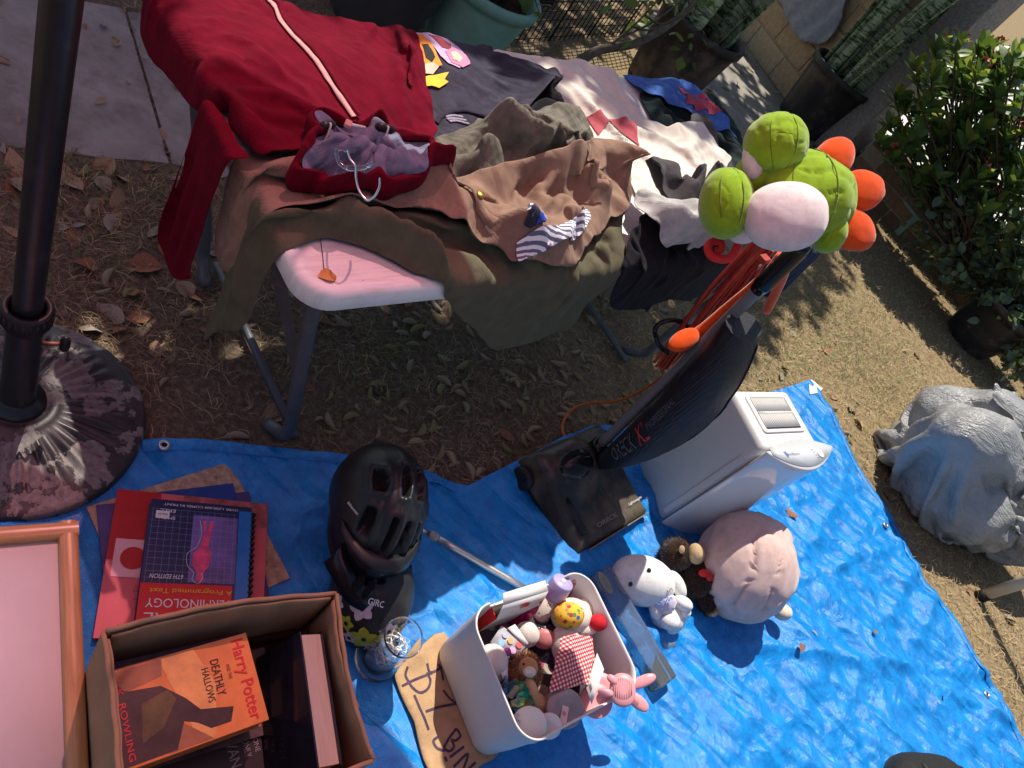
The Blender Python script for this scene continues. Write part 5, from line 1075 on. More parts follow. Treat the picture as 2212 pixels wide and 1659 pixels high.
sh_.build('shell', [matte, hole], ht, midx=fi)
rows = [[V3(.106*math.cos(R(90-u*58)), .138*math.sin(R(90-u*58)), .018)+V3(0, d_*(1-.3*u*u), -.012*d_/.03+.012*math.sin(math.pi*d_/.05)) for d_ in (0, .015, .03, .036)] for u in np.linspace(-1, 1, 21)]
b_ = MB(); b_.grid(np.array(rows)); b_.build('peak', matte, ht, solid=.005, soff=0)
t = MB(); t.box((0, -.137, .03), (.03, .012, .014)); t.build('rear_light', mat('red lens', (.45, .01, .015), .2, 0), ht, bevel=.003)
t = MB(); t.box((0, -.128, .048), (.05, .02, .008), (.6, 0, 0)); t.build('light_mount', matte, ht, bevel=.003)
letter('bikemate', wl, ht, on_hel(.106, .138, .13, 56, 26, .005)[0], unit(V3(-.75, .62, -.15)), np.cross(unit(V3(.72, .6, .5)), unit(V3(-.75, .62, -.15))), width=.036, height=.006, lift=.003)

# ---- upright vacuum cleaner
vx = unit(np.array([.347, .938, 0])); vf = unit(np.array([.938, -.347, 0]))
VO = V3(.38, 1.60, .022)
vac = thing('upright_vacuum', 'dusty black upright vacuum cleaner with a cloth bag and orange cord', 'vacuum cleaner', tuple(VO), axes(x=vx, z=(0, 0, 1)))   # local y points back
dusty = mat('dusty black plastic shell', (.02, .019, .018), .32, .3, 14, .15, 60, .5, dirt=((.1, .085, .062), 4.5, .62)); shiny = mat('shiny black plastic', (.01, .01, .011), .16, .1, 10)
NX, NY = 49, 41; xs = np.linspace(-.18, .18, NX); ys = np.linspace(-.15, .17, NY); XX, YY = np.meshgrid(xs, ys, indexing='ij')
e = np.clip(np.minimum(np.minimum(XX+.18, .18-XX), np.minimum(YY+.15, .17-YY))/.03, 0, 1); e = np.sqrt(1-(1-e)**2)
zt = .05+.045*np.clip((YY+.10)/.22, 0, 1)+.06*np.exp(-(((XX+.045)/.09)**2+((YY-.07)/.09)**2)**2)+.012*np.exp(-((XX+.15)/.02)**2)-.008*np.exp(-((XX-.03+YY*.3)/.006)**2)*(YY < .05)
b_ = MB(); b_.grid(np.stack([XX, YY, .022+(zt-.022)*e], -1)); b_.build('head', dusty, vac)
sk = [(-.18, -.15), (.18, -.15), (.18, .17), (-.18, .17)]; t = MB(); t.prism(sk, .006, .026); t.build('bumper', mat('black rubber', (.012, .012, .012), .6, .2), vac, bevel=.006)
t = MB(); t.ball((-.06, .075, .105), (.072, .058, .052), 28, 14); t.build('motor_hood', shiny, vac)
t = MB(); t.box((-.135, .02, .075), (.03, .26, .02), (.12, 0, 0)); t.build('side_ridge', shiny, vac, bevel=.008)
for s in (-1, 1):
    t = MB(); t.lathe([(0, -.013), (.03, -.013), (.036, -.008), (.036, .008), (.03, .013), (.012, .011), (0, .011)], 28, (s*.192, .115, .036), (0, R(90), 0)); w_ = t.build('wheel', mat('wheel rubber', (.012, .012, .013), .5), vac)
    for k in range(6):
        a = k*math.pi/3; t = MB(); t.box((s*.2045, .115+.018*math.cos(a), .036+.018*math.sin(a)), (.003, .02, .005), (a, 0, 0)); t.build('spoke', shiny, w_, bevel=.001)
brm = mat('bristle', (.45, .35, .28), .9, .2)
for k in range(7):
    t = MB(); t.tube([(-.185, -.115+k*.009, .022), (-.203, -.115+k*.009+.004*(k % 2), .003)], [.003, .0045], 5); t.build('bristle_tuft', brm, vac)
t = MB(); t.box((.02, -.151, .035), (.30, .004, .018)); t.build('trim_strip', mat('greyed trim', (.2, .19, .17), .5, .3, 60), vac)
letter('Lightweight', wl, vac, (.13, -.100, .0545), (1, 0, 0), (0, 1, .25), width=.07, height=.010, lift=.006, shear=.2)
letter('ORECK', mat('worn lettering', (.28, .25, .2), .6), vac, (-.02, -.105, .0545), (1, 0, 0), (0, 1, .25), width=.10, height=.014, lift=.006, bold=.02)
HA, HB_ = U(1292, 966, .15), U(1716, 548, .985)
def hand(z): return HA+(HB_-HA)*((z-.15)/(.985-.15))
t = MB(); t.tube([hand(z) for z in np.linspace(.16, .99, 20)], .0155, 20); t.build('handle_tube', mat('grey painted tube', (.17, .17, .18), .3, .08, 20), vac, world=True)
t = MB(); t.tube([hand(z) for z in (.07, .1, .165, .175)], [.03, .032, .028, .02], 20); t.build('swivel_joint', shiny, vac, world=True)
t = MB(); t.tube([VO+V3(0, 0, .05)-vf*.07, hand(.1)], .028, 16); t.build('neck', shiny, vac, world=True)
t = MB(); t.tube([hand(z) for z in np.linspace(.86, 1.02, 8)], [.018, .022, .022, .022, .022, .022, .022, .018], 18); t.build('grip', shiny, vac, world=True)
# bag
def bag_mat():
    m = mat('black bag mesh', (.014, .016, .022), .55, .2, 30, 0, 100, .4); weave_bump(m, 900, .9, (0, 0, .4)); return m
bgm = bag_mat(); nb = 34; rows = []
for i, u in enumerate(np.linspace(0, 1, nb)):
    z = .125+u*.655; c = hand(z)+vf*(.030+.055*math.sin(math.pi*min(1, u*.95+.03))**.7)+vx*(.024*math.sin(math.pi*u))
    w_ = .014+.094*math.sin(math.pi*min(1, u*.78+.05))**.75; d_ = .012+.058*math.sin(math.pi*min(1, u*.84+.03))**.8
    a = np.arange(40)/40*2*np.pi; ca, sa = np.sign(np.cos(a))*np.abs(np.cos(a))**.85, np.sign(np.sin(a))*np.abs(np.sin(a))**.85
    wr = 1+.10*(fbm(np.c_[np.cos(a)*2, np.sin(a)*2, np.full(40, u*7)], 1.6, 5, 3)-.5)
    p = c+vx*(ca*w_*wr)[:, None]+vf*(sa*d_*wr)[:, None]; rows.append(np.r_[p, p[:1]])
G_ = np.array(rows); b_ = MB(); b_.grid(G_); b_.add(G_[-1][:-1], [tuple(range(40))]); b_.add(G_[0][:-1], [tuple(range(40))[::-1]]); b_.build('dust_bag', bgm, vac, world=True)
for k in (8, 30):                                       # piping along the bag
    t = MB(); t.tube(G_[1:-1, k]*1.0+vf*.002, .0028, 6); t.build('piping', shiny, vac, world=True)
def bag_text(txt, m, i0, i1, rows_, off, **k):
    "lettering wrapped on the side of the bag that faces the open tarp"
    out = G_[:, :40]-G_[:, :40].mean(1)[:, None]; q = G_[15, :40]; vc = unit(V3(0, 0, CAM_H)-q.mean(0)+vf*.8); a0 = int(np.argmax(out[15] @ vc))+off
    v, f = text2d(txt, **k); e = np.ptp(v[:, :2], axis=0); ii = (i0+i1)/2+v[:, 0]/e[0]*(i1-i0); jj = (a0+v[:, 1]/e[1]*rows_) % 40; a = np.clip(ii.astype(int), 0, nb-2); b = jj.astype(int); u = (ii-a)[:, None]; w = (jj-b)[:, None]; G4 = G_
    p = G4[a, b]*(1-u)*(1-w)+G4[a+1, b]*u*(1-w)+G4[a, (b+1) % 40]*(1-u)*w+G4[a+1, (b+1) % 40]*u*w; c = G4[a, :40].mean(1); d = p-c; p = p+d/np.linalg.norm(d, axis=1)[:, None]*.003
    mk('lettering', p, f, m, vac, smooth=False, world=True)
gpm = mat('grey print', (.11, .118, .13), .6)
bag_text('ORECK', gpm, 5.5, 11, 4.2, 4, shear=.25, bold=.01); bag_text('XL', mat('red print', (.5, .04, .05), .6), 11.6, 14, 4.2, 4, shear=.4); bag_text('PROFESSIONAL', gpm, 14.5, 21, 1.4, 4)
# cord: loop at the foot, hooks, wound strands
corm = mat('orange cord', (.52, .12, .02), .4, .12, 60); rc = mat('red cord', (.36, .045, .028), .42, .2, 60)
cp_ = [((1290, 985), .10), ((1263, 963), .12), ((1235, 960), .10), ((1217, 937), .08), ((1217, 911), .07), ((1235, 885), .08), ((1271, 871), .12), ((1323, 868), .2), ((1362, 856), .28), ((1401, 835), .37), ((1443, 806), .46), ((1490, 790), .53)]
t = MB(); t.tube(curve_pts([U(x, y, z) for (x, y), z in cp_], 80), .0042, 8); t.build('power_cord', corm, vac, world=True)
r_ = np.random.default_rng(9)
for k in range(13):
    o_ = (k-6)*4.6+r_.normal(0, 1.5); lift_ = r_.uniform(-.012, .014); lo = (1446+o_*.8, 792+o_*.55+r_.uniform(-14, 6)); hi = (1652+o_*.62, 528+o_*.5+r_.uniform(-8, 8)); md = ((lo[0]+hi[0])/2+o_*.25+r_.normal(0, 3), (lo[1]+hi[1])/2+o_*.22-6)
    t = MB(); t.tube(curve_pts([U(*lo, .50)+V3(0, 0, -.02), U(lo[0]+8, lo[1]-14, .515), U(*md, .70+lift_), U(hi[0]-10, hi[1]+12, .875), U(*hi, .90)], 40), .0045, 7); t.build('cord_strand', rc, vac, world=True)
a = U(1430, 700, .60); t = MB()
hk = [((1500, 715), .60), ((1470, 695), .60), ((1440, 694), .60), ((1418, 706), .60), ((1417, 725), .575), ((1428, 750), .555), ((1445, 762), .55)]
t.tube(curve_pts([U(x, y, z) for (x, y), z in hk], 30), [.007]*30, 10); t.build('cord_hook', shiny, vac, world=True)
t = MB(); t.box(U(1650, 560, .915), (.016, .03, .022), axes(x=hand(.9)-hand(.5), y=vx)); t.build('plug', rc, vac, world=True, bevel=.003)
for s in (0, 1):
    t = MB(); t.box(U(1640+s*13, 577+s*6, .90), (.022, .0015, .006), axes(x=hand(.9)-hand(.5), y=vx)); t.build('plug_prong', alu, vac, world=True)

# ---- plain green plush hat hung over the vacuum grip
HD = 1.30
def plush(name, col, **k): return weave_bump(mat(name, col, .95, .10, 50, .5, 900, .1, sheen=.5, **k), 2600, .06)
pg = plush('green plush', (.24, .42, .02)); pw = plush('white plush', (.74, .66, .66)); po = plush('orange plush', (.72, .085, .012)); pr_ = mat('red plush', (.6, .02, .02), .6, .1)
hc_ = W(1725, 425, HD); hat = thing('plush_hat', 'lime green plush hat with white patch and orange fins on the vacuum grip', 'hat', tuple(hc_))
def seam_ball(c, r, seed, m, nm, rot=None, pw_=.92, lump=.12, crease=.05):
    t = MB(); t.ball((0, 0, 0), r, 64, 44, None, lump, 11, seed, pw_); q0 = t.V(); dq = q0/np.asarray(r); dq = dq+.35*(np.c_[vnoise(dq, 2, seed), vnoise(dq, 2, seed+1), vnoise(dq, 2, seed+2)]-.5); q0 = q0*(1-crease*ridge(dq*V3(1, .45, 1), 1.9, seed+4)[:, None]**9-crease*.5*ridge(dq*V3(.5, 1.2, 1), 3.3, seed+8)[:, None]**8); v = q0 @ (np.stack([CR_, CD_, CF_]) if rot is None else np.asarray(rot)); t.v = [v+c]; return t.build(nm, m, hat, world=True)
px = HD/FPX
seam_ball(W(1733, 428, HD+.03), (.090, .084, .08), 3, pg, 'crown', crease=.13); seam_ball(W(1790, 500, HD+.03), (.030, .040, .04), 31, pg, 'ear_flap')
seam_ball(W(1676, 312, HD-.005), (.054, .053, .055), 5, pg, 'top_bump'); seam_ball(W(1568, 440, HD+.0), (.047, .061, .052), 7, pg, 'side_bump')
seam_ball(W(1640, 380, HD+.03), (.045, .040, .04), 8, pg, 'bridge')
seam_ball(W(1697, 468, HD-.035), (.071, .060, .045), 9, pw, 'white_patch', pw_=.9, crease=.02); seam_ball(W(1606, 500, HD+.02), (.028, .022, .03), 10, pw, 'white_trim')
seam_ball(W(1628, 345, HD+.0), (.020, .036, .02), 12, pw, 'white_trim')
for (x, y), rr_, dep in (((1676, 312), (.054, .053, .055), HD-.005), ((1568, 440), (.047, .061, .052), HD), ((1733, 428), (.090, .084, .08), HD+.03)):
    for sd in (.35, -.5):                                 # stitched seams
        a = np.linspace(-1.2, 1.2, 30); loc = np.c_[np.sin(sd)*np.cos(a)*1.0, np.sin(a), -np.cos(sd)*np.cos(a)]*np.asarray(rr_)*1.012
        t = MB(); t.tube(loc @ np.stack([CR_, CD_, CF_])+W(x, y, dep), .0011, 5); t.build('seam', plush('dark green seam', (.12, .22, .012)), hat, world=True)
def fin(c, r, seed, root):
    "soft triangular scale that narrows away from the crown"
    u = unit(c-root); s = unit(np.cross(CF_, u)); t = MB(); t.ball((0, 0, 0), (1, 1, 1), 40, 24, None, .10, 2.2, seed, .9); v = t.V(); k = np.clip(v[:, 0], -1, 1); w = np.where(k > -.2, 1-.42*(k+.2)**1.3 if False else 1-.16*np.clip(k+.2, 0, 2)**1.3, 1)
    t.v = [c+u*(v[:, :1]*r[0]*1.12)+s*(v[:, 1:2]*w[:, None]*r[1]*1.12)+CF_*(v[:, 2:]*w[:, None]*r[2])]; t.build('fin', po, hat, world=True)
for x, y, rr_ in ((1803, 340, (.036, .031, .022)), (1860, 412, (.038, .034, .022)), (1838, 496, (.042, .034, .022))): fin(W(x, y, HD+.03), rr_, int(x), W(1725, 425, HD+.03))
cu = [(1598, 512), (1590, 540), (1578, 556), (1556, 560), (1535, 551), (1530, 532), (1542, 521), (1558, 526), (1556, 542), (1544, 543)]
t = MB(); t.tube(curve_pts([W(x, y, HD+.05+.002*i) for i, (x, y) in enumerate(cu)], 60), np.linspace(.0085, .0075, 60), 8); t.build('curled_ribbon', pr_, hat, world=True)
st1 = [((1690, 552), .955), ((1660, 590), .90), ((1613, 632), .83), ((1571, 666), .76), ((1526, 704), .69), ((1500, 722), .655)]
t = MB(); t.tube(curve_pts([U(x, y, z)+vf*.03*0 for (x, y), z in st1], 40), .0135, 12); t.build('strap', po, hat, world=True)
q_ = U(1478, 734, .645); t = MB(); t.ball(q_, (.042, .028, .026), 22, 12, axes(x=U(1478, 734, .645)-U(1526, 704, .69), y=vx), .08, 20, 2); t.build('pump_bulb', po, hat, world=True)
st2 = [((1705, 555), .96), ((1697, 579), .93), ((1682, 618), .86), ((1656, 672), .76)]
t = MB(); t.tube(curve_pts([U(x, y, z) for (x, y), z in st2], 24), .0115, 12); t.build('strap', po, hat, world=True)

# ---- air purifier
pw2 = unit(np.array([.6, .8, 0])); pd = unit(np.array([.8, -.6, 0])); PFL = V3(.645, 1.763, .016)
pur = thing('air_purifier', 'white air purifier with a grilled top and bulging front panel', 'air purifier', tuple(PFL), axes(x=pw2, z=(0, 0, 1)))      # local x across the front, local y to the back
wht = mat('off white appliance plastic', (.66, .655, .64), .38, .04, 6, .05, 400, .45); PH, PW_, PDp = .465, .275, .205
def slab_round(b, x0, y0, x1, y1, r, zs): 
    rings = [np.c_[np.array(rrect(x0+i_, y0+i_, x1-i_, y1-i_, max(.004, r-i_))), np.full(36, z)] for i_, z in zs]; n = 36; f = []
    for i in range(len(rings)-1):
        for k in range(n): f.append((i*n+k, i*n+(k+1) % n, (i+1)*n+(k+1) % n, (i+1)*n+k))
    f.append(tuple((len(rings)-1)*n+k for k in range(n))); return b.add(np.concatenate(rings), f)
b_ = MB(); slab_round(b_, 0, 0, PW_, PDp, .02, ((.01, 0), (.0, .012), (0, PH-.02), (.004, PH-.008), (.012, PH-.001), (.022, PH), (.026, PH-.002))); b_.build('body', wht, pur)
b_ = MB(); slab_round(b_, .04, .055, PW_-.03, PDp-.02, .012, ((0, PH-.003), (0, PH+.002), (.003, PH+.003))); gr = b_.build('grille_plate', wht, pur)
dk = mat('vent dark', (.03, .03, .035), .8, .1); b_ = MB(); slab_round(b_, .055, .066, PW_-.045, PDp-.03, .006, ((0, PH+.0028), (.001, PH+.0036))); b_.build('vent_recess', dk, gr)
for row in range(2):
    y0 = .068+row*.0535
    for k in range(20):
        t = MB(); t.box((.058+k*.0084, y0+.026, PH+.0042), (.0040, .047, .004)); t.build('slat', wht, gr)
t = MB(); t.box((.14, .1205, PH+.0044), (.17, .006, .004)); t.build('slat_bar', wht, gr)
# bulging front panel with its control top
n = 24; xs = np.linspace(-.006, PW_+.045, n); bul = -.012-.062*np.sin(np.pi*np.linspace(0, 1, n)**.95)**.9
plan_ = np.r_[np.c_[xs, bul], np.c_[xs[::-1], np.full(n, -.006)]]
def lens(z, k=1.0, sh=0): return np.c_[plan_[:, 0], np.where(np.arange(2*n) < n, plan_[:, 1]*k, plan_[:, 1]), np.full(2*n, z)]
rings = [lens(.012, .9), lens(.03), lens(PH-.012), lens(PH+.004), lens(PH+.008, .96)]; m_ = 2*n; f = []
for i in range(len(rings)-1):
    for k in range(m_): f.append((i*m_+k, i*m_+(k+1) % m_, (i+1)*m_+(k+1) % m_, (i+1)*m_+k))
f.append(tuple((len(rings)-1)*m_+k for k in range(m_))); fp = mk('front_panel', np.concatenate(rings), f, mat('gloss white panel', (.7, .7, .71), .08, .03, 4, 0, 100, .6, coat=.6), pur)
cpm = mat('pale grey control top', (.5, .53, .56), .35, .03); q = plan_.copy(); q[:n, 1] = q[:n, 1]*.86; q[n:, 1] = np.maximum(q[n:, 1]*0-.004, -.004)+.03*np.sin(np.pi*np.linspace(0, 1, n)); b_ = MB(); b_.prism(q[1:-1], PH+.0082, PH+.0105); ct = b_.build('control_panel', cpm, pur)
t = MB(); t.lathe([(.013, 0), (.0135, .002), (.011, .003), (0, .003)], 28, (.235, -.028, PH+.0105)); t.build('power_button', wht, ct)
for k in range(4): t = MB(); t.lathe([(.0016, 0), (.0016, .0008), (0, .0008)], 10, (.205+.003*k, -.012-.009*k, PH+.0105)); t.build('indicator_light', dk, ct)
letter('intellipure', mat('grey lettering', (.3, .33, .4), .5), ct, (.105, -.022, PH+.0108), (1, 0, 0), (0, 1, 0), width=.055, lift=.0006)
for k in range(3): t = MB(); t.box((.066+k*.004, -.022+.002*k, PH+.0110), (.002, .022-.004*k, .0006), (0, 0, .5)); t.build('logo_mark', mat('blue logo', (.06, .16, .6), .5), ct)
for z0, z1 in ((.06, .20), (.225, .37)):
    t = MB(); t.box((-.0015, .022, (z0+z1)/2), (.004, .012, z1-z0)); t.build('side_slot', dk, pur, bevel=.001)
t = MB(); t.box((-.002, .018, .215), (.005, .02, .35)); t.build('slot_rim', wht, pur, bevel=.002)

# ---- grey rubbish bag
gb = U(2062, 1085); gb_t = thing('rubbish_bag', 'full glossy grey plastic rubbish bag on the soil beside the tarp', 'bag', (gb[0]-.10, gb[1]-.06, 0))
def film_sim(lumps, r0, slack, n_lat=44, n_lon=88, steps=70, iters=8, seed=3):
    "plastic film with spare length sucked on to lumps: it buckles into folds"
    b = MB(); b.ball((0, 0, 0), r0, n_lon, n_lat); X = b.V()+V3(0, 0, r0[2]+.03); f = []
    for q in b.f: f += [q] if len(q) == 3 else [[q[0], q[1], q[2]], [q[0], q[2], q[3]]]
    f = np.array(f); E = edges_of(f); B = bend_pairs(f); n = len(X); D0 = np.linalg.norm(X[E[:, 1]]-X[E[:, 0]], axis=1); L = D0*(1+slack*(.4+1.2*fbm((X[E[:, 0]]+X[E[:, 1]])/2, 3, seed, 2))); Lb = np.linalg.norm(X[B[:, 1]]-X[B[:, 0]], axis=1)*1.06
    cnt = np.bincount(E.ravel(), minlength=n).astype(float); cb = np.bincount(B.ravel(), minlength=n)+1e-6; X = X+np.random.default_rng(seed).normal(0, .006, X.shape)+.09*(np.c_[fbm(X*V3(1, 1, .5), 9, 1, 2), fbm(X*V3(1, 1, .5), 9, 2, 2), fbm(X, 9, 5, 2)]-.5); vel = np.zeros_like(X); dt = .014
    for it in range(steps):
        Xo = X.copy(); c = X.mean(0); pull = c-X; pull /= np.linalg.norm(pull, axis=1)[:, None]; vel = vel*.9+(pull*3.5+V3(0, 0, -3.5))*dt; X = X+vel*dt
        for k in range(iters):
            for P_, L_, c_, w in ((E, L, cnt, 1.0), (B, Lb, cb, .35)):
                if P_ is B and k % 2: continue
                D = X[P_[:, 1]]-X[P_[:, 0]]; l = np.linalg.norm(D, axis=1)+1e-9; D *= (.5*w*(l-L_)/l)[:, None]
                for a in range(3): X[:, a] += (np.bincount(P_[:, 0], D[:, a], n)-np.bincount(P_[:, 1], D[:, a], n))/c_*(2.2 if P_ is E else 1)
            for lc, lr in lumps:
                d = (X-lc)/lr; q = np.linalg.norm(d, axis=1); k_ = q < 1
                if k_.any(): X[k_] = lc+d[k_]/q[k_][:, None]*lr
            X[:, 2] = np.maximum(X[:, 2], .006)
        vel = (X-Xo)/dt; sp = np.linalg.norm(vel, axis=1); k_ = sp > .35; vel[k_] *= (.35/sp[k_])[:, None]
    return X, f
r_ = np.random.default_rng(12); lumps = []
while len(lumps) < 22:
    q = r_.uniform(-1, 1, 3)
    if np.linalg.norm(q) < 1: rr_ = r_.uniform(.09, .15); lumps.append((q*V3(.42, .30, .22)+V3(0, 0, .27), V3(rr_*r_.uniform(.8, 1.5), rr_*r_.uniform(.8, 1.4), rr_*r_.uniform(.6, 1.1))))
Xb, fb = film_sim(lumps, V3(.62, .48, .37), .12, 60, 120, 90, 16)
_c = Xb.mean(0); _d = Xb-_c; _d /= np.linalg.norm(_d, axis=1)[:, None]; _w = _d+.5*(np.c_[fbm(_d, 3, 1, 2), fbm(_d, 3, 2, 2), fbm(_d, 3, 3, 2)]-.5); Xb = Xb+_d*(.022*ridge(_w*V3(1, 1, .5), 4.5, 7)**4+.010*ridge(_w*V3(1, .6, 1.4), 10, 8)**3)[:, None]; Xb[:, 2] = np.maximum(Xb[:, 2], .004)
bd = unit(np.array([.86, .5])); Xb = np.c_[Xb[:, :1]*np.array([[bd[0], bd[1]]])+Xb[:, 1:2]*np.array([[-bd[1], bd[0]]]), Xb[:, 2]]
bgm2 = mat('grey bag film', (.31, .312, .31), .22, .12, 4, 1.0, 24, .55, stretch=(1, 3.2, 2))
mk('film', Xb, fb, bgm2, gb_t, sub=1)
t = MB(); rows = []
for i, u in enumerate(np.linspace(0, 1, 7)):
    a = np.linspace(.2, 5.4, 60); r0 = .07+.07*u; rows.append(np.c_[-.06+np.cos(a)*r0*1.5*(1+.12*np.sin(a*7+u*2)), .10+np.sin(a)*r0*(1+.14*np.cos(a*6)), .47+.05*u-.03*u*u+.012*np.sin(a*9+u*3)])
t.grid(np.array(rows)); t.build('gathered_mouth', bgm2, gb_t, solid=.0015, sub=1)

# ---- plush toys
def toy_ball(parent, x, y, dep, r, m, nm, seed=1, lump=.08, rot=None, pw_=1.0, seg=28, crease=.03):
    t = MB(); t.ball((0, 0, 0), r, seg, seg//2+4, None, lump, 12, seed, pw_); q0 = t.V(); dq = q0/np.asarray(r); t.v = [q0*(1-crease*ridge(dq*V3(1, .5, 1), 2.2, seed+4)[:, None]**8)]; v = t.V() @ np.stack([CR_, CD_, CF_])
    if rot is not None:
        c, s = math.cos(rot), math.sin(rot); v = t.V() @ np.stack([CR_*c+CD_*s, -CR_*s+CD_*c, CF_])
    t.v = [v+W(x, y, dep)]; return t.build(nm, m, parent, world=True)
pk = plush('pale pink plush', (.66, .47, .43)); c = U(1610, 1235, .14); D_ = depth_of(c)
pp = thing('pink_plush', 'large round pale pink plush toy turned face down', 'plush toy', (c[0], c[1], .01))
toy_ball(pp, 1611, 1222, D_, (.152, .168, .15), pk, 'body', 4, .14, .35, .95, 72, .10)
toy_ball(pp, 1690, 1322, D_+.05, (.03, .026, .03), plush('cream plush', (.68, .58, .47)), 'paw', 5); toy_ball(pp, 1718, 1232, D_+.02, (.013, .026, .012), pk, 'ear', 6, rot=-.3); toy_ball(pp, 1671, 1290, D_-.115, (.028, .036, .012), pk, 'ear', 7, rot=.3); toy_ball(pp, 1565, 1330, D_+.06, (.034, .028, .03), pk, 'paw', 8)
toy_ball(pp, 1570, 1100, D_+.05, (.022, .016, .012), pk, 'tail', 9, rot=-.5)
bw = mat('dark brown fur', (.035, .018, .011), .95, .4, 120, 1.2, 260, .1, sheen=.5); c = U(1487, 1245, .07); D_ = depth_of(c)
mo = thing('brown_plush', 'dark brown curly plush monkey slumped against the pink plush', 'plush toy', (c[0], c[1], .01))
for x, y, r, nm, rt in ((1462, 1197, (.052, .05, .05), 'head', 0), (1508, 1250, (.05, .062, .05), 'body', .3), (1524, 1293, (.024, .05, .03), 'leg', -.2), (1478, 1262, (.022, .046, .025), 'arm', -.6), (1540, 1232, (.02, .03, .02), 'arm', .6)): toy_ball(mo, x, y, D_, r, bw, nm, int(x), .22, rt)
def fuzz(parent, balls, n, L, m, seed):
    "short curly fur on a set of ellipsoids (picture x, y, depth, radii, turn)"
    r_ = np.random.default_rng(seed); V_ = []; F_ = []; k0 = 0
    for x, y, dep, r, rt in balls:
        c, s_ = math.cos(rt), math.sin(rt); M_ = np.stack([CR_*c+CD_*s_, -CR_*s_+CD_*c, CF_]); d = r_.normal(0, 1, (n, 3)); d /= np.linalg.norm(d, axis=1)[:, None]
        p = (d*np.asarray(r)*1.0) @ M_+W(x, y, dep); nn = d @ M_; t1_ = np.cross(nn, r_.normal(0, 1, (n, 3))); t1_ /= np.linalg.norm(t1_, axis=1)[:, None]; ln = r_.uniform(.5, 1, n)[:, None]*L; tip = p+nn*ln+t1_*ln*r_.uniform(-.8, .8, (n, 1)); sd = np.cross(nn, t1_)*.0011
        V_.append(np.stack([p-sd-nn*.002, p+sd-nn*.002, tip], 1).reshape(-1, 3)); F_ += (np.arange(n)[:, None]*3+[[0, 1, 2]]+k0).tolist(); k0 += n*3
    return tag(mk('fur', np.concatenate(V_), F_, m, parent, world=True), kind='stuff')
fuzz(mo, [(1462, 1197, D_, (.052, .05, .05), 0), (1508, 1250, D_, (.05, .062, .05), .3), (1524, 1293, D_, (.024, .05, .03), -.2), (1478, 1262, D_, (.022, .046, .025), -.6), (1540, 1232, D_, (.02, .03, .02), .6)], 1600, .010, bw, 5)
tan = mat('tan felt', (.5, .36, .2), .9, .15, 60, .4, 300); toy_ball(mo, 1504, 1196, D_-.035, (.026, .032, .028), tan, 'muzzle', 3); toy_ball(mo, 1473, 1187, D_-.055, (.009, .012, .006), tan, 'ear', 4); toy_ball(mo, 1537, 1322, D_-.0, (.02, .014, .02), tan, 'foot', 5)
toy_ball(mo, 1521, 1238, D_-.055, (.016, .012, .01), pr_, 'bow', 6); toy_ball(mo, 1533, 1246, D_-.05, (.010, .014, .008), pr_, 'bow', 7)
ws = plush('snow white plush', (.78, .78, .76)); c = U(1400, 1270, .06); D_ = depth_of(c)
wp = thing('white_plush', 'soft white plush toy with floppy ears lying on its back', 'plush toy', (c[0], c[1], .01))
toy_ball(wp, 1388, 1254, D_-.02, (.094, .072, .066), ws, 'head', 2, .05, .25, .97, 40); toy_ball(wp, 1441, 1325, D_, (.052, .062, .05), ws, 'body', 3, .05, -.5); toy_ball(wp, 1338, 1288, D_+.0, (.033, .042, .022), plush('pale blue white plush', (.62, .66, .74)), 'ear', 5, .04, -.3)
toy_ball(wp, 1462, 1262, D_+.03, (.022, .044, .02), ws, 'ear', 6, .04, -.5); toy_ball(wp, 1475, 1303, D_-.03, (.030, .020, .022), ws, 'arm', 7, .04, .5); toy_ball(wp, 1416, 1318, D_-.04, (.017, .028, .02), ws, 'arm', 8, .04, -.2); toy_ball(wp, 1447, 1342, D_-.045, (.028, .025, .024), ws, 'foot', 9); toy_ball(wp, 1478, 1322, D_-.02, (.02, .018, .02), ws, 'foot', 10)
for x, y in ((1362, 1262), (1402, 1232)): toy_ball(wp, x, y, D_-.082 if x < 1380 else D_-.076, (.006, .007, .003), mat('dark bead', (.03, .03, .04), .25), 'eye', 3, 0)
b2 = [(1408, 1298), (1447, 1278), (1462, 1300), (1455, 1318), (1430, 1330), (1420, 1318)]; B_ = MB(); v, f = mesh_poly(np.array(b2, float), 6.0)
cen = np.array([1436, 1303.]); bz = [W(p[0], p[1], D_-.066+.020*(np.hypot(*((p-cen)/28.)))**2) for p in v]; mk('bib', np.array(bz), f, plush('lilac felt', (.62, .56, .70)), wp, world=True, solid=.002)
wv = [W(1420+i*3.6, 1305-i*1.6+(4 if i % 2 else -2), D_-.072) for i in range(10)]; t = MB(); t.tube(curve_pts(np.array(wv), 40), .0014, 5); t.build('stitching', mat('blue thread', (.1, .35, .7), .8), wp, world=True)
st_ = [W(1406+i*4.3, 1293-i*2.1+(5 if i % 2 else -1), D_-.07) for i in range(12)]; t = MB(); t.tube(curve_pts(np.array(st_), 50), .0012, 5); t.build('stitching', mat('brown thread', (.35, .2, .17), .8), wp, world=True)
lb = thing('paper_tag', 'folded grey care tag on the tarp below the white plush', 'tag', tuple(U(1440, 1388, .016))); t = MB(); t.add([U(1423, 1374, .03), U(1458, 1366, .03), U(1464, 1394, .02), U(1441, 1409, .016)], [(0, 1, 2, 3)]); t.build('card', mat('grey card', (.3, .36, .45), .6), lb, world=True, solid=.0012)
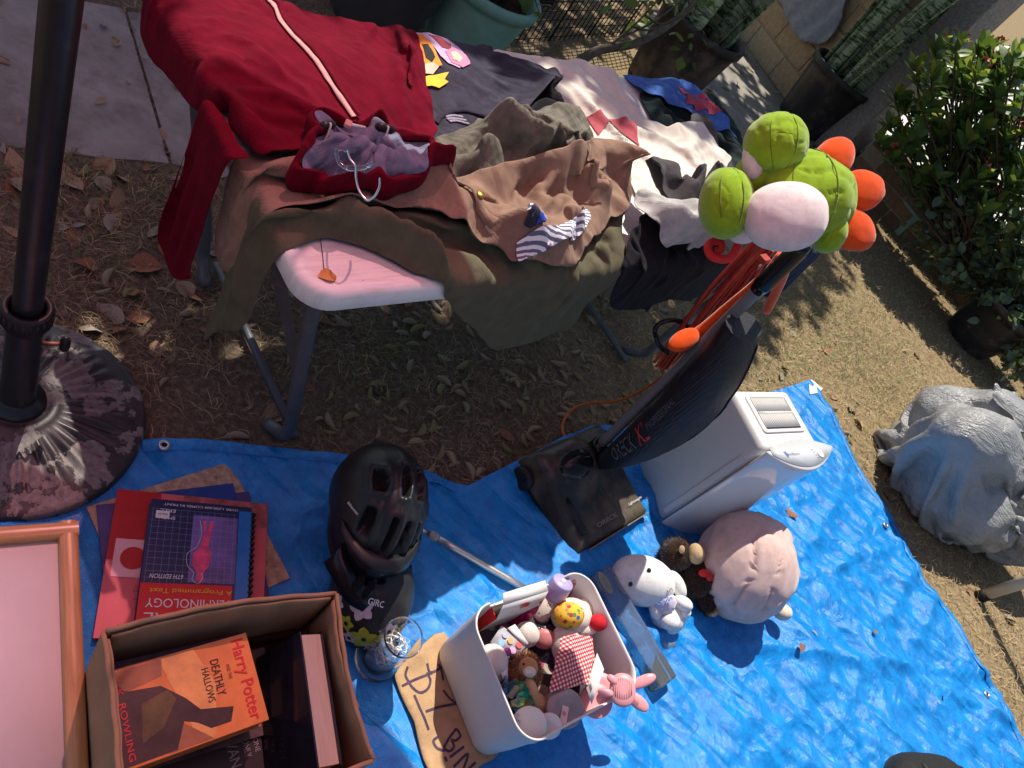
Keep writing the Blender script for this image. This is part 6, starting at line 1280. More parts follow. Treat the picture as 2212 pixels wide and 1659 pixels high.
# little flat wooden bear charm
bc_ = thing('bear_charm', 'small flat brown bear shaped charm beside the vacuum head', 'charm', tuple(U(1312, 1235, .02))); bm_ = mat('brown printed card', (.45, .22, .14), .5, .1); bl_ = mat('tan printed card', (.62, .38, .24), .5, .1)
def disc_at(parent, x, y, z, rx, ry, m, nm, ang=0., th=.004, n=24):
    a = np.arange(n)/n*2*np.pi; c = U(x, y, z); ux = unit((U(x+10, y, z)-c)); uy = np.cross((0, 0, 1), ux); ca, sa = math.cos(ang), math.sin(ang); p = np.c_[np.cos(a)*rx, np.sin(a)*ry]; p = np.c_[p[:, 0]*ca-p[:, 1]*sa, p[:, 0]*sa+p[:, 1]*ca]
    b = MB(); v = c+p[:, :1]*ux+p[:, 1:]*uy; b.add(np.r_[v, v+V3(0, 0, th)], [tuple(range(n))[::-1], tuple(range(n, 2*n))]+[(i, (i+1) % n, n+(i+1) % n, n+i) for i in range(n)]); return b.build(nm, m, parent, world=True, smooth=False)
disc_at(bc_, 1303, 1212, .030, .030, .026, bm_, 'face_rim', .4); disc_at(bc_, 1303, 1212, .0345, .025, .022, bl_, 'face', .4); disc_at(bc_, 1312, 1234, .030, .022, .02, bm_, 'torso', .2); disc_at(bc_, 1314, 1232, .0345, .017, .015, bl_, 'chest', .2)
for x, y in ((1284, 1208), (1310, 1192)): disc_at(bc_, x, y, .0285, .013, .013, bm_, 'ear'); disc_at(bc_, x, y, .033, .008, .008, bl_, 'ear_inside')
for x, y in ((1307, 1230), (1317, 1227)): disc_at(bc_, x, y, .039, .007, .0045, mat('pink bow', (.7, .3, .32), .5), 'bow', .6 if x < 1325 else -.6, .001)

# grey power lead behind the purifier and aluminium pole
ld_ = thing('power_lead', 'thin grey power lead curling between the vacuum and the white plush', 'cable', tuple(U(1400, 1150, .01)))
t = MB(); t.tube(curve_pts([U(x, y, .028) for x, y in ((1505, 1140), (1450, 1146), (1400, 1150), (1380, 1152), (1378, 1165), (1388, 1185), (1400, 1215), (1405, 1232))], 50), .0035, 7); t.build('cable', mat('grey cable', (.12, .12, .125), .5), ld_, world=True)
t = MB(); t.box(U(1535, 1142, .026), (.03, .022, .014), (0, 0, .6)); t.build('plug', mat('black plug', (.015, .015, .016), .5), ld_, world=True, bevel=.003)
ap = thing('metal_pole', 'thin aluminium telescopic pole lying on the tarp by the helmets', 'pole', tuple(U(1030, 1205, .02)))
A_, B_ = U(945, 1163, .028), U(1135, 1272, .045); t = MB(); t.tube(np.linspace(A_, B_, 6), .0095, 18); t.build('outer_tube', mat('brushed aluminium', (.6, .6, .58), .32, .06, 80, metal=.85), ap, world=True)
d_ = unit(A_-B_); t = MB(); t.tube([A_, A_+d_*.006, A_+d_*.012, A_+d_*.018, A_+d_*.024], [.011, .0125, .0115, .0125, .011], 16); t.build('locking_collar', mat('grey collar', (.3, .3, .3), .5), ap, world=True)
t = MB(); t.tube([A_+d_*.024, A_+d_*.14], .006, 12); t.build('inner_tube', alu, ap, world=True)

# leg of a folding chair at the right edge; black bag at the lower right
pb = U(2113, 1290); cl = thing('chair_leg', 'pale beige tubular leg with a black foot at the right edge', 'chair leg', (pb[0], pb[1], 0))
tp = V3(*Upl(2420, 1195, pb, np.cross(V3(0, 0, 1), np.cross(V3(*pb[:2], -1.6), V3(0, 0, 1)))))-pb
t = MB(); t.tube([(0, 0, .03), tp*.5+V3(0, 0, .015), tp], .0235, 24); t.build('tube', mat('beige enamel', (.52, .48, .38), .35, .06, 20), cl)
t = MB(); t.tube([(0, 0, .0), unit(tp)*.045], .026, 20); t.build('foot', mat('black rubber', (.012, .012, .012), .6), cl)
bb = U(2015, 1748, .05); bk = thing('black_bag', 'black fabric bag at the lower right edge of the tarp', 'bag', (bb[0], bb[1], .01)); bfm = cloth_mat('black nylon', (.02, .02, .02), .6)
t = MB(); t.ball((0, 0, 0), (.20, .16, .075), 40, 20, (0, 0, R(35)), .16, 9, 3, .8); t.v[-1][:, 2] = np.maximum(t.v[-1][:, 2], -.045)+.05; t.build('body', bfm, bk)
t = MB(); t.tube(curve_pts([U(x, y, z)-V3(bb[0], bb[1], .01) for x, y, z in ((1992, 1652, .11), (2004, 1668, .12), (2010, 1690, .12), (2014, 1720, .11))], 20), np.r_[np.full(19, .011), .008], 8); t.build('handle', mat('black strap', (.01, .01, .011), .6), bk)
t = MB(); t.tube(curve_pts([U(x, y, z)-V3(bb[0], bb[1], .01) for x, y, z in ((2040, 1650, .09), (2075, 1658, .08), (2096, 1680, .07), (2105, 1700, .06))], 24), .005, 6); t.build('piping', mat('black strap', (.01, .01, .011), .6), bk)
# ============================================================ BOOKS, BOXES, TOY BIN
card = mat('brown cardboard', (.36, .235, .135), .9, .1, 18, .4, 160, .1, stretch=(1, 1, .2))
# ---- wooden framed board at the left edge
k_ = U(168, 1128, .05); ex_ = unit(U(192, 1659, .05)-k_); ey_ = np.cross((0, 0, 1), ex_)            # right side, and inwards
if (U(0, 1128, .05)-k_) @ ey_ < 0: ey_ = -ey_
tb = thing('framed_board', 'white board in a rounded pale wooden frame at the left edge', 'board', tuple(k_), Matrix(((ex_[0], ey_[0], 0), (ex_[1], ey_[1], 0), (0, 0, 1))))
def wood(name, c1, c2, stretch):
    m, nt, b = nodes_of(name); f1 = noise_node(nt, 6, 6, .6, stretch=stretch); nt.links.new(ramp(nt, f1, [(.3, c1), (.7, c2)]), b.inputs['Base Color']); b.inputs['Roughness'].default_value = .3; b.inputs['Coat Weight'].default_value = .3; return m
wdx = wood('pale wood along', (.36, .17, .055), (.6, .34, .14), (1.5, 22, 22)); wdy = wood('pale wood across', (.36, .17, .055), (.6, .34, .14), (22, 1.5, 22))
def rail_(p0, p1, m):
    d = unit(p1-p0); s = np.cross((0, 0, 1), d); t = MB(); a = np.linspace(0, 2*np.pi, 17)[:-1]; prof = np.c_[np.sign(np.cos(a))*np.abs(np.cos(a))**.6*.017, np.sign(np.sin(a))*np.abs(np.sin(a))**.7*.014]; rows = [np.array([p+s*x+V3(0, 0, z) for x, z in np.r_[prof, prof[:1]]]) for p in (p0, p0+(p1-p0)*.5, p1)]; t.grid(np.array(rows)); return t.build('frame_rail', m, tb)
Lx, Ly = .62, .46
rail_(V3(.0, .017, 0), V3(Lx, .017, 0), wdx); rail_(V3(.017, .0, 0.0008), V3(.017, Ly, 0.0008), wdy); rail_(V3(0, Ly-.017, 0), V3(Lx, Ly-.017, 0), wdx); rail_(V3(Lx-.017, 0, .0008), V3(Lx-.017, Ly, .0008), wdy)
t = MB(); t.box((Lx/2, Ly/2, -.006), (Lx-.04, Ly-.04, .006)); t.build('panel', mat('white laminate', (.74, .72, .70), .35, .04, 5, .1, 300), tb)
t = MB(); t.box((Lx/2, Ly/2, -.028), (Lx-.03, Ly-.03, .036)); t.build('backing', card, tb)

# ---- pile of books and record sleeves
def sheet_box(name, label, cat, V4, z, th, m, group=None, top=None):
    "flat rectangular thing from three picture corners: first, along x, along y"
    a, b, c = U(*V4[0], z), U(*V4[1], z), U(*V4[2], z); x = b-a; y = c-a; y = y-unit(x)*(y @ unit(x)); lx, ly = np.linalg.norm(x), np.linalg.norm(y)
    rot = axes(x=x, y=y); flip = np.array(rot)[2, 2] < 0
    th_ = thing(name, label, cat, tuple(a-V3(0, 0, th)), rot if not flip else axes(x=x, y=-y), group); sg = -1 if flip else 1
    return th_, lx, ly, sg
def cover_quad(parent, x0, y0, x1, y1, z, m, name='cover_print', sg=1):
    return mk(name, [(x0, y0*sg, z), (x1, y0*sg, z), (x1, y1*sg, z), (x0, y1*sg, z)], [(0, 1, 2, 3) if sg > 0 else (3, 2, 1, 0)], m, parent, smooth=False)
def book(name, label, V4, z, th, cm, size=None, pages=True, cat='book', group=None):
    h, lx, ly, sg = sheet_box(name, label, cat, V4, z, th, cm, group)
    if size: lx, ly = size
    pg_ = mat('page edges', (.62, .54, .44), .9, .12, 12, .6, 500, .1, stretch=(1, 1, 40))
    if pages:
        t = MB(); t.box((lx/2, sg*ly/2, th/2), (lx-.008, ly-.008, th-.006)); t.build('pages', pg_, h, smooth=False)
        for z_ in (.0015, th-.0015): t = MB(); t.box((lx/2, sg*ly/2, z_), (lx, ly, .003)); t.build('cover', cm, h, bevel=.001)
    else: t = MB(); t.box((lx/2, sg*ly/2, th/2), (lx, ly, th)); t.build('cover', cm, h, bevel=.0008)
    return h, lx, ly, sg
book('record_sleeve', 'faded beige and purple record sleeve lowest at the left of the pile', [(186, 1095), (240, 1078), (205, 1330)], .018, .006, mat('beige sleeve', (.45, .3, .2), .7, .35, 60), (.31, .31), False, 'record sleeve')
h, lx, ly, sg = book('record_sleeve', 'dark purple record sleeve with a white outline under the red one', [(208, 1090), (300, 1082), (222, 1330)], .024, .005, mat('purple sleeve', (.07, .05, .17), .5, .3, 10), (.31, .31), False, 'record sleeve')
book('hardback_book', 'blue and black hardback showing behind the textbook', [(330, 1064), (445, 1050), (360, 1250)], .026, .016, mat('cobalt cover', (.02, .05, .22), .4, .2, 10), (.17, .23))
lp, lx, ly, sg = book('record_sleeve', 'red and pink record sleeve with lists of singers on its front', [(254, 1056), (470, 1078), (194, 1326)], .033, .006, mat('pink red sleeve', (.6, .12, .14), .42, .12, 8), (.31, .31), False, 'record sleeve')
rdk = mat('deep red print', (.42, .012, .015), .42, .1); ppk = mat('pale pink print', (.72, .4, .42), .45, .06)
cover_quad(lp, 0.0, 0, .085, .155, .0066, rdk, sg=sg); cover_quad(lp, .13, .0, .31, .06, .0066, mat('muted red print', (.4, .1, .1), .5, .4, 50), sg=sg)
cover_quad(lp, .012, .11, .085, .19, .0072, ppk, 'portrait_panel', sg); cover_quad(lp, .115, .085, .19, .155, .0072, ppk, 'portrait_panel', sg)
for x, y in ((.048, .15), (.15, .12)):
    t = MB(); t.lathe([(.024, 0), (0, 0)], 20, (x, sg*y, .0078)); t.build('portrait_shape', rdk, lp)
rtx = mat('dark red lettering', (.3, .01, .03), .5)
for i, s in enumerate(('and more', 'ELLA FITZGERALD', 'LOUIS ARMSTRONG', 'TONY BENNETT', 'SARAH VAUGHAN', 'THE PLATTERS', 'BILLIE HOLIDAY', 'VIC DAMONE', 'RAY CHARLES')):
    letter(s, rtx, lp, (.085, sg*(.2+i*.0085), .0068), (-1, 0, 0), (0, sg, 0), height=.0046, lift=.0004)
letter('FIDELITY', rtx, lp, (.06, sg*.285, .0068), (-1, 0, 0), (0, sg, 0), width=.05, height=.005, lift=.0004); letter('STEREO', rtx, lp, (.06, sg*.300, .0068), (-1, 0, 0), (0, sg, 0), width=.05, height=.005, lift=.0004)
tx, lx, ly, sg = book('spiral_textbook', 'comb-bound textbook with a red and blue cover on top of the pile', [(327, 1076), (531, 1095), (283, 1327)], .062, .026, mat('navy cover', (.022, .03, .085), .3, .15, 6), (.205, .278))
cv = .0264
cover_quad(tx, .178, 0.012, .205, .278, cv, mat('bright blue print', (.02, .17, .5), .3, .1), sg=sg); cover_quad(tx, .0, .182, .172, .278, cv+.0002, mat('scarlet print', (.62, .018, .02), .3, .08), sg=sg)
cover_quad(tx, .085, .03, .176, .178, cv+.0002, mat('violet print', (.16, .11, .32), .3, .4, 12), sg=sg)
grd = mat('pale grid line', (.3, .36, .55), .4)
for k in range(13): cover_quad(tx, .006+k*.0135, .022, .0064+k*.0135, .18, cv+.0006, grd, 'grid_line', sg)
for k in range(12): cover_quad(tx, .004, .022+k*.0135, .172, .0224+k*.0135, cv+.0006, grd, 'grid_line', sg)
fg = [(.0, .0), (.004, .03), (-.002, .06), (-.014, .075), (-.013, .10), (-.003, .115), (-.004, .13), (.004, .138), (.010, .128), (.009, .115), (.018, .10), (.022, .07), (.014, .06), (.018, .03), (.022, 0), (.014, 0), (.010, .035), (.006, 0)]
v, f = mesh_poly([(.105+x, sg*(.042+y)) for x, y in fg], .006); mk('figure_print', np.c_[v, np.full(len(v), cv+.0009)], f, mat('pink print', (.75, .08, .2), .4, .25, 60), tx)
pts_ = [(.105+x*1.35-.006, sg*(.042+y), cv+.001) for x, y in fg[:10]]; t = MB(); t.tube(curve_pts(pts_, 50), .0005, 4); t.build('figure_outline', wl, tx)
yl = mat('yellow lettering', (.8, .5, .03), .4)
def tl(s, m, x, y, w, h, **k): letter(s, m, tx, (x, sg*y, cv), (-1, 0, 0), (0, sg, 0), width=w, height=h, lift=.0014, **k)
tl('OVER 1,000,000 COPIES IN PRINT', wl, .10, .011, .15, .006); tl('ERLL', wl, .034, .026, .03, .007); tl('SMITH', wl, .034, .042, .032, .007); tl('6TH EDITION', wl, .045, .168, .062, .009, shear=.2)
tl('A Programmed Text', yl, .095, .196, .155, .013); tl('TERMINOLOGY', wl, .093, .222, .16, .018); tl('MEDICAL', wl, .095, .252, .165, .022)
cover_quad(tx, .012, .027, .038, .044, cv+.0018, mat('price sticker', (.7, .7, .68), .6), 'price_sticker', sg); letter('$26.55', mat('black ink', (.012, .012, .012), .8), tx, (.025, sg*.035, cv+.002), (-1, 0, 0), (0, sg, 0), width=.018, height=.005, lift=.0006)
for k in range(19):
    t = MB(); t.box((.2085, sg*(.016+k*.0136), .013), (.013, .0075, .030)); t.build('binding_tooth', mat('black binding', (.012, .012, .014), .35), tx, bevel=.003)

# ---- cardboard box with books
BA = V3(-.212, .392, .014); bu_ = unit(V3(.6, .8, 0)); bv_ = unit(V3(.8, -.6, 0)); BLn, BWd, BHt = .392, .30, .262
cb = thing('cardboard_box', 'open worn cardboard box full of books', 'box', tuple(BA), axes(x=bv_, y=bu_))                     # x = bv, y = bu
def wall_sheet(p0, p1, bow, nm, h=BHt, th=.005):
    n = 26; k = 12; rows = []; d = p1-p0; nrm = np.cross((0, 0, 1), unit(d))
    for j, z in enumerate(np.linspace(0, 1, k)):
        rows.append([p0+d*s+nrm*(bow*math.sin(math.pi*s)*z+.0008*math.sin(s*30+z*3)*z)+V3(0, 0, h*z+(.006*fbm(np.array([[s*5, z]]), 1.5, 3)[0]-.003)*z) for s in np.linspace(0, 1, n)])
    b = MB(); b.grid(np.array(rows)); o = b.build(nm, card, cb, solid=th, soff=0); return o
c0, c1, c2, c3 = V3(0, 0, 0), V3(0, BLn, 0), V3(BWd, BLn, 0), V3(BWd, 0, 0)
wall_sheet(c0, c1, .012, 'side_panel'); wall_sheet(c1, c2, -.014, 'side_panel'); wall_sheet(c2, c3, .006, 'side_panel'); wall_sheet(c3, c0, -.006, 'side_panel')
t = MB(); t.box((BWd/2, BLn/2, .005), (BWd-.006, BLn-.006, .006)); t.build('bottom', mat('maroon liner', (.12, .03, .022), .7, .2, 20), cb)
wall_sheet(c0+V3(.007, .012, .09), c1+V3(.007, -.012, .09), .012, 'folded_flap', BHt-.094, .004); wall_sheet(c1+V3(.012, -.007, .10), c2+V3(-.09, -.007, .10), -.012, 'folded_flap', BHt-.10, .004); wall_sheet(c3+V3(-.012, .007, .12), c0+V3(.012, .007, .12), -.005, 'folded_flap', BHt-.124, .004)
for a, b_ in ((c0, c1), (c1, c2), (c2, c3), (c3, c0)):   # thick creased rim
    d = b_-a; nn = np.cross((0, 0, 1), unit(d)); bw_ = {0: .012, 1: -.014, 2: .006, 3: -.006}[[c0, c1, c2, c3].index(a) if False else (0 if a is c0 else 1 if a is c1 else 2 if a is c2 else 3)]
    t = MB(); t.tube([a+d*s+nn*(bw_*math.sin(math.pi*s)+.0008*math.sin(s*30+3))+V3(0, 0, BHt+.003*math.sin(s*5)) for s in np.linspace(.01, .99, 24)], .0042, 8); t.build('rim_fold', card, cb)
# orange hardback on top
zb = .205
def bk_len(z): return np.linalg.norm(U(220, 1454, z)-U(531, 1366, z))
hp_, lx, ly, sg = book('orange_book', 'thick hardback with an orange cover and red title in the cardboard box', [(220, 1454), (531, 1366), (258, 1668)], zb, .05, mat('orange jacket', (.62, .2, .035), .3, .25, 7, coat=.3), (.235, .158))
ltop = .0503
drk = mat('dark drape print', (.035, .018, .016), .35, .5, 25); olv2 = mat('olive print', (.1, .075, .015), .35, .4, 25); stn = mat('brown stone print', (.33, .13, .05), .35, .3, 14); ptl = mat('pale orange print', (.72, .36, .1), .35, .25, 12)
def blob(pts, m, dz, nm='cover_print'):
    v, f = mesh_poly([(x*.235, sg*y*.158) for x, y in pts], .008); mk(nm, np.c_[v, np.full(len(v), ltop+dz)], f, m, hp_)
blob([(.36, .02), (.60, .02), (.70, .45), (.62, .98), (.5, .98), (.46, .6), (.4, .3)], ptl, .0003)
blob([(.02, .03), (.38, .03), (.36, .2), (.12, .26), (.02, .2)], stn, .0004); blob([(.42, .72), (.60, .98), (.3, .98)], stn, .0005)
blob([(.02, .18), (.14, .26), (.34, .30), (.48, .50), (.56, .66), (.78, .74), (.74, .88), (.6, .88), (.52, .78), (.44, .72), (.36, .97), (.02, .97)], drk, .0006); blob([(.20, .42), (.38, .36), (.42, .48), (.30, .72), (.16, .80)], olv2, .0009)
rdt = mat('bright red lettering', (.7, .015, .03), .35); bkt = mat('dark brown lettering', (.03, .012, .01), .5)
def hl(s, m, x, y, w, h, **k): letter(s, m, hp_, (x, sg*y, ltop), (0, sg, 0), (1, 0, 0), width=w, height=h, lift=.0014, **k)
hl('Harry Potter', rdt, .212, .079, .142, .028, bold=.008); hl('AND THE', bkt, .190, .058, .026, .0055); hl('DEATHLY', bkt, .170, .062, .062, .014); hl('HALLOWS', bkt, .152, .070, .058, .012); hl('J. K. ROWLING', rdt, .018, .082, .13, .013)
book('blue_book', 'dark blue hardback just under the orange book', [(238, 1432), (470, 1378), (270, 1640)], .15, .05, mat('midnight blue jacket', (.03, .04, .09), .35, .5, 20), (.225, .155))
book('grey_book', 'worn grey hardback below the orange book', [(300, 1460), (560, 1400), (330, 1660)], .098, .04, mat('grey brown jacket', (.1, .085, .08), .5, .4, 20), (.225, .158))
iv, lx, ly, sg = book('black_paperback', 'black paperback with pale lettering below the orange book', [(330, 1620), (520, 1556), (370, 1740)], .09, .03, mat('black paper cover', (.012, .014, .016), .4, .3, 20), (.20, .135))
for s, x, w in (('THE', .03, .018), ('ONE', .168, .03), ('ONLY', .150, .04), ('IVAN', .126, .06)): letter(s, mat('pale lettering', (.3, .36, .36), .5), iv, (x if s != 'THE' else .182, sg*.05, .0304), (0, sg, 0), (1, 0, 0), width=w*.8, height=w*.30, lift=.001)
# black hardback standing on its spine, fore edge up
A_, B2_, C2_ = U(671, 1364, .235), U(698, 1556, .235), U(604, 1603, .10)
ax_ = unit(B2_-A_); dn_ = C2_-B2_; dn_ = unit(dn_-ax_*(dn_ @ ax_)); nm_ = np.cross(ax_, dn_); nm_ = nm_ if nm_ @ V3(.6, .3, 1) > 0 else -nm_
bkb = thing('black_hardback', 'thick black hardback leaning fore-edge up against the box wall', 'book', tuple(A_), axes(x=ax_, y=dn_)); zs_ = 1 if np.array(axes(x=ax_, y=dn_))[:, 2] @ nm_ > 0 else -1
bc2 = mat('glossy black jacket', (.014, .016, .026), .15, .4, 8, coat=.4); pgm = mat('page edges', (.62, .54, .44), .9)
t = MB(); t.box((.118, .078, 0), (.226, .150, .044)); t.build('pages', pgm, bkb, smooth=False)
for s in (-1, 1): t = MB(); t.box((.118, .078, s*.0240), (.236, .162, .0034)); t.build('cover', bc2, bkb, bevel=.001)
t = MB(); t.box((.118, .159, 0), (.236, .003, .05)); t.build('spine', bc2, bkb, bevel=.001)
red_l = thing('red_folder', 'red folder lying on the bottom of the cardboard box', 'folder', tuple(BA+bu_*.26+bv_*.19+V3(0, 0, .012)), axes(x=bv_, y=bu_)); t = MB(); t.box((0, 0, .006), (.18, .22, .01)); t.build('cover', mat('brick red card', (.3, .045, .025), .6, .2, 10), red_l, bevel=.002)

# ---- cardboard sign with marker writing
sq = [U(x, y, .02)[:2] for x, y in ((850, 1456), (874, 1430), (905, 1400), (936, 1372), (958, 1366), (1010, 1440), (1075, 1630), (1064, 1640), (1040, 1652), (990, 1690), (935, 1690), (915, 1640), (893, 1560), (862, 1490))]
sg_ = thing('cardboard_sign', 'torn flat cardboard sign with purple marker writing beside the white bin', 'sign', (.4, .8, .016)); v, f = mesh_poly(sq, .012)
def sz(p): return tarp_h(p)+.012+.002*np.sin(p[:, 0]*60)+.003*(fbm(p, 14, 3, 2)-.5)
mk('board', np.c_[v, sz(v)], f, mat('tan cardboard', (.44, .29, .16), .9, .12, 20, .5, 140, .1), sg_, world=True, solid=.005)
mk_ = mat('purple black marker', (.06, .035, .075), .7, .25, 80)
def stroke(cr, w=.0055, nm='marker_stroke'):
    p = curve_pts(np.array([U(518.4+.2604*x, 1227+.2604*y, .026)[:2] for x, y in cr]), 8*len(cr)); tg = np.gradient(p, axis=0); tg /= np.linalg.norm(tg, axis=1)[:, None]; nn = np.c_[-tg[:, 1], tg[:, 0]]
    b = MB(); b.grid(np.stack([np.c_[q, sz(q)+.0012] for q in (p-nn*w/2, p+nn*w/2)], 1)); b.build(nm, mk_, sg_, world=True)
for s in ([(1395, 815), (1378, 880), (1400, 930), (1440, 990), (1500, 1030), (1560, 1000), (1585, 930), (1560, 860)], [(1350, 975), (1460, 920), (1600, 865)], [(1450, 1050), (1500, 1180), (1570, 1340)], [(1560, 785), (1590, 860), (1690, 815)], [(1650, 790), (1675, 850), (1690, 930)], [(1540, 1190), (1660, 1150), (1800, 1120)], [(1690, 1010), (1740, 1070), (1795, 1118)], [(1650, 1395), (1612, 1430), (1640, 1490), (1700, 1515)], [(1700, 1565), (1715, 1605)],
          [(1690, 1490), (1745, 1400), (1800, 1330)], [(1800, 1330), (1830, 1390), (1790, 1430), (1755, 1420)], [(1755, 1420), (1775, 1480), (1735, 1520), (1690, 1490)], [(1740, 1570), (1860, 1480)], [(1770, 1650), (1895, 1540), (1850, 1700), (1960, 1610)]): stroke(s)

# ---- clear jar with string lights
jb = U(812, 1424, .012); jr = thing('clear_jar', 'clear plastic jar standing on the tarp beside the floral helmet', 'jar', (jb[0], jb[1], .014))
t = MB(); t.lathe([(.0, .004), (.036, .004), (.04, .01), (.0415, .02), (.0425, .145), (.044, .148), (.044, .152), (.0415, .152), (.0408, .145), (.0395, .02), (.036, .009), (0, .008)], 56); t.build('wall', clear, jr)
t = MB(); t.lathe([(0, 0), (.050, 0), (.052, .003), (.052, .012), (.050, .014), (.046, .0145), (.0455, .006), (0, .0035)], 56); t.build('lid', clear, jr)
sl = thing('string_lights', 'tangled silver wire string lights inside the clear jar', 'string lights', (jb[0], jb[1], .03)); r_ = np.random.default_rng(77); wire = mat('silver wire', (.75, .75, .72), .3, .05, metal=.6); pts_ = []
for k in range(70):
    a = k*1.9+r_.uniform(-.4, .4); rr_ = r_.uniform(.008, .034); pts_.append((math.cos(a)*rr_, math.sin(a)*rr_, .012+.095*abs(math.sin(k*.37+r_.uniform(0, .5)))))
t = MB(); t.tube(curve_pts(pts_, 700), .0007, 4); t.build('wire', wire, sl)
for k in range(0, 70, 4): t = MB(); t.ball(pts_[k], (.0022, .0022, .003), 8, 5); t.build('bulb', mat('clear bulb', (.9, .88, .75), .2), sl)

# ---- white bin
n1 = U(1012, 1318, .24); bn_u = unit(V3(.497, .868, 0)); bn_v = unit(V3(.868, -.497, 0)); BU, BV, BZ = .362, .292, .226
bn_ = thing('white_bin', 'white plastic storage bin overflowing with small toys', 'bin', (n1[0], n1[1], .014), axes(x=bn_v, y=bn_u)); bpm = mat('white bin plastic', (.70, .68, .67), .4, .03, 6, .1, 300, .4, sss=.1)
def bring(ins, z, dip=0., r=.055):
    p = np.array(rrect(ins, ins, BV-ins, BU-ins, max(.01, r-ins), 10)); n_ = len(p); zz_ = np.full(n_, z)
    if dip: s = p[:, 1]/BU; k = np.clip((.5-np.abs(s-.52))/.12-1.1, 0, 1); k = k*k*(3-2*k); side = (p[:, 0] < .03) | (p[:, 0] > BV-.03); zz_ = zz_-dip*k*side
    return np.c_[p, zz_]
def dens(ins, z, dip=0.):                              # rounded rectangle resampled so that the handle dips read
    p = bring(ins, z)[:, :2]; q = resample(p, .008); return q
def ring_(ins, z, dip=0.):
    t_ = np.arange(160)/160; base_p = np.array(rrect(ins, ins, BV-ins, BU-ins, max(.01, .055-ins), 10)); d = np.r_[0, np.cumsum(np.hypot(*np.diff(np.r_[base_p, base_p[:1]], axis=0).T))]; bp = np.r_[base_p, base_p[:1]]; p = np.c_[np.interp(t_*d[-1], d, bp[:, 0]), np.interp(t_*d[-1], d, bp[:, 1])]
    s = p[:, 1]/BU; k = np.clip((.31-np.abs(s-.5))/.06+.5, 0, 1); k = k*k*(3-2*k)*(np.minimum(p[:, 0], BV-p[:, 0]) < .04); return np.c_[p, z-dip*k]
rings = [ring_(.035, 0), ring_(.022, .004), ring_(.014, .02), ring_(.006, BZ*.5, .0), ring_(.001, BZ-.012, .034), ring_(-.001, BZ-.003, .035), ring_(.0005, BZ, .035), ring_(.0035, BZ-.002, .035), ring_(.0045, BZ-.012, .034), ring_(.010, BZ*.5, 0), ring_(.018, .022), ring_(.03, .010)]
f = []
for i in range(len(rings)-1):
    for k in range(160): f.append((i*160+k, i*160+(k+1) % 160, (i+1)*160+(k+1) % 160, (i+1)*160+k))
f.append(tuple((len(rings)-1)*160+k for k in range(160))); f.append(tuple(range(160))[::-1]); mk('tub', np.concatenate(rings), f, bpm, bn_)
def bx(cx, cy): return 921.7+.2344*cx, 1180.9+.2344*cy
def bU(cx, cy, z): return U(*bx(cx, cy), z)
def bmid(z0, z1): return z0
# carton with a white flap
cm_ = mat('white carton', (.74, .72, .70), .45, .05, 10); crd_ = mat('red carton', (.6, .02, .02), .4, .12, 30)
o_ = bU(600, 560, .20); ct_ = thing('white_carton', 'tall white and red carton with its flap open at the bin corner', 'carton', tuple(o_-V3(0, 0, .16)), axes(x=unit(bU(1000, 430, .2)-bU(590, 560, .2)), z=(0, 0, 1)))
lx = np.linalg.norm(bU(1000, 430, .2)-bU(590, 560, .2))
for nm, c, s, m_ in (('front_panel', (lx/2, -.028, .08), (lx, .0015, .16), cm_), ('back_panel', (lx/2, .0, .088), (lx, .0015, .176), cm_), ('end_panel', (0, -.014, .08), (.0015, .027, .16), crd_), ('end_panel', (lx, -.014, .08), (.0015, .027, .16), crd_)): t = MB(); t.box(c, s); t.build(nm, m_, ct_, smooth=False)
fl_ = MB(); fl_.add([(0, -.0285, .16), (lx, -.0285, .16), (lx, -.012, .205), (0, -.012, .205)], [(0, 1, 2, 3)]); fo = fl_.build('flap', cm_, ct_, solid=.0015); fl_ = MB(); fl_.add([(.0, -.0118, .205), (lx, -.0118, .205), (lx-.004, .012, .214), (.004, .012, .214)], [(0, 1, 2, 3)]); fl_.build('tuck_flap', cm_, ct_, solid=.0015)
mk('red_emblem', [(lx*.42, -.0235, .178), (lx*.62, -.0235, .178), (lx*.62, -.0195, .190), (lx*.52, -.0175, .194), (lx*.42, -.0195, .190), ], [(0, 1, 2, 3, 4)], crd_, ct_, smooth=False).location = (0, -.0015, .0006)
letter('CHOCOLATE WAFERS', rtx, ct_, (lx*.6, -.0295, .13), (-1, 0, 0), (0, 0, -1), width=.05, height=.004, lift=-.0006)
def cyl(parent, a, b, prof, m, nm, seg=28):
    "lathe between two world points; prof: (fraction, radius)"
    a, b = np.asarray(a), np.asarray(b); t = MB(); n_ = len(prof); pts = [a+(b-a)*q[0] for q in prof]; t.tube(pts, [q[1] for q in prof], seg); return t.build(nm, m, parent, world=True)
mg_ = mat('magenta liquid', (.42, .01, .10), .12, .1, 10, 0, 100, .5, trans=.25); cap_ = mat('hot pink cap', (.75, .03, .2), .3)
a, b_ = bU(780, 760, .10), bU(1010, 500, .20); sb_ = thing('spray_bottle', 'magenta body spray bottle with a red nozzle in the bin', 'bottle', tuple(a)); cyl(sb_, a, b_, [(0, .017), (.05, .019), (.75, .019), (.9, .016), (1, .010)], mg_, 'bottle'); d_ = unit(b_-a); cyl(sb_, b_, b_+d_*.028, [(0, .011), (.45, .0115), (.5, .007), (1, .007)], mat('red nozzle', (.5, .01, .04), .3), 'nozzle'); cyl(sb_, b_+d_*.028, b_+d_*.03, [(0, .0068), (1, .0064)], cap_, 'cap')
crm = mat('cream bottle', (.66, .60, .52), .5, .05); lv_ = mat('lavender cap', (.42, .36, .62), .3, .04, sss=.2)
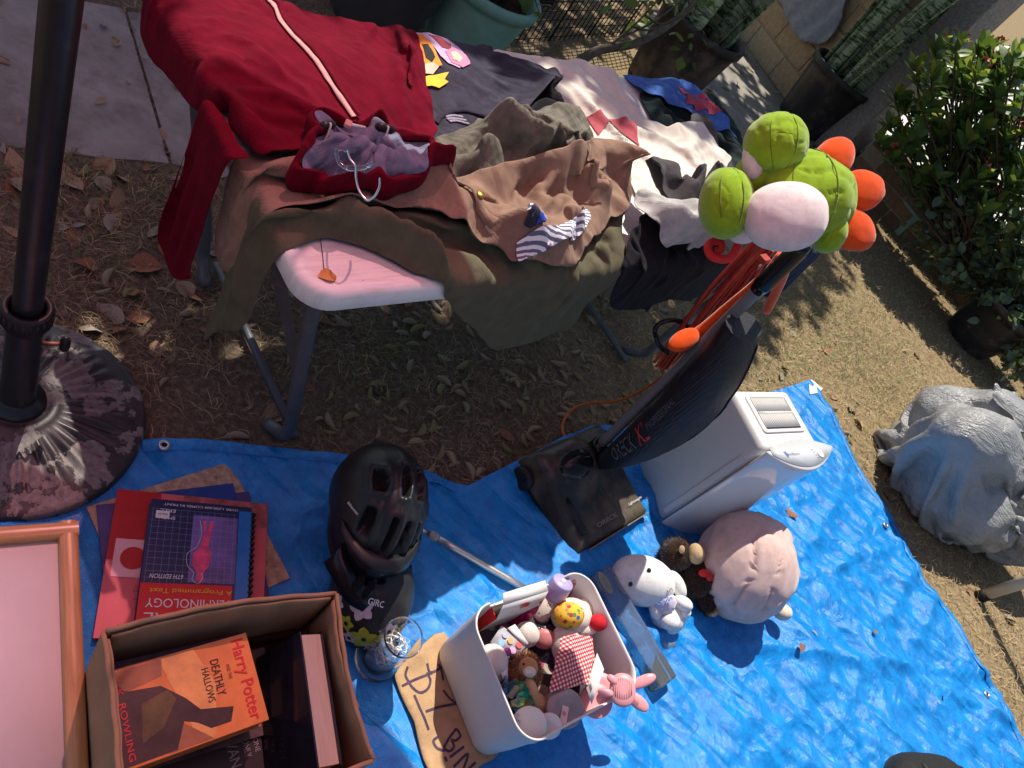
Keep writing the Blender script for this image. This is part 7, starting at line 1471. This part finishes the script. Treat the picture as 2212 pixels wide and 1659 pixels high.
a, b_ = bU(980, 720, .09), bU(1170, 450, .185); lo_ = thing('lotion_bottle', 'cream bottle with a wide lavender cap in the bin', 'bottle', tuple(a)); cyl(lo_, a, b_, [(0, .022), (.05, .025), (1, .025)], crm, 'bottle'); d_ = unit(b_-a); cyl(lo_, b_, b_+d_*.048, [(0, .0272), (.1, .028), (.92, .0268), (1, .0255)], lv_, 'cap', 40); t = MB(); t.ball(b_+d_*.0485, (.008, .008, .004), 14, 8); t.build('cap_dimple', mat('pale lavender', (.6, .55, .75), .3), lo_, world=True)
r_ = np.random.default_rng(4); s1 = unit(np.cross(d_, CF_)); s2 = -unit(np.cross(s1, d_))
for k in range(22):
    u = r_.uniform(.1, .95); an = r_.uniform(-1.3, 1.3); nrm = s2*math.cos(an)+s1*math.sin(an); nrm = nrm if nrm @ CF_ < 0 else -nrm; t = MB(); t.ball(a+(b_-a)*u+nrm*.0251, (.0015, .0015, .0015), 6, 4); t.build('speck', bkt, lo_, world=True)
a, b_ = bU(1300, 420, .15), bU(1350, 310, .20); pb_ = thing('small_bottle', 'small pink bottle with a clear cap in the bin corner', 'bottle', tuple(a)); cyl(pb_, a, b_, [(0, .011), (1, .011)], mat('pink glass', (.62, .26, .32), .2, .05, trans=.3), 'bottle'); cyl(pb_, b_, b_+unit(b_-a)*.014, [(0, .009), (1, .008)], mat('pale pink cap', (.75, .5, .55), .2, trans=.4), 'cap')
# dolls and plush in the bin
def tb_(parent, cx, cy, z, r, m, nm, seed=1, lump=.06, rot=None, seg=26): p = bU(cx, cy, z); return toy_ball(parent, *bx(cx, cy), depth_of(p), r, m, nm, seed, lump, rot, 1.0, seg)
dl = thing('bonnet_plush', 'white plush doll with a yellow flowered bonnet and red mitten', 'plush toy', tuple(bU(1340, 640, .16)))
tb_(dl, 1335, 640, .175, (.050, .043, .045), plush('cream white plush', (.72, .64, .58)), 'head', 3)
def print_mat(name, base, spots, scale):
    m, nt, b = nodes_of(name); tc = nt.nodes.new('ShaderNodeTexCoord'); v_ = nt.nodes.new('ShaderNodeTexVoronoi'); v_.inputs['Scale'].default_value = scale; nt.links.new(tc.outputs['Object'], v_.inputs['Vector'])
    k = ramp(nt, v_.outputs['Distance'], [(.38, (1, 1, 1)), (.42, (0, 0, 0))]); hs = nt.nodes.new('ShaderNodeSeparateColor'); nt.links.new(v_.outputs['Color'], hs.inputs[0]); c = ramp(nt, hs.outputs[0], [(i/len(spots), s) for i, s in enumerate(spots)]); nt.nodes[-1].color_ramp.interpolation = 'CONSTANT'
    mx = nt.nodes.new('ShaderNodeMixRGB'); nt.links.new(k, mx.inputs[0]); mx.inputs[1].default_value = (*base, 1); nt.links.new(c, mx.inputs[2]); nt.links.new(mx.outputs[0], b.inputs['Base Color']); b.inputs['Roughness'].default_value = .85; return m
tb_(dl, 1310, 630, .200, (.037, .031, .030), print_mat('yellow flower print', (.72, .44, .03), [(.5, .02, .05), (.05, .1, .4), (.08, .25, .06), (.7, .2, .1)], 75), 'bonnet', 5, .12)
tb_(dl, 1475, 560, .180, (.028, .026, .025), plush('cream white plush', (.7, .62, .6)), 'ear', 6); tb_(dl, 1400, 480, .16, (.03, .02, .02), plush('pale rose plush', (.68, .45, .45)), 'ear', 7); tb_(dl, 1580, 700, .21, (.022, .020, .018), mat('red felt', (.5, .01, .02), .8, .1, 40), 'mitten', 8, .1); tb_(dl, 1470, 760, .18, (.030, .018, .02), plush('cream white plush', (.72, .64, .58)), 'arm', 9, .05, -.3); tb_(dl, 1280, 900, .15, (.038, .05, .035), plush('cream white plush', (.72, .64, .58)), 'body', 10)
def gingham():
    m, nt, b = nodes_of('red gingham'); tc = nt.nodes.new('ShaderNodeTexCoord'); mp = nt.nodes.new('ShaderNodeMapping'); mp.inputs['Rotation'].default_value = (0, 0, .55); nt.links.new(tc.outputs['Object'], mp.inputs[0]); sp = nt.nodes.new('ShaderNodeSeparateXYZ'); nt.links.new(mp.outputs[0], sp.inputs[0]); fs = []
    for ax in (0, 1):
        a = nt.nodes.new('ShaderNodeMath'); a.operation = 'MULTIPLY'; a.inputs[1].default_value = 118; nt.links.new(sp.outputs[ax], a.inputs[0]); g_ = nt.nodes.new('ShaderNodeMath'); g_.operation = 'FRACT'; nt.links.new(a.outputs[0], g_.inputs[0]); h_ = nt.nodes.new('ShaderNodeMath'); h_.operation = 'GREATER_THAN'; h_.inputs[1].default_value = .5; nt.links.new(g_.outputs[0], h_.inputs[0]); fs.append(h_.outputs[0])
    s = nt.nodes.new('ShaderNodeMath'); s.operation = 'ADD'; nt.links.new(fs[0], s.inputs[0]); nt.links.new(fs[1], s.inputs[1]); d = nt.nodes.new('ShaderNodeMath'); d.operation = 'MULTIPLY'; d.inputs[1].default_value = .5; nt.links.new(s.outputs[0], d.inputs[0])
    nt.links.new(ramp(nt, d.outputs[0], [(.0, (.72, .68, .66)), (.5, (.5, .12, .13)), (1, (.36, .01, .02))]), b.inputs['Base Color']); b.inputs['Roughness'].default_value = .9; return m
gg = gingham(); gp_ = [(1200, 850), (1380, 830), (1530, 815), (1548, 990), (1535, 1150), (1525, 1300), (1400, 1290), (1250, 1330), (1110, 1355), (1125, 1200), (1130, 1070), (1180, 960)]
gq = np.array([bU(x, y, .19)[:2] for x, y in gp_]); v, f = mesh_poly(gq, .007); gz_ = .175+.030*np.exp(-(((v-v.mean(0))/.07)**2).sum(1))+.022*ridge(v, 9, 5)**2+.008*ridge(v, 26, 6)
gt = thing('gingham_cloth', 'red and white gingham cloth draped over the doll in the bin', 'cloth', (*v.mean(0), .16)); mk('fabric', np.c_[v, gz_], f, gg, gt, world=True, solid=.002, sub=1)
ln = thing('lion_plush', 'small brown plush lion with a fluffy mane in the bin', 'plush toy', tuple(bU(920, 1200, .13))); fur = mat('ginger fur', (.36, .15, .045), .95, .4, 160, 1.3, 320, .1, sheen=.6)
tb_(ln, 900, 1160, .165, (.036, .042, .035), fur, 'mane', 3, .3); tb_(ln, 935, 1120, .195, (.022, .024, .016), plush('tan plush', (.5, .27, .11)), 'face', 4); tb_(ln, 948, 1155, .208, (.014, .012, .010), plush('cream plush 2', (.72, .64, .55)), 'muzzle', 5); tb_(ln, 968, 1340, .18, (.014, .034, .014), plush('sand plush', (.6, .38, .18)), 'arm', 6, .05, -.25); tb_(ln, 1010, 1440, .15, (.022, .022, .02), plush('sand plush', (.6, .38, .18)), 'foot', 7); tb_(ln, 960, 1520, .13, (.034, .028, .028), plush('tan plush', (.5, .27, .11)), 'body', 8); tb_(ln, 1080, 1690, .10, (.028, .016, .02), plush('tan plush', (.5, .27, .11)), 'foot', 9)
fuzz(ln, [(*bx(900, 1160), depth_of(bU(900, 1160, .165)), (.036, .042, .035), 0)], 2200, .011, fur, 6)
t = MB(); t.ball(bU(893, 1082, .212), (.0028, .0028, .0028), 8, 6); t.build('eye', bkt, ln, world=True)
gh = thing('round_plush', 'round cream plush with a care label against the bin side', 'plush toy', tuple(bU(610, 1070, .14))); tb_(gh, 600, 1060, .17, (.036, .038, .035), plush('cream white plush', (.72, .64, .58)), 'body', 4); tb_(gh, 600, 1170, .15, (.03, .022, .028), plush('pale cream plush', (.66, .60, .46)), 'base', 5); tb_(gh, 447, 940, .185, (.008, .011, .008), mat('blue bead', (.05, .3, .6), .4), 'bead', 6); t = MB(); t.add([bU(670, 1130, .19), bU(745, 1110, .19), bU(750, 1220, .185), bU(700, 1215, .185)], [(0, 1, 2, 3)]); t.build('care_label', cm_, gh, world=True, solid=.0008)
stk = thing('sticker_card', 'pastel sticker card with rounded corners in the bin', 'card', tuple(bU(760, 880, .17))); q4 = [bU(690, 728, .185), bU(935, 890, .185), bU(820, 1030, .175), bU(588, 880, .175)]; t = MB(); t.add(q4, [(0, 3, 2, 1)]); t.build('card', mat('holographic card', (.56, .56, .62), .22, .2, 45, 0, 100, .6, metal=.25), stk, world=True, solid=.0012)
def in_q(u, w, lift=.002): return q4[0]*(1-u)*(1-w)+q4[1]*u*(1-w)+q4[2]*u*w+q4[3]*(1-u)*w+V3(0, 0, lift)
for u, w, c in ((.25, .3, (.4, .45, .5)), (.5, .4, (.7, .35, .15)), (.8, .35, (.55, .1, .1)), (.75, .75, (.6, .3, .5)), (.3, .75, (.2, .4, .6))): t = MB(); t.lathe([(.008, 0), (0, .0005)], 14, in_q(u, w)); t.build('sticker', mat('sticker %.2f' % c[0]+str(c[1]), c, .4), stk, world=True)
t2_ = thing('white_tag', 'white printed tag behind the sticker card', 'tag', tuple(bU(870, 800, .17))); t = MB(); t.add([bU(745, 750, .19), bU(815, 715, .195), bU(940, 890, .19), bU(900, 910, .185)], [(0, 3, 2, 1)]); t.build('card', cm_, t2_, world=True, solid=.001)
wp2 = thing('white_pouch', 'crumpled white soft toy in the middle of the bin', 'plush toy', tuple(bU(920, 800, .14))); tb_(wp2, 920, 810, .155, (.030, .030, .022), plush('cream white plush', (.72, .64, .58)), 'body', 12, .2)
pbl = thing('purple_ball', 'shiny purple bauble on the sticker card', 'bauble', tuple(bU(738, 968, .18))); tb_(pbl, 738, 968, .19, (.010, .010, .010), mat('purple glass', (.3, .05, .22), .08, .05, coat=.5), 'sphere', 1, 0); tb_(pbl, 745, 1010, .185, (.005, .006, .004), cm_, 'cap', 1, 0)
ir = thing('iridescent_bow', 'crinkled iridescent film bow at the near side of the bin', 'bow', tuple(bU(780, 1420, .16)))
def irid():
    m, nt, b = nodes_of('iridescent film'); lw = nt.nodes.new('ShaderNodeLayerWeight'); lw.inputs[0].default_value = .45; f1 = noise_node(nt, 34, 4, .6); a = nt.nodes.new('ShaderNodeMath'); a.operation = 'ADD'; nt.links.new(lw.outputs['Facing'], a.inputs[0]); nt.links.new(f1, a.inputs[1])
    nt.links.new(ramp(nt, a.outputs[0], [(.35, (.02, .5, .5)), (.55, (.05, .55, .4)), (.7, (.6, .6, .12)), (.85, (.6, .2, .6)), (1, (.1, .4, .7))]), b.inputs['Base Color']); b.inputs['Roughness'].default_value = .12; b.inputs['Metallic'].default_value = .6; return m
irm = irid(); r_ = np.random.default_rng(6)
for k in range(26):
    a = k*2.4; rr_ = .006+.0064*math.sqrt(k)*1.0; c = bU(790, 1420, .185)+V3(math.cos(a)*rr_, math.sin(a)*rr_, .006-.0006*k); tt_ = np.linspace(-.9, .9, 7); nrm = unit(V3(math.cos(a), math.sin(a), r_.uniform(.2, 1.2))); tg = unit(V3(-math.sin(a), math.cos(a), r_.normal(0, .3)))
    rows = [[c+tg*s*.013+nrm*(.012*u+.004*math.sin(s*3+u*2))+V3(0, 0, .008*u) for s in tt_] for u in np.linspace(-.5, 1, 5)]; t = MB(); t.grid(np.array(rows)); t.build('film_petal', irm, ir, world=True)
# discs, tin, plates, hair brush
def disc(parent, c, r, n, th, m, nm, seg=36, dome=0.): c = np.asarray(c); n = unit(n); t = MB(); rot = axes(x=unit(np.cross(n, (.3, .9, .1))), z=n); t.lathe([(0, 0), (r*.97, 0), (r, th*.3), (r, th*.7), (r*.96, th), (r*.5, th+dome*.8), (0, th+dome)], seg, c, rot); return t.build(nm, m, parent, world=True)
tilt = unit(V3(-.25, -.5, .75)); mi = mat('mint rim', (.45, .68, .52), .4)
dk1 = thing('mint_lid', 'white and mint green round lid resting on the near bin wall', 'compact', tuple(bU(950, 1620, .2))); disc(dk1, bU(945, 1640, .188), .038, unit(V3(-.05, -.75, .65)), .008, mi, 'rim'); disc(dk1, bU(945, 1625, .196), .0365, unit(V3(-.05, -.75, .65)), .006, cm_, 'top', dome=.004)  # this round piece is a loose lid with a mint rim
dk2 = thing('white_lid', 'small all white round lid beside the mint green one', 'compact', tuple(bU(1140, 1640, .19))); disc(dk2, bU(1120, 1640, .185), .028, unit(V3(.1, -.7, .65)), .012, cm_, 'case')  # a second loose lid, plain white
tin = thing('candle_tin', 'round grey lidded tin with a pink paper label in the bin', 'tin', tuple(bU(1270, 1490, .15))); tn_ = unit(V3(-.12, -.35, .92)); tc_ = bU(1270, 1490, .185); disc(tin, tc_-tn_*.045, .041, tn_, .045, mat('pink tin side', (.5, .35, .33), .4), 'tin'); disc(tin, tc_, .042, tn_, .006, mat('smoky lid', (.3, .27, .28), .25, .15, 30, coat=.4), 'lid', 48)
lbx = unit(bU(1240, 1640, .185)-bU(1290, 1340, .185)); lby = np.cross(tn_, lbx); c = tc_+tn_*.0075
mk('paper_band', [c-lbx*.040-lby*.008, c+lbx*.040-lby*.008, c+lbx*.040+lby*.008, c-lbx*.040+lby*.008], [(0, 1, 2, 3)], mat('pink paper band', (.66, .52, .47), .7), tin, world=True, smooth=False)
letter('ROSE QUARTZ', rtx, tin, c-lbx*.022+lby*.003, -lbx, -lby, width=.03, height=.004, lift=.0006, world=True); letter('CRYSTALS', rtx, tin, c-lbx*.022-lby*.004, -lbx, -lby, width=.026, height=.004, lift=.0006, world=True); t = MB(); t.ball(c+lbx*.012, (.006, .005, .001), 12, 6); t.build('band_motif', mat('rose motif', (.6, .2, .25), .6), tin, world=True)
pnp = mat('dusty pink plastic', (.66, .3, .33), .35, .06, 10, coat=.1)
pl1 = thing('pink_dish', 'dusty pink plastic dish under the rabbit brush', 'dish', tuple(bU(1560, 1400, .15))); disc(pl1, bU(1560, 1420, .175), .038, unit(V3(-.2, -.4, .9)), .006, pnp, 'plate'); disc(pl1, bU(1600, 1310, .165), .036, unit(V3(-.2, -.4, .9)), .006, pnp, 'plate')
pc_ = thing('blister_card', 'white blister card with a barcode standing in the bin', 'card', tuple(bU(1560, 1200, .18))); q5 = [bU(1570, 978, .22), bU(1635, 1130, .22), bU(1520, 1455, .215), bU(1470, 1300, .20)]; t = MB(); t.add(q5, [(0, 3, 2, 1)]); t.build('card', cm_, pc_, world=True, solid=.001)
for k in range(7):
    u = .12+k*.10; a = q5[3]*(1-.5)+q5[2]*.5; base_p = (q5[3]*.55+q5[2]*.45)+(q5[0]-q5[3])*(.14); d1 = unit(q5[2]-q5[3]); d2 = unit(q5[0]-q5[3]); nn = unit(np.cross(d1, d2)); nn = nn if nn[2] > 0 else -nn; c = base_p+d1*(k-3)*.0022+nn*.0015; t = MB(); t.add([c, c+d1*.001, c+d1*.001+d2*.012, c+d2*.012], [(0, 1, 2, 3)]); t.build('barcode_bar', bkt, pc_, world=True, smooth=False)
br = thing('rabbit_brush', 'dusty pink rabbit shaped hair brush hooked over the bin rim', 'brush', tuple(bU(1800, 1310, .23)))
bn2 = unit(V3(-.25, -.45, .85)); c = bU(1805, 1310, .235); exb = unit(bU(2000, 1330, .235)-bU(1640, 1300, .235)); exb = unit(exb-bn2*(exb @ bn2)); eyb = np.cross(bn2, exb); rb = axes(x=exb, y=eyb)
def bru(cx, cy, r, m, nm, ang=0., dz=0., seg=26):
    p = bU(cx, cy, .235)+bn2*dz; t = MB(); q = rb @ Euler((0, 0, ang)).to_matrix(); t.ball(p, r, seg, 14, q, 0, power=.9); return t.build(nm, m, br, world=True)
bru(1805, 1320, (.030, .036, .011), pnp, 'head'); bru(1990, 1242, (.034, .013, .008), pnp, 'ear', .42); bru(1940, 1425, (.030, .015, .008), pnp, 'ear', -.62); bru(1650, 1345, (.018, .009, .007), pnp, 'handle', -.1); bru(1712, 1225, (.014, .009, .007), pnp, 'paw', -.6)
for k in range(11): p = bU(1800, 1310, .235)+bn2*.0098+exb*(k-5)*.0040; hw = .022*math.sqrt(max(.05, 1-((k-5)/6)**2)); t = MB(); t.tube([p-eyb*hw, p+eyb*hw], .0011, 5); t.build('ridge', mat('dark pink ridge', (.5, .22, .25), .5), br, world=True)
for cx, cy, an in ((1990, 1232, .42), (1915, 1415, -.62)):
    for k in range(6): d1 = exb*math.cos(an)+eyb*math.sin(an); d2 = np.cross(bn2, d1); p = bU(cx, cy, .235)+bn2*.0075+d1*(k-2.5)*.0036; t = MB(); t.tube([p-d2*.005, p+d2*.005], .0009, 5); t.build('ridge', mat('dark pink ridge', (.5, .22, .25), .5), br, world=True)
# dark pouches deep in the bin and at its sides
dkp = thing('dark_pouch', 'dark purple plastic pouch deep in the bin', 'pouch', tuple(bU(1030, 1000, .08))); tb_(dkp, 1060, 960, .10, (.06, .07, .03), mat('dark purple film', (.03, .02, .045), .2, .4, 20, .5, 40), 'film', 4, .3); tb_(dkp, 1085, 850, .14, (.028, .025, .015), mat('pink pouch', (.55, .2, .2), .4, .2, 30), 'pink_patch', 5, .3)
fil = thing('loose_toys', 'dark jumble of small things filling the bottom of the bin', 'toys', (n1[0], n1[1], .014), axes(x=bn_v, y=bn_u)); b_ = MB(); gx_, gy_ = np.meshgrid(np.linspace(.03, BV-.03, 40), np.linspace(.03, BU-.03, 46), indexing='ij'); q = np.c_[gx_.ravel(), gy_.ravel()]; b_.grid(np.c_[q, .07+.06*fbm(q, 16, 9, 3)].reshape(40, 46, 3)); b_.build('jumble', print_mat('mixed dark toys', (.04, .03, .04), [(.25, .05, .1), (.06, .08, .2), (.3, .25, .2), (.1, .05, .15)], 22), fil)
# clear package between the bin and the plush toys
cpk = thing('clear_package', 'long clear plastic package with a yellow oval label behind the bin', 'package', tuple(U(1350, 1370, .016))); a, b_, c = U(1282, 1243, .02), U(1424, 1482, .02), U(1318, 1285-25, .02)
x = b_-a; lx = np.linalg.norm(x); x = unit(x); y = np.cross((0, 0, 1), x); t = MB(); t.box(a+x*lx/2-y*.012+V3(0, 0, .030), (lx, .075, .05), axes(x=x, y=y)); t.build('shell', mat('smoky clear plastic', (.62, .68, .72), .1, .05, 10, .6, 60, .5, trans=.9), cpk, world=True, bevel=.006, bseg=3)
t = MB(); t.box(a+x*lx/2-y*.012+V3(0, 0, .008), (lx-.01, .065, .006), axes(x=x, y=y)); t.build('backing_card', mat('dark slate card', (.035, .05, .06), .4, .3, 10), cpk, world=True)
p = U(1305, 1262, .058); a_ = np.arange(28)/28*2*np.pi; mk('oval_label', [p+x*math.cos(q)*.032+y*math.sin(q)*.015+V3(0, 0, .0008) for q in a_], [tuple(range(28))], mat('pale yellow label', (.66, .62, .35), .6), cpk, world=True, smooth=False)
letter('CHECK FOR', bkt, cpk, p-y*.004, -x, -y, width=.034, height=.005, lift=.0022, world=True); letter('COMPLETENESS', bkt, cpk, p+y*.004, -x, -y, width=.044, height=.004, lift=.0022, world=True)
